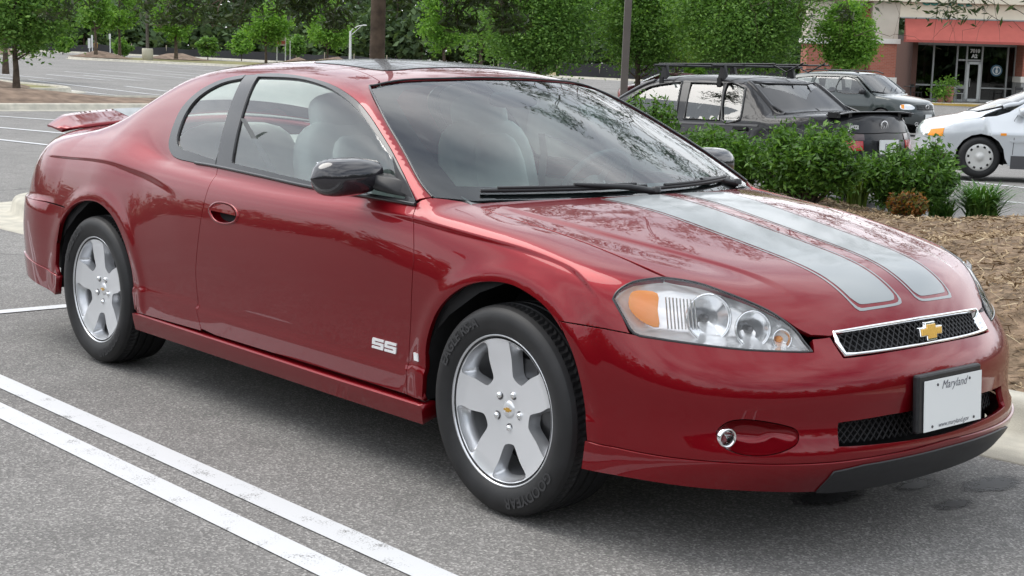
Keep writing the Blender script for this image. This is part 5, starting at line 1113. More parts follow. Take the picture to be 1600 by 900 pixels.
def strap(px,d,hw,hh,label,m,n=150,group='strappy grass clumps on the bed'):
    s_=(px-800)/2327*d; x,y=sd(s_,d); z=float(gz(x,y)+.07+mound(x,y)); R_=hw*d/2327; H_=hh*d/2327
    V=[];F_=[]
    for i in range(n):
        a=rng.uniform(0,2*math.pi); r_=R_*rng.uniform(.35,1.15); h=H_*rng.uniform(.6,1.1); w=rng.uniform(.008,.014); k=len(V); b0=np.array([rng.normal(0,.04),rng.normal(0,.04),0]); o=np.array([-math.sin(a),math.cos(a),0])*w
        for j in range(6):
            t=j/5; p=b0+np.array([math.cos(a)*r_*t**1.5,math.sin(a)*r_*t**1.5,h*(1.65*t-.95*t*t*rng.uniform(.9,1.05))]); q=o*(1-t**2)*.9+o*.1; V+=[p-q,p+q]
        F_+=[(k+2*j,k+2*j+1,k+2*j+3,k+2*j+2) for j in range(5)]
    o=mesh_obj('grass_clump',[tuple(v) for v in V],F_,m); o.location=(x,y,z); setp(o,label,'ornamental grass',group); return o
LIL=island_mat('strap_leaves',[(0.030,0.090,0.018),(0.068,0.165,0.033),(0.128,0.240,0.060),(0.045,0.120,0.022)],.4,.3,.5)
strap(1530,12.0,84,88,'large dark clump of arching strap leaves at the right end of the bed',LIL,n=340)
strap(1468,12.3,50,55,'small strap-leaf clump squeezed between the shrub and the large clump',LIL,n=90)
strap(1335,12.6,30,62,'yellowish strap-leaf clump in the gap between two shrubs',island_mat('pale_strap',[(.08,.13,.02),(.14,.20,.035),(.05,.09,.015)],.5,.3),n=110)
# ---------------- other vehicles ----------------
def shape(L0,L1,w,zc_,zr_,ws_,bl_,tum=(.95,1.38,.20),nose=None,tail=None,belt=.93,pn=2.8,pr=3.4,k=.05,zmax=1.4,wsc=.30,blc=.2,under=.25):
    """L0 rear x, L1 front x; zc_: deck/hood profile, zr_: roof profile, ws_/bl_: x of windshield / rear glass at (belt, roof) """
    hc=nspl(*zip(*zc_)); hr_=nspl(*zip(*zr_)); nf=nspl(*zip(*nose)); tf=nspl(*zip(*tail)); b0,b1,dw=tum
    wz=nspl([.15,.35,.55,.72,.85,.95,1.05,1.3],[w*.965,w*.985,w,w*.995,w*.97,w*.93,w*.87,w*.74])
    xm=(L0+L1)/2
    def F_(x,y,z):
        ay=np.abs(y); W_=wz(z*1.0/belt*.93); e=np.maximum(0,(x-(L1-1.1))/(nf(z)-(L1-1.1))); r=np.maximum(0,((L0+.9)-x)/((L0+.9)-tf(z)))
        A=W_*(((ay/W_)**2.3+e**pn+r**pr)**(1/2.3)-1); return smax(A,(z-hc(x)+.07*y*y)*.96,k)
    def G_(x,y,z):
        ay=np.abs(y); zq=z; z=np.maximum(z,b0-.02); t=np.clip((zq-b0)/(b1-b0),-.6,1.2); S=(ay-(w*.945-dw*t-.05*np.maximum(0,t)**2))*.9; Z=zq-hr_(x)+.09*y*y+.10*ay**4
        V=(x-(ws_[0]+(ws_[1]-ws_[0])*(z-b0)/(b1-b0))+wsc*y*y)*.5; B=(-x+(bl_[0]+(bl_[1]-bl_[0])*(z-b0)/(b1-b0))+blc*y*y)*.5
        return smax(smax(smax(S,Z,.05),V,.02),B,.03)
    return F_,G_,lambda x,y,z: smin(F_(x,y,z),G_(x,y,z),.02)
def sfix(fn,L_,t_=.7):
    """outline points meant to lie on the flank are moved onto it"""
    P=np.array(L_,float); k=np.abs(P[:,1])>=t_
    if k.any():
        Q=solve(fn,SideP('side'),P[k][:,[0,2]]); Q[:,1]=np.abs(Q[:,1])*np.sign(P[k][:,1]); P[k]=Q
    return P
def P2(L_,y=-.8): return [[a,y,b] for a,b in L_]
def solid_wheel(par,x,y,R,m,side,w=.19,style='cap',hub=.62):
    t=empty('wheel',(x,y,R)); t.parent=par; q=MB(); s_=side
    q.lathe([(R*hub,.0),(R*.78,-.012),(R*.93,-.004),(R,.03),(R,w-.03),(R*.9,w),(R*.5,w)],axis='y',n=36)
    if s_>0: q.V=[(v[0],-v[1],v[2]) for v in q.V]
    q.build('tyre',RUB,t,fix=True)
    q=MB(); q.lathe([(0,-.006),(R*.14,-.006),(R*.16,.004),(R*.30,.006),(R*.52,.002),(R*hub,.004),(R*(hub+.01),.012)],axis='y',n=40)
    if s_>0: q.V=[(v[0],-v[1],v[2]) for v in q.V]
    o=q.build('wheel_cover',m,t,fix=True)
    for j in range(10):
        a=j*2*math.pi/10+.1; q=MB(); rr2=R*hub*.80; R_=Matrix.Rotation(-a,3,'Y'); q.box((rr2*math.cos(a),(.003 if s_<0 else -.003),rr2*math.sin(a)),(R*.10,.006,R*.115),R=R_); q.build('cover_slot',DARK,t)
    return t
def sidecar(name,label,loc,rz,paint,sh,arches,R,panels,windows,zbot=.20,glass=None,front=None,group=None,ycyl=.65,rear_top=None,hoodx=None,deckx=None,roofx=None,step=.05):
    F_,G_,FG_=sh; P2=lambda L_: [list(p) for p in solve(FG_,SideP('side'),np.array(L_,float))]; t=empty(name,loc,rz,label,'car',group); cy=Prm('cyl',(0,0,ycyl)); gl=glass or GLS
    holes=[crs(P2(w),3,True) if len(w)>4 else np.array(P2(w)) for w in windows]
    out=jn(P2(panels['side']))
    # side panels with arch cut-outs are outlined in (x,z)
    body=panel('body_side',FG_,cy,out,paint,t,holes=holes,step=step,rim=.02,gap=0,both=True)
    for h in holes:
        panel('side_window',FG_,cy,h,gl,t,step=step,gap=0,off=-.008,rim=0,both=True)
        for s_ in (1,-1):
            q,_=curve_pts(FG_,cy,h,.002); m_=MB(); m_.tube(q*[1,s_,1],.012,5,closed=True); m_.build('window_seal',BLKG,t)
    for nm,key,fn,mm in (('hood','hood',FG_,paint),('roof','roof',FG_,paint),('trunk_lid','deck',FG_,paint)):
        if key in panels: panel(nm,fn,TOP,symloop(panels[key])*[1,1.055 if key=='roof' else 1.11 if key=='hood' else 1.03,1],mm,t,step=step,gap=.002,off=.002,rim=.012)
    panel('windshield',FG_,TOP,symloop(panels['ws']),gl,t,step=step,gap=0,off=-.004,rim=0)
    if 'bl' in panels: panel('rear_window',FG_,TOP,symloop(panels['bl']),gl,t,step=step,gap=0,off=-.004,rim=0)
    for k_ in ('ws','bl'):
        if k_ in panels: q,_=curve_pts(FG_,TOP,symloop(panels[k_]),.001); m_=MB(); m_.tube(q,.014,5,closed=True); m_.build('glass_seal',BLKG,t)
    for k_,nm in (('ws','front_pillar'),('bl','rear_pillar')):
        if k_ in panels:
            pp_=[p for p in panels[k_] if abs(p[1])>.5]; q,_=curve_pts(FG_,TOP,crs(pp_,4),-.012)
            for s_ in (1,-1): m_=MB(); m_.tube(q*[1,s_,1],.035,7); m_.build(nm,paint,t)
    for cx in arches:
        for s_ in (1,-1):
            a=[(cx+(R+.06)*math.cos(u),0,R+(R+.06)*math.sin(u)) for u in np.linspace(-.3,math.pi+.3,20)]; m_=MB(); yy=.80
            m_.loft([[(p[0],s_*yy,p[2]) for p in a],[(p[0],s_*.5,p[2]) for p in a]],closed=False); m_.add([(p[0],s_*.52,p[2]) for p in a],[tuple(range(len(a)))]); m_.build('wheel_well',DARK,t,fix=False)
    m_=MB(); m_.box(((arches[0]+arches[1])/2,0,zbot+.06),(abs(arches[0]-arches[1])-2*R-.1,1.45,.1)); m_.box(((arches[0]+arches[1])/2,0,zbot+.1),(abs(arches[0]-arches[1])+1.2,.95,.1)); m_.build('underbody',DARK,t)
    m_=MB(); m_.box(((arches[0]+arches[1])/2-.1,0,.52),(2.3,1.3,.3)); m_.build('cabin_floor',DKI,t)
    for sx in (-.25,-1.15):
        for sy in (-.36,.36):
            m_=MB(); cx=(arches[0]+arches[1])/2+sx+.45; m_.ell((cx,sy,.85),(.16,.46,.62),14,8,p=.6,R=Matrix.Rotation(-.25,3,'Y')); m_.ell((cx-.09,sy,1.18),(.10,.25,.16),10,6,p=.6); m_.build('seat',DKI,t)
    return t,FG_,cy
def arch_pts(cx,R,z0,n=9,a=1.07):
    return [(cx+(R*a+.02)*math.cos(u),R+(R*a+.02)*math.sin(u)) for u in np.linspace(math.pi,0,n)]
def mirror_simple(t,x,y,z,m,s=1.0):
    for sg in (1,-1):
        q=MB(); q.ell((x,sg*(y+.10),z),(.12*s,.21*s,.13*s),14,8,p=.7); q.tube([(x+.02,sg*(y-.03),z-.04),(x,sg*(y+.05),z-.02)],.02,6); q.build('door_mirror',m,t)
# ---- black sedan with roof rack (seen from the rear left). local x forward, origin under the middle of the front axle
BLK=mat('worn_black_paint',(.012,.012,.015),rough=.5,spec=.2,coat=.55,coatr=.04,var=.15,vscale=3)
GREYT=mat('grey_door_moulding',(.10,.10,.105),rough=.55)
PG=glassmat('pale_window_glass',(.50,.56,.56),1.0,1.9)
sh=shape(-3.44,.96,.845,[(-3.6,1.0),(-3.3,1.02),(-2.9,1.03),(-2.2,1.0),(-1,.97),(-.35,.97),(0,.93),(.4,.88),(.75,.80),(1.0,.70)],
  [(-3.0,1.16),(-2.5,1.30),(-2.05,1.40),(-1.55,1.43),(-1.05,1.42),(-.65,1.36),(-.25,1.22)],(.05,-.80),(-2.74,-2.14),(.90,1.40,.19),
  nose=[(.2,.90),(.4,.97),(.55,.96),(.7,.92),(.8,.85),(1.0,.6)],tail=[(.2,-3.36),(.4,-3.44),(.6,-3.44),(.75,-3.42),(.9,-3.38),(1.05,-3.33)])
Rw=.30
side=[(-3.15,.22),]+[(-2.75-.0,.22)]+arch_pts(-2.47,Rw,.2)[0:]+[(-2.1,.22),(-.40,.22)]+arch_pts(0,Rw,.2)+[(.45,.24),(.62,.30),(.66,.55),(.64,.72),(.35,.86),(-.05,.92),(-.27,.96),(-.55,1.15),(-.81,1.30),(-.95,1.355),(-1.55,1.375),(-2.0,1.355),(-2.22,1.29),(-2.44,1.18),(-2.66,1.06),(-2.80,.99),(-3.22,.965),(-3.27,.7),(-3.27,.3)]
wins=[[(-.45,.915),(-.67,1.13),(-.87,1.27),(-1.25,1.325),(-1.29,1.30),(-1.39,.93),(-1.35,.905)],[(-1.51,.91),(-1.41,1.325),(-1.86,1.32),(-1.99,.91)],[(-2.03,.91),(-1.90,1.318),(-2.12,1.28),(-2.17,1.24),(-2.25,.96),(-2.22,.91)]]
pan=dict(side=side,hood=[[.03,0,0],[-.05,-.5,0],[-.20,-.68,0],[.2,-.68,0],[.62,-.66,0],[.80,-.4,0],[.86,0,0]],ws=[[.02,0,0],[-.05,-.45,0],[-.21,-.70,0],[-.55,-.65,0],[-.87,-.56,0],[-.83,-.3,0],[-.80,0,0]],
  roof=[[-.82,0,0],[-.85,-.3,0],[-.90,-.555,0],[-1.55,-.56,0],[-2.08,-.55,0],[-2.18,-.3,0],[-2.20,0,0]],bl=[[-2.22,0,0],[-2.20,-.3,0],[-2.12,-.52,0],[-2.44,-.575,0],[-2.68,-.62,0],[-2.76,-.3,0],[-2.77,0,0]],
  deck=[[-2.79,0,0],[-2.78,-.3,0],[-2.70,-.64,0],[-3.1,-.66,0],[-3.24,-.66,0],[-3.32,-.3,0],[-3.33,0,0]])
vx,vy=-9.28,9.15
vz=-.09
V_,VF,VC=sidecar('black_sedan','old black four-door sedan with a roof rack, parked facing away beyond the shrubs',(vx,vy,vz),math.pi,BLK,sh,(-2.47,0),Rw,pan,wins,glass=PG)
V_.scale=(1.07,1.07,.95); V_.rotation_euler=(0,.020,math.pi)
RS2=Rear('sph',(-2.6,0,.6)); FS2=Prm('sph',(0,0,.5))
panel('rear_bumper',VF,RS2,sfix(VF,[[-3.15,-.8,.22],[-3.2,-.8,.57],[-3.4,-.6,.57],[-3.44,0,.57],[-3.4,.6,.57],[-3.2,.8,.57],[-3.15,.8,.22],[-3.4,.5,.22],[-3.4,-.5,.22]]),BLKP,V_,step=.06,gap=0,off=.02,rim=.03)
panel('trunk_face',VF,RS2,[[-3.29,-.72,.825],[-3.26,-.70,.90],[-3.24,-.66,.985],[-3.31,-.3,1.0],[-3.32,0,1.0],[-3.31,.3,1.0],[-3.24,.66,.985],[-3.26,.70,.90],[-3.29,.72,.825],[-3.4,.4,.825],[-3.42,0,.825],[-3.4,-.4,.825]],BLK,V_,step=.06,gap=0,rim=.02)
panel('rear_panel',VF,RS2,sfix(VF,[[-3.26,-.78,.57],[-3.26,-.78,.82],[-3.4,-.4,.815],[-3.42,0,.815],[-3.4,.4,.815],[-3.26,.78,.82],[-3.26,.78,.57],[-3.42,.4,.57],[-3.44,0,.57],[-3.42,-.4,.57]]),BLK,V_,step=.06,gap=0,rim=.02)
TLS=mat('smoked_lamp',(.10,.06,.06),rough=.2,coat=.8)
for s_ in (1,-1):
    panel('tail_lamp',VF,RS2,sfix(VF,[[-3.29,-.785,.63],[-3.29,-.785,.735],[-3.41,-.35,.735],[-3.41,-.35,.63]]),TLR,V_,step=.06,gap=0,off=.006,rim=.01,mirror=s_<0)
    panel('reverse_lamp',VF,RS2,sfix(VF,[[-3.29,-.785,.74],[-3.29,-.785,.81],[-3.41,-.33,.81],[-3.41,-.33,.74]]),TLS,V_,step=.06,gap=0,off=.006,rim=.01,mirror=s_<0)
m_=MB(); m_.box((-3.447,0,.665),(.01,.30,.15)); m_.build('license_plate',WHT,V_)
lettering('plate_lettering','BJ 4',.09,(0,0,0),(0,0,0),(0,0,0),INK,V_,fmap=lambda x,y:(-3.4535,-x*-1*-1,.665+y))
m_=MB(); m_.loft([[(-3.14,y,1.035-.03*abs(y/.62)**4),(-3.30,y,1.045-.03*abs(y/.62)**4),(-3.32,y,1.035-.03*abs(y/.62)**4),(-3.15,y,1.018-.03*abs(y/.62)**4)] for y in np.linspace(-.60,.60,13)]); m_.build('spoiler',BLK,V_)
for y in (-.40,.40,-.58,.58): MB().box((-3.22,y,1.005),(.11,.05,.06)).build('spoiler_foot',BLK,V_)
EMB=mat('badge_chrome',(.8,.8,.8),rough=.3,metal=.6)
m_=MB(); m_.lathe([(.052,0),(.062,.004),(.052,.008)],c=(0,0,0),axis='x',n=24); m_.tube([(0.004,-.045,.03),(.004,-.02,-.035),(.004,0,.0),(.004,.02,-.035),(.004,.045,.03)],.005,4); m_.V=[(-3.345+ -.4*(v[0])-.26*(0-v[2]*.1)-.04,v[1],v[2]+.885) for v in m_.V]; m_.build('emblem',EMB,V_)
lettering('badge_lettering','Jetta',.085,(0,0,0),(0,0,0),(0,0,0),EMB,V_,shear=.2,bold=.002,fmap=lambda x,y:(-3.392,.50-x,.885+y))
lettering('badge_lettering','GL',.06,(0,0,0),(0,0,0),(0,0,0),EMB,V_,bold=.001,fmap=lambda x,y:(-3.372,-.56-x,.90+y))
for s_ in (1,-1):
    for w_ in ([[-3.1,-.8,.60],[-3.1,-.8,.66],[-2.95,-.84,.66],[-2.90,-.84,.60]],): pass
    panel('door_moulding',VF,VC,[[-2.02,-.85,.60],[-.45,-.85,.60],[-.45,-.85,.68],[-2.02,-.85,.68]],GREYT,V_,step=.08,gap=0,off=.012,rim=.012,mirror=s_<0)
    panel('belt_moulding',VF,VC,[[-2.5,-.84,.86],[-.45,-.84,.86],[-.45,-.84,.885],[-2.5,-.84,.885]],GREYT,V_,step=.08,gap=0,off=.006,rim=.008,mirror=s_<0)
    for xx in (-.50,-1.57,-2.16):
        q,_=curve_pts(VF,VC,np.array([[xx-.02*k_,-.85,zz] for k_,zz in enumerate((.25,.5,.75,.95))]) if xx!=-2.16 else np.array([[-2.02,-.85,.45],[-2.10,-.85,.6],[-2.42,-.85,.75],[-2.46,-.85,.97]]),-.001); MB().tube(q*[1,s_,1],.005,4).build('door_gap',DARK,V_)
    for xx in (-1.40,-2.30): q,_=curve_pts(VF,VC,np.array([[xx,-.85,.83]]),.012); MB().box(tuple(q[0]*[1,s_,1]),(.17,.03,.035)).build('door_handle',BLKP,V_)
mirror_simple(V_,-.55,.80,1.0,BLK)
for cx in (0,-2.47):
    for s_ in (1,-1): solid_wheel(V_,cx,s_*.835,Rw,ALP,s_)
# roof rack: a thing of its own, clamped on the roof
rk=empty('roof_rack',(vx,vy,vz),math.pi,'black roof rack with two crossbars and slender bars on the black sedan','roof rack'); rk.scale=(1.07,1.07,.95); rk.rotation_euler=(0,.020,math.pi)
for xb_ in (-1.0,-1.80):
    MB().tube([(xb_,-.72,1.52),(xb_,.72,1.52)],.015,6).build('crossbar',BLKP,rk)
    for s_ in (-1,1):
        m_=MB(); m_.loft([[(xb_-.05,s_*.575,1.36),(xb_+.05,s_*.575,1.36),(xb_+.05,s_*.53,1.40),(xb_-.05,s_*.53,1.40)],[(xb_-.022,s_*.56,1.525),(xb_+.022,s_*.56,1.525),(xb_+.022,s_*.52,1.525),(xb_-.022,s_*.52,1.525)]],sm=False); m_.box((xb_,s_*.60,1.33),(.05,.02,.10)); m_.build('rack_foot',BLKP,rk)
for y in (-.66,-.30,.22): MB().tube([(-.60,y,1.545),(-2.2,y,1.545)],.010,6).build('carrier_bar',BLKP,rk)
for y in (-.66,-.30): MB().tube([(-2.15,y,1.57),(-1.97,y+.05,1.46),(-1.8,y+.05,1.54)],.009,5).build('carrier_strut',BLKP,rk)
# ---- grey sport utility vehicle (front right three-quarter view)
GRP=mat('grey_green_paint',(.040,.050,.050),rough=.34,metal=.3,coat=.9,spec=.2)
Rs=.36
sh=shape(-3.75,.95,.91,[(-3.8,1.15),(-3.3,1.18),(-2,1.15),(-.6,1.13),(-.35,1.13),(.1,1.09),(.5,1.02),(.8,.93),(1.0,.82)],
  [(-3.7,1.60),(-3.2,1.68),(-2.2,1.735),(-1.4,1.73),(-.9,1.66),(-.4,1.45)],(-.10,-.92),(-3.76,-3.35),(1.12,1.66,.17),
  nose=[(.25,.86),(.45,.95),(.62,.95),(.75,.91),(.9,.86),(1.1,.6)],tail=[(.2,-3.6),(.5,-3.75),(.9,-3.73),(1.2,-3.70)],belt=1.08,zmax=1.7)
side=[(-3.5,.28)]+arch_pts(-2.715,Rs,.2)+[(-2.2,.26),(-.5,.26)]+arch_pts(0,Rs,.2)+[(.47,.30),(.66,.36),(.66,.62),(.60,.80),(.45,.93),(.1,1.02),(-.3,1.08),(-.45,1.15),(-.75,1.36),(-1.02,1.55),(-1.5,1.62),(-2.2,1.63),(-3.0,1.59),(-3.4,1.5),(-3.55,1.1),(-3.55,.5)]
wins=[[(-.62,1.14),(-.85,1.36),(-1.10,1.53),(-1.55,1.575),(-1.60,1.14)],[(-1.68,1.14),(-1.66,1.575),(-2.5,1.57),(-2.55,1.14)],[(-2.66,1.16),(-2.62,1.56),(-3.2,1.50),(-3.35,1.18)]]
pan=dict(side=side,hood=[[-.14,0,0],[-.2,-.5,0],[-.36,-.76,0],[.2,-.76,0],[.55,-.70,0],[.74,-.45,0],[.80,0,0]],ws=[[-.13,0,0],[-.2,-.45,0],[-.40,-.77,0],[-.75,-.71,0],[-1.06,-.64,0],[-.98,-.3,0],[-.94,0,0]],
  roof=[[-.96,0,0],[-1.0,-.3,0],[-1.08,-.63,0],[-2.2,-.64,0],[-3.3,-.62,0],[-3.40,-.3,0],[-3.42,0,0]])
# ground position from its distance and bearing
hx,hy=sd(1430,1) if False else (0,0)
suv_d,suv_s=42.5,(1418-800)/2327*42.5
fx,fy=sd(suv_s,suv_d); 
U_,UF,UC=sidecar('grey_suv','dark grey-green sport utility vehicle with bright headlights, nosing out beyond the black sedan',(fx-.75,fy+.3,-.48),math.radians(0),GRP,sh,(-2.715,0),Rs,pan,wins,glass=PG)
US=Prm('sph',(-.2,0,.65))
fas=[[.60,-.80,.80],[.66,-.80,.62],[.66,-.80,.36],[.80,-.5,.32],[.90,0,.32]]; fas2=[[.80,0,.93],[.74,-.45,.90],[.60,-.70,.86]]
panel('front_bumper',UF,US,symloop(sfix(UF,[[.90,0,.30],[.84,-.4,.30],[.66,-.80,.34],[.66,-.82,.62],[.86,-.4,.66],[.92,0,.67]])),mat('suv_bumper',(.06,.068,.07),rough=.4,coat=.4),U_,step=.05,gap=0,off=.012,rim=.03)
panel('front_panel',UF,US,symloop(sfix(UF,[[.90,0,.64],[.84,-.4,.64],[.66,-.82,.61],[.60,-.83,.82],[.62,-.68,.91],[.76,-.42,.93],[.82,0,.94]])),GRP,U_,step=.05,gap=0,off=0,rim=.02)
for s_ in (1,-1):
    panel('headlight',UF,US,crs([[.60,-.80,.86],[.62,-.83,.76],[.70,-.72,.72],[.80,-.50,.73],[.82,-.47,.80],[.74,-.62,.88]],3,True),mat('headlamp_bright',(.85,.87,.88),rough=.12,metal=.3,coat=1),U_,step=.05,gap=0,off=.008,rim=.02,mirror=s_<0)
    panel('turn_signal',UF,US,sfix(UF,[[.55,-.84,.85],[.58,-.85,.75],[.64,-.80,.74],[.62,-.79,.86]],.72),AMB,U_,step=.05,gap=0,off=.010,rim=.01,mirror=s_<0)
panel('grille',UF,US,symloop(jn([[.88,0,.70],[.84,-.38,.71],[.82,-.40,.85],[.86,0,.87]])),BLKP,U_,step=.05,gap=0,off=.006,rim=.01)
for zz in (.74,.79,.84):
    q,_=curve_pts(UF,US,np.array([[.85,y,zz] for y in np.linspace(-.38,.38,13)]),.016); MB().tube(q,.011,5).build('grille_bar',GRP,U_)
q,_=curve_pts(UF,US,np.array([[.85,0,.79]]),.03); m_=MB(); m_.lathe([(.05,0),(.065,.008),(.05,.014)],axis='x',n=20); m_.V=[(v[0]+q[0][0],v[1]*1.4,v[2]+q[0][2]) for v in m_.V]; m_.build('emblem',EMB,U_)
MB().box((.985,0,.52),(.015,.30,.15)).build('license_plate',WHT,U_)
mirror_simple(U_,-.62,.88,1.17,BLKP,1.15)
for s_ in (1,-1):
    MB().tube([(-1.05,s_*.60,1.70),(-1.3,s_*.62,1.765),(-2.9,s_*.60,1.765),(-3.1,s_*.58,1.70)],.02,6).build('roof_rail',BLKP,U_)
    for k_ in range(2): 
        q,_=curve_pts(UF,TOP,np.array([[-.25-.30*(k_*.25)**2,s_*.1-.0+(.35*k_*s_),0],[-.38,s_*.1+.35*k_*s_+.22,0]]),.02); MB().tube(q,.010,4).build('wiper',BLKP,U_)
for cx in (0,-2.715):
    for s_ in (1,-1): solid_wheel(U_,cx,s_*.90,Rs,ALP,s_,w=.23)
# ---- silver car coming from the right
SLV=mat('silver_white_paint',(.58,.61,.64),rough=.28,metal=.35,coat=1)
Rc=.30
sh=shape(-3.6,.80,.85,[(-3.7,.98),(-3.2,1.0),(-2.2,.98),(-.4,.96),(0,.92),(.3,.88),(.6,.82),(.78,.77),(.9,.70)],
  [(-3.0,1.15),(-2.2,1.36),(-1.5,1.39),(-1.0,1.34),(-.5,1.15)],(.10,-.90),(-3.0,-2.3),(.93,1.36,.2),
  nose=[(.15,.74),(.3,.80),(.45,.80),(.55,.80),(.66,.785),(.76,.72),(1.0,.4)],tail=[(.2,-3.5),(.4,-3.6),(.9,-3.55),(1.0,-3.5)],pn=4.2)
side=[(-3.3,.22)]+arch_pts(-2.62,Rc,.2)+[(-2.2,.2),(-.40,.2)]+arch_pts(0,Rc,.2)+[(.42,.2),(.60,.22),(.68,.40),(.67,.56),(.60,.735),(.2,.84),(-.2,.90),(-.38,.96),(-.65,1.12),(-.98,1.27),(-1.4,1.31),(-2.2,1.29),(-2.6,1.15),(-2.95,1.0),(-3.2,.93),(-3.3,.6)]
wins=[[(-.60,.96),(-.80,1.10),(-1.05,1.22),(-1.35,1.25),(-1.40,.96)],[(-1.47,.96),(-1.43,1.25),(-2.1,1.22),(-2.3,.98)]]
pan=dict(side=side,hood=[[.10,0,0],[.0,-.5,0],[-.28,-.66,0],[.1,-.69,0],[.45,-.68,0],[.61,-.62,0],[.69,-.45,0],[.73,0,0]],ws=[[.09,0,0],[.0,-.45,0],[-.30,-.68,0],[-.6,-.64,0],[-.98,-.57,0],[-.94,-.3,0],[-.90,0,0]],
  roof=[[-.92,0,0],[-.96,-.3,0],[-1.0,-.56,0],[-1.7,-.56,0],[-2.2,-.54,0],[-2.36,-.3,0],[-2.38,0,0]],bl=[[-2.40,0,0],[-2.38,-.3,0],[-2.28,-.52,0],[-2.7,-.58,0],[-2.95,-.6,0],[-3.02,0,0]],deck=[[-3.04,0,0],[-2.98,-.62,0],[-3.25,-.62,0],[-3.35,0,0]])
cd_=21.6; cs_=(1522-800)/2327*cd_; wx,wy=sd(cs_,cd_)
hd_=math.radians(221)
lc=Vector((wx,wy,0))-Matrix.Rotation(hd_,3,'Z')@Vector((0,.84,0))
K_,KF,KC=sidecar('silver_car','silver-white sedan entering from the right edge, only its front half in view',(lc.x,lc.y,-.13),hd_,SLV,sh,(-2.62,0),Rc,pan,wins,glass=PG)
KS=Prm('sph',(-.1,0,.45))
panel('front_bumper',KF,KS,symloop(sfix(KF,[[.86,0,.18],[.78,-.4,.18],[.60,-.8,.21],[.66,-.82,.40],[.64,-.83,.55],[.78,-.5,.56],[.87,0,.565]])),SLV,K_,step=.05,gap=0,off=.004,rim=.03)
panel('front_panel',KF,KS,symloop(sfix(KF,[[.87,0,.57],[.78,-.5,.565],[.64,-.83,.555],[.60,-.78,.71],[.62,-.66,.77],[.70,-.4,.775],[.73,0,.775]])),SLV,K_,step=.05,gap=0,rim=.02)
for s_ in (1,-1):
    panel('headlight',KF,KS,sfix(KF,[[.66,-.74,.66],[.70,-.70,.585],[.82,-.35,.59],[.76,-.35,.665]],.72),CHM,K_,step=.05,gap=0,off=.006,rim=.01,mirror=s_<0)
    panel('turn_signal',KF,KS,sfix(KF,[[.50,-.80,.70],[.52,-.83,.585],[.70,-.72,.58],[.66,-.73,.67]],.72),AMB,K_,step=.04,gap=0,off=.010,rim=.01,mirror=s_<0)
    panel('side_marker',KF,KC,[[-.34,-.8,.63],[-.26,-.8,.63],[-.26,-.8,.66],[-.34,-.8,.66]],AMB,K_,step=.04,gap=0,off=.008,rim=.01,mirror=s_<0)
    panel('lower_cladding',KF,KC,[[-2.15,-.84,.2],[-.42,-.84,.2],[-.42,-.84,.37],[-2.15,-.84,.37]],mat('dark_grey_cladding',(.07,.07,.075),rough=.5),K_,step=.06,gap=0,off=.010,rim=.015,mirror=s_<0)
    panel('door_moulding',KF,KC,[[-2.15,-.84,.545],[-.40,-.84,.545],[-.40,-.84,.575],[-2.15,-.84,.575]],SLV,K_,step=.06,gap=0,off=.014,rim=.015,mirror=s_<0)
    q,_=curve_pts(KF,KC,np.array([[-.44,-.84,.38],[-.45,-.84,.6],[-.45,-.84,.85],[-.5,-.83,.93]]),-.001); MB().tube(q*[1,s_,1],.005,4).build('door_gap',DARK,K_)
mirror_simple(K_,-.55,.79,.97,SLV)
for cx in (0,-2.62):
    for s_ in (1,-1): solid_wheel(K_,cx,s_*.845,Rc,mat('hubcap_silver',(.62,.62,.60),rough=.35,metal=.3),s_,hub=.66)
# ---- small maroon hatchback in the far row
MRN=mat('maroon_paint',(.12,.02,.035),rough=.3,metal=.4,coat=1)
sh=shape(-3.2,.8,.82,[(-3.3,.98),(-2.2,.96),(-.4,.94),(0,.90),(.4,.84),(.8,.70),(.9,.6)],[(-3.1,1.2),(-2.4,1.37),(-1.6,1.41),(-1.0,1.36),(-.4,1.15)],(.0,-.90),(-3.15,-2.6),(.93,1.36,.18),
  nose=[(.15,.74),(.3,.80),(.55,.80),(.7,.72),(1.0,.4)],tail=[(.2,-3.1),(.5,-3.2),(.9,-3.15),(1.0,-3.1)])
side=[(-3.0,.22)]+arch_pts(-2.45,.3,.2)+[(-2.1,.2),(-.40,.2)]+arch_pts(0,.3,.2)+[(.42,.2),(.55,.22),(.6,.5),(.5,.72),(.1,.82),(-.3,.90),(-.45,.98),(-.72,1.15),(-1.02,1.30),(-1.6,1.34),(-2.3,1.31),(-2.8,1.2),(-2.95,1.0),(-3.0,.6)]
wins=[[(-.62,.96),(-.80,1.10),(-1.05,1.24),(-1.40,1.27),(-1.42,.96)],[(-1.52,.96),(-1.50,1.27),(-2.15,1.26),(-2.3,.98)]]
pan=dict(side=side,hood=[[.0,0,0],[-.1,-.5,0],[-.32,-.66,0],[.1,-.66,0],[.45,-.6,0],[.60,-.4,0],[.66,0,0]],ws=[[-.01,0,0],[-.1,-.45,0],[-.34,-.68,0],[-.7,-.62,0],[-1.0,-.56,0],[-.94,-.3,0],[-.90,0,0]],roof=[[-.92,0,0],[-.96,-.3,0],[-1.02,-.555,0],[-1.8,-.56,0],[-2.5,-.52,0],[-2.62,0,0]],bl=[[-2.64,0,0],[-2.55,-.5,0],[-2.9,-.6,0],[-3.05,0,0]])
mx_,my_=sd((985-800)/2327*63,63)
M_,MF,MC=sidecar('maroon_hatchback','small maroon hatchback parked far back behind the shrub and the lamp pole',(mx_+0,my_,float(gz(mx_,my_))-.25),math.radians(228),MRN,sh,(-2.45,0),.30,pan,wins,glass=PG,step=.09)
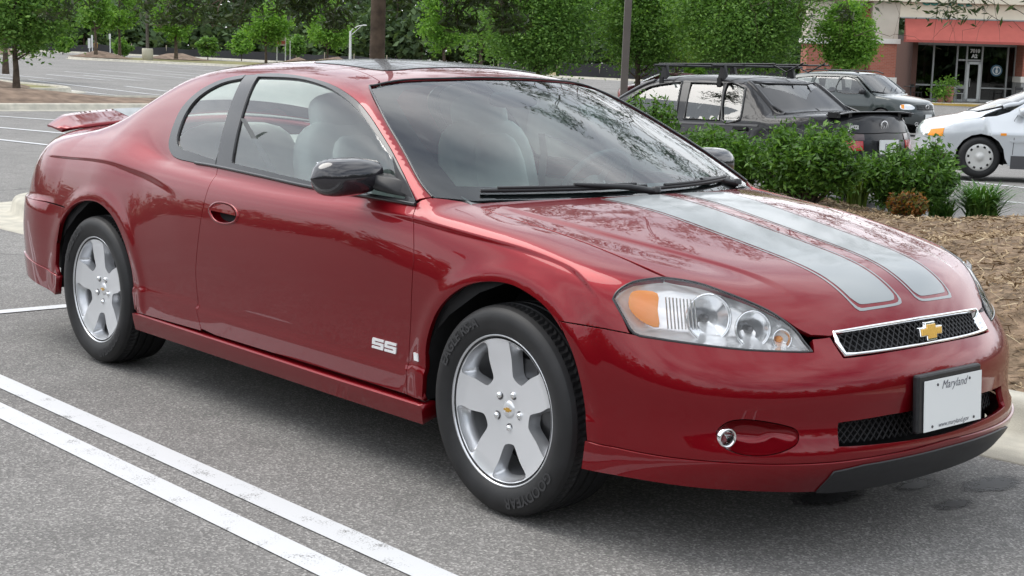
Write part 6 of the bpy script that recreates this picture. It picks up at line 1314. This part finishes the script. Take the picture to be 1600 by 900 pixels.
MS=Prm('sph',(-.1,0,.45)); panel('front_bumper',MF,MS,symloop(sfix(MF,[[.78,0,.2],[.7,-.4,.2],[.56,-.78,.22],[.58,-.8,.5],[.5,-.74,.72],[.6,-.4,.74],[.68,0,.74]])),mat('red_bumper',(.35,.03,.04),rough=.3,coat=1),M_,step=.08,gap=0,rim=.02)
for s_ in (1,-1): panel('headlight',MF,MS,sfix(MF,[[.52,-.76,.68],[.56,-.78,.58],[.70,-.45,.58],[.66,-.42,.67]],.72),CHM,M_,step=.06,gap=0,off=.01,rim=.01,mirror=s_<0)
for cx in (0,-2.45):
    for s_ in (1,-1): solid_wheel(M_,cx,s_*.82,.30,ALP,s_)
# ---------------- shop building and street furniture ----------------
BD=74.0; bs=lambda px: (px-800)/2327*BD; bz0=float(gz(*sd(19,BD)))
def bz(px,py): return 1.435-(py-Hy(px))*BD/2327-bz0
bx_,by_=sd(0,BD); B_=empty('shop_building',(bx_,by_,bz0),AZ,'brick and cream shop building with red awning and dark storefront at upper right','building')
BRK=mat('red_brick',(.30,.095,.065),rough=.9,var=.1,vscale=3)
def brick_nodes(m):
    n=m.node_tree; b=n.nodes['Principled BSDF']; tx=n.nodes.new('ShaderNodeTexCoord'); sw=n.nodes.new('ShaderNodeSeparateXYZ'); cb=n.nodes.new('ShaderNodeCombineXYZ'); ad=n.nodes.new('ShaderNodeMath'); q=n.nodes.new('ShaderNodeTexBrick')
    n.links.new(tx.outputs['Object'],sw.inputs[0]); n.links.new(sw.outputs[0],ad.inputs[0]); n.links.new(sw.outputs[1],ad.inputs[1]); n.links.new(ad.outputs[0],cb.inputs[0]); n.links.new(sw.outputs[2],cb.inputs[1]); n.links.new(cb.outputs[0],q.inputs['Vector'])
    q.inputs['Scale'].default_value=1; q.inputs['Brick Width'].default_value=.22; q.inputs['Row Height'].default_value=.075; q.inputs['Mortar Size'].default_value=.006
    q.inputs['Color1'].default_value=(.30,.09,.06,1); q.inputs['Color2'].default_value=(.36,.12,.08,1); q.inputs['Mortar'].default_value=(.32,.22,.18,1); n.links.new(q.outputs[0],b.inputs['Base Color'])
brick_nodes(BRK)
STU=mat('cream_stucco',(.52,.47,.40),rough=.9,var=.05,vscale=2); CRM=mat('pale_cream_stucco',(.68,.62,.50),rough=.9,var=.04,vscale=2); STN=mat('white_cast_stone',(.66,.64,.60),rough=.8,var=.05); GST=mat('grey_block_stone',(.28,.28,.28),rough=.9,var=.2,vscale=4)
AWN=mat('red_awning_canvas',(.36,.085,.068),rough=.8,var=.06,vscale=3); DKG=glassmat('dark_shop_glass',(.30,.33,.33),1.0,1.6); ALF=mat('grey_aluminium_frame',(.30,.31,.31),rough=.45,metal=.3); SHD=mat('shop_interior',(.05,.04,.035),rough=.8)
def blk(name,m,x0,x1,z0,z1,y0,y1,par=B_,bev=0):
    q=MB(); q.box(((x0+x1)/2,(y0+y1)/2,(z0+z1)/2),(abs(x1-x0),abs(y1-y0),abs(z1-z0))); return q.build(name,m,par,bevel=bev)
def pier(pa,pb,dep,y0=0.):
    xa,xb=bs(pa),bs(pb); z1=bz(pa,66); z2=bz(pa,128)
    blk('pier_upper',STU,xa,xb,z1+.18,bz(pa,3),y0,y0+dep); blk('pier_band',STN,xa-.12,xb+.12,z1-.06,z1+.18,y0-.08,y0+dep+.01); blk('pier_brick',BRK,xa+.02,xb-.02,z2+.28,z1-.06,y0+.02,y0+dep); blk('pier_band',STN,xa-.06,xb+.06,z2,z2+.28,y0-.05,y0+dep+.02); blk('pier_base',GST,xa,xb,-.3,z2,y0,y0+dep)
pier(1244,1283,1.6); pier(1342,1383,1.6); pier(1578,1625,1.6)
blk('recessed_wall',BRK,bs(1283)+.02,bs(1342)-.02,-.3,bz(1300,66),.9,1.3); blk('recessed_wall_upper',STU,bs(1283)+.02,bs(1342)-.02,bz(1300,66)+.01,bz(1300,3),.92,1.32)
# striped small awnings high between the left piers
for px in (1290,1336): 
    q=MB(); x0=bs(px); q.loft([[(x0-.22,.3,bz(px,30)),(x0+.22,.3,bz(px,30)),(x0+.22,.9,bz(px,6)),(x0-.22,.9,bz(px,6))],[(x0-.22,.35,bz(px,31)),(x0+.22,.35,bz(px,31)),(x0+.22,.93,bz(px,9)),(x0-.22,.93,bz(px,9))]],sm=False); q.build('small_awning',AWN,B_)
blk('cornice',CRM,bs(1240),bs(1640),bz(1300,3)+.005,bz(1300,-12),-.35,1.9); blk('parapet',CRM,bs(1244),bs(1640),bz(1300,-12)+.003,bz(1300,-75),-.0,1.8)
blk('fascia',CRM,bs(1383)+.02,bs(1640),bz(1450,30),bz(1300,3),.02,1.5); blk('fascia_trim',ALF,bs(1385),bs(1593),bz(1450,31.5),bz(1450,29.8),-.05,.02)
# awning: sloped canvas with triangular ends
xa,xb=bs(1387),bs(1592); zt,zb2=bz(1450,32),bz(1450,68); q=MB(); q.add([(xa+.15,-.04,zt),(xb-.1,-.04,zt),(xb,-1.15,zb2+.12),(xa,-1.15,zb2+.12),(xa+.15,-.04,zb2),(xb-.1,-.04,zb2),(xb,-1.15,zb2),(xa,-1.15,zb2)],[(3,2,1,0),(7,6,2,3),(0,4,7,3),(1,2,6,5)]); q.build('awning',AWN,B_)
# storefront
FY=1.2; frames=[(1420,70),(1450,70),(1487,70),(1502,70),(1526,70),(1566,70),(1578,70)]
fz1,fz0=bz(1500,72),bz(1500,158); 
for px,_ in frames: blk('mullion',ALF,bs(px)-.04,bs(px)+.04,fz0,fz1,FY-.06,FY+.06)
blk('head_rail',ALF,bs(1416),bs(1580),fz1,fz1+.22,FY-.07,FY+.07); blk('sill_rail',ALF,bs(1420),bs(1500),fz0-.02,fz0+.10,FY-.07,FY+.07); blk('sill_rail',ALF,bs(1527),bs(1578),fz0-.02,fz0+.10,FY-.07,FY+.07)
zt1=bz(1500,134); zd=bz(1500,95)
for a,b in ((1421,1449),(1451,1486),(1488,1501)): blk('transom_rail',ALF,bs(a)+.03,bs(b)-.03,zt1-.03,zt1+.05,FY-.05,FY+.05)
blk('transom_rail',ALF,bs(1527)+.03,bs(1577)-.03,bz(1550,138)-.03,bz(1550,138)+.04,FY-.05,FY+.05); blk('transom_rail',ALF,bs(1488)+.03,bs(1525)-.03,zd,zd+.08,FY-.05,FY+.05)
for a,b,c,d in ((1421,1449,158,134),(1421,1449,134,72),(1451,1486,158,134),(1451,1486,134,72),(1488,1501,158,95),(1488,1501,95,72),(1503,1525,94,72),(1527,1565,158,138),(1527,1565,138,72),(1567,1577,158,72)):
    q=MB(); q.box(((bs(a)+bs(b))/2,FY,(bz(1500,c)+bz(1500,d))/2),(bs(b)-bs(a)-.06,.012,bz(1500,d)-bz(1500,c)-.06)); q.build('window_pane',DKG,B_)
dr_=empty('entrance_door',(0,FY-.02,0)); dr_.parent=B_
for a,b,c,d in ((1503.2,1507,157.5,96),(1521,1525,157.5,96),(1503.2,1525,100,96),(1503.2,1525,158,153.5)):
    q=MB(); q.box(((bs(a)+bs(b))/2,0,(bz(1500,c)+bz(1500,d))/2),(bs(b)-bs(a),.09,bz(1500,d)-bz(1500,c))); q.build('door_rail',mat('pale_door_frame',(.46,.48,.48),rough=.4,metal=.3),dr_)
q=MB(); q.box((bs(1514),0,(bz(1500,153)+bz(1500,100))/2),(bs(1521)-bs(1507),.012,bz(1500,100)-bz(1500,153))); q.build('door_pane',DKG,dr_); q=MB(); q.tube([(bs(1508.5),-.08,bz(1500,122)),(bs(1508.5),-.08,bz(1500,135))],.025,6); q.build('door_handle',ALF,dr_)
INKW=mat('window_lettering_white',(.6,.62,.62),rough=.6); TEAL=mat('teal_sign_letter',(.02,.20,.17),rough=.4); RSG=mat('red_sign_letter',(.55,.03,.02),rough=.4)
lettering('door_number','7010',.24,(0,0,0),(0,0,0),(0,0,0),INKW,B_,bold=.012,fmap=lambda x,y:(bs(1514)+x,FY-.07,bz(1500,79.5)+y))
lettering('door_number','A2',.24,(0,0,0),(0,0,0),(0,0,0),INKW,B_,bold=.015,fmap=lambda x,y:(bs(1513.5)+x,FY-.07,bz(1500,87.5)+y))
for i,ch in enumerate('COFFEE'):
    V2,F2=text_mesh(ch,.62,0,.03,.015); mesh_obj('sign_letter',[(bs(1422)+i*.42+v[0],-.02-v[2],bz(1450,5)+v[1]) for v in V2],F2,TEAL,B_)
for i in range(4): blk('sign_block',RSG,bs(1536)+i*.62,bs(1536)+i*.62+.5,bz(1550,4.5),bz(1550,-12),-.10,.0)
# round sign in the window
q=MB(); q.lathe([(0,-.02),(.25,-.02),(.29,-.01),(.29,.02)],axis='y',n=32); q.V=[(v[0]+bs(1549),v[1]+FY-.12,v[2]+bz(1550,110)) for v in q.V]; q.build('round_sign',mat('sign_blue_green',(.06,.13,.19),rough=.4),B_)
q=MB(); q.lathe([(.17,-.03),(.19,-.035),(.21,-.03)],axis='y',n=32); 
q.V=[(v[0]+bs(1549),v[1]+FY-.12,v[2]+bz(1550,110)) for v in q.V]; q.build('round_sign_ring',INKW,B_)
q=MB(); q.ell((bs(1549),FY-.155,bz(1550,111)),(.13,.03,.22),10,8); q.ell((bs(1549),FY-.155,bz(1550,105.5)),(.11,.03,.11),10,8); q.build('round_sign_figure',INKW,B_)
# interior: back wall, counter, posters
blk('inner_wall',SHD,bs(1402),bs(1590),-.1,fz1+.4,5.6,5.7); blk('inner_floor',SHD,bs(1420),bs(1590),-.1,.0,FY+.1,5.6); blk('end_wall',mat('dark_brown_brick',(.09,.045,.035),rough=.9),bs(1412),bs(1420),-.1,fz1+.22,.6,5.6)
blk('ceiling_slab',SHD,bs(1412),bs(1590),fz1+.22,fz1+.5,.1,5.6); blk('side_wall',BRK,bs(1583),bs(1640),-.3,fz1+.3,1.2,5.6)
PST=mat('warm_poster',(.38,.17,.05),rough=.6,var=.4,vscale=4)
for px in (1436,1444.5): blk('poster',PST,bs(px)-.11,bs(px)+.11,bz(1440,103),bz(1440,86),FY+.35,FY+.37)
for px in (1434,1443): blk('poster',mat('brown_poster',(.13,.09,.06),rough=.6,var=.4,vscale=5),bs(px)-.11,bs(px)+.11,bz(1440,124),bz(1440,107),FY+.35,FY+.37)
blk('counter',mat('counter_brown',(.10,.06,.04),rough=.6),bs(1532),bs(1562),0,1.0,3.2,3.8)
# walkway with yellow kerb
YEL=mat('yellow_kerb_paint',(.50,.34,.08),rough=.8,var=.15,vscale=1.5)
wy_=-1.9; 
q=MB(); q.box((bs(1500)+2,wy_/2+1.2-.3,-.02),(bs(1640)-bs(1390)+4,4.4,.16)); o=q.build('walkway',CON); o.location=(bx_,by_,bz0); o.rotation_euler=(0,0,AZ); o['kind']='structure'
q=MB(); q.box((bs(1500)+2,wy_-.12-.3,-.035),(bs(1640)-bs(1390)+4,.16,.165)); o=q.build('yellow_kerb',YEL); o.location=(bx_,by_,bz0); o.rotation_euler=(0,0,AZ); o['kind']='structure'
def bl(px,y,z=0): 
    v=Matrix.Rotation(AZ,3,'Z')@Vector((bs(px),y,z)); return (bx_+v.x,by_+v.y,bz0+v.z)
# planter with a leafy plant, pale urn, chairs on the walkway
TER=mat('terracotta_urn',(.34,.16,.12),rough=.8,var=.15)
pt=empty('urn_planter',bl(1461,-.7,.06),AZ,'tall terracotta urn planter beside the storefront window','planter'); MB().lathe([(0,.0),(.16,0),(.21,.15),(.24,.5),(.20,.72),(.24,.78),(.20,.78),(.17,.70),(0,.68)],n=20).build('urn',TER,pt)
C_=rng.normal(0,1,(260,3))*[.2,.2,.16]+[0,0,.95]; V2=leafcloud(C_,.16,.4); fastmesh('foliage',V2,np.arange(len(V2)).reshape(-1,4),G2,pt)
pt=empty('low_plant',bl(1448,-.8,.06),AZ,'bright leafy plant left of the terracotta urn','plant'); MB().lathe([(0,0),(.14,0),(.17,.25),(.13,.25),(0,.22)],n=14).build('pot',TER,pt); C_=rng.normal(0,1,(420,3))*[.26,.26,.22]+[0,0,.55]; V2=leafcloud(C_,.18,.4); fastmesh('foliage',V2,np.arange(len(V2)).reshape(-1,4),G2,pt)
def cafe_chair(px,y,label,rz=0,m=BLKP):
    c=empty('cafe_chair',bl(px,y,.06),AZ+rz,label,'chair','cafe chairs outside the shop'); 
    for sx in (-.2,.2):
        for sy in (-.2,.2): MB().tube([(sx,sy,0),(sx*.9,sy*.9,.45)],.015,5).build('leg',m,c)
    MB().box((0,0,.46),(.42,.42,.03)).build('seat',m,c); q=MB(); q.tube([(-.2,.2,.45),(-.2,.24,.85),(.2,.24,.85),(.2,.2,.45)],.015,5); q.box((0,.235,.75),(.36,.015,.14)); q.build('backrest',m,c)
cafe_chair(1474,-.5,'pale metal chair just right of the terracotta urn',.4,ALF); cafe_chair(1481,-.3,'pale metal chair nearest the glass door',-.5,ALF); cafe_chair(1573,-.6,'black chair at the foot of the right pillar',.2); cafe_chair(1410,-.8,'black chair in the gap left of the storefront',.9)
tb=empty('cafe_table',bl(1400,-1.0,.06),AZ,'dark round cafe table left of the storefront','table'); MB().lathe([(0,.72),(.38,.72),(.38,.75),(0,.75)],n=20).build('table_top',BLKP,tb); MB().lathe([(.22,0),(.03,.04),(.03,.72)],n=12).build('pedestal',BLKP,tb)
# -- lamp poles
BRN=mat('brown_pole_paint',(.10,.085,.075),rough=.5,var=.1,vscale=3)
px,d=968,31.; x,y=sd((px-800)/2327*d,d); p=empty('lamp_pole',(x,y,float(gz(x,y))),AZ,'square brown lamp pole rising beside the windshield','lamp pole'); MB().box((0,0,4.8),(.145,.145,8.5),R=Matrix.Rotation(.012,3,'Y')).build('pole',BRN,p); MB().lathe([(0,0),(.3,0),(.3,.75),(0,.75)],n=20).build('base',CON,p)
for s_ in (-1,1): MB().box((s_*.45,0,9.0),(.6,.35,.14)).build('lamp_head',BRN,p)
px,d=227,100.; x,y=sd((px-800)/2327*d,d); zb_=float(gz(x,y)); p=empty('lamp_pole',(x,y,zb_),AZ,'tall thin dark lamp pole on a pale cylinder base in the grassy island','lamp pole'); MB().lathe([(0,-.1),(.36,-.1),(.36,.82),(.33,.86),(0,.86)],n=24).build('base',mat('pale_base_concrete',(.52,.49,.40),rough=.9,var=.05),p); MB().tube([(0,0,.8),(0,0,9.5)],[.11,.08],8).build('pole',BRN,p)
for s_ in (-1,1): MB().box((s_*.5,0,9.5),(.7,.4,.16)).build('lamp_head',BRN,p)
WPT=mat('white_metal_paint',(.62,.63,.62),rough=.5)
px,d=540,104.; x,y=sd((px-800)/2327*d,d); p=empty('street_lamp',(x,y,float(gz(x,y))),AZ,'white street lamp with curved arm, left of the oak trunk','street lamp'); MB().tube([(0,0,0),(0,0,2.62)],[.10,.07],8).build('pole',WPT,p); q=MB(); q.tube([(0,0,2.55),(.15,0,2.75),(.55,0,2.98),(.95,0,3.05)],.035,6); q.tube([(0,0,2.3),(.35,0,2.62),(.8,0,3.02)],.022,6); q.build('arm',WPT,p); MB().ell((.98,0,3.04),(.34,.16,.09),12,6).build('lamp_head',WPT,p)
# lamp whose reflection shows in the side glass
p=empty('double_lamp_pole',(-13.5,-13.5,0),math.radians(30),'double-headed lamp pole outside the frame, mirrored in the side glass','lamp pole'); MB().tube([(0,0,0),(0,0,6.3)],[.11,.08],8).build('pole',BRN,p)
for s_ in (-1,1): q=MB(); q.box((s_*.75,0,6.4),(.9,.45,.2)); q.tube([(0,0,6.2),(s_*.4,0,6.4)],.05,6); q.build('lamp_head',BRN,p)
# -- silt fence: fabric panels and stakes
FAB=mat('black_silt_fabric',(.022,.022,.024),rough=.8,var=.2,vscale=.6)
def silt(path,label,h=.75,step=2.6):
    P=resamp_open([sd(*p) for p in path],step); x0,y0=P[0]; z0=float(gz(x0,y0)); f=empty('silt_fence',(x0,y0,z0),0,label,'fence')
    for i,(a,b) in enumerate(zip(P[:-1],P[1:])):
        k=5; top=[];bot=[]
        for j in range(k+1):
            t=j/k; x=a[0]+(b[0]-a[0])*t; y=a[1]+(b[1]-a[1])*t; z=float(gz(x,y)); sag=.10*math.sin(math.pi*t)*rng.uniform(.6,1.6); top.append((x-x0,y-y0,z-z0+h-sag)); bot.append((x-x0+.15*math.sin(3*t),y-y0-.1,z-z0-.1))
        m_=MB(); m_.loft([bot,top],closed=False); m_.loft([[(q[0]+.02,q[1]+.02,q[2]) for q in bot],[(q[0]+.02,q[1]+.02,q[2]) for q in top]],closed=False); m_.build('fabric_panel',FAB,f,fix=False)
        z=float(gz(*a)); m_=MB(); m_.box((a[0]-x0-.05,a[1]-y0-.05,z-z0+.45),(.06,.06,1.15)); m_.build('stake',mat('pale_stake',(.34,.30,.22),rough=.9),f)
def resamp_open(P,st):
    P=np.array(P,float); l=np.concatenate([[0],np.cumsum(np.linalg.norm(np.diff(P,axis=0),axis=1))]); n=max(2,int(l[-1]/st)); s_=np.linspace(0,l[-1],n+1); return np.stack([np.interp(s_,l,P[:,0]),np.interp(s_,l,P[:,1])],1)
silt([(-56,141),(-45,136),(-36,135),(-28,134),(-20,131),(-14,127),(-8,124)],'long black silt fence along the foot of the far wood, left of the oak trunk',h=.85,step=3.2)
silt([(-1.5,118),(1.2,116),(2.4,115)],'short stretch of black silt fence right behind the coupe roof',h=.9,step=2)
silt([(3.0,113),(8,111),(14,110),(20,110),(26,111)],'black silt fence with pale stakes left of the black sedan',h=1.15,step=3.0)
# -- roadside signs
def sign(px,d,py0,py1,w,m,label,post=None,legs=(0,)):
    x,y=sd((px-800)/2327*d,d); z=float(gz(x,y)); z0=1.435-(py1-Hy(px))*d/2327-z; z1=1.435-(py0-Hy(px))*d/2327-z; s=empty('roadside_sign',(x,y,z),AZ,label,'sign'); MB().box((0,0,(z0+z1)/2),(w,.04,z1-z0)).build('board',m,s)
    for l_ in legs: MB().box((l_,.05,z1/2),(.07,.07,z1)).build('post',post or WPT,s)
    return s
sign(137,128,60,75,.22,WPT,'narrow white roadside sign left of the orange-yellow panel'); sign(141.5,128,55,74,.14,WPT,'taller white marker post beside the narrow white sign'); sign(147,126,67,75,.30,mat('orange_yellow_panel',(.55,.30,.05),rough=.6),'small orange-yellow panel at the foot of a young tree')
sign(90,138,66,74,.85,mat('orange_sheet',(.50,.14,.06),rough=.7),'orange-red construction board by the fence under the gap of sky'); sign(169,128,53,61,.16,WPT,'small white marker between the twin young trees')
s=sign(434,112,58,71,.62,mat('red_white_board',(.60,.52,.50),rough=.6),'white and red road sign on two white posts',legs=(-.35,.28)); 
q=MB(); q.box((0,-.03,1.15+.0),(.56,.02,.22)); o=q.build('red_band',mat('faded_red',(.45,.10,.08),rough=.6),s); o.location.z=float(s.children[0].data.vertices[0].co.z)-1.15+.22
sign(447,112,64,66,.10,WPT,'plain white post right of the red and white road sign')
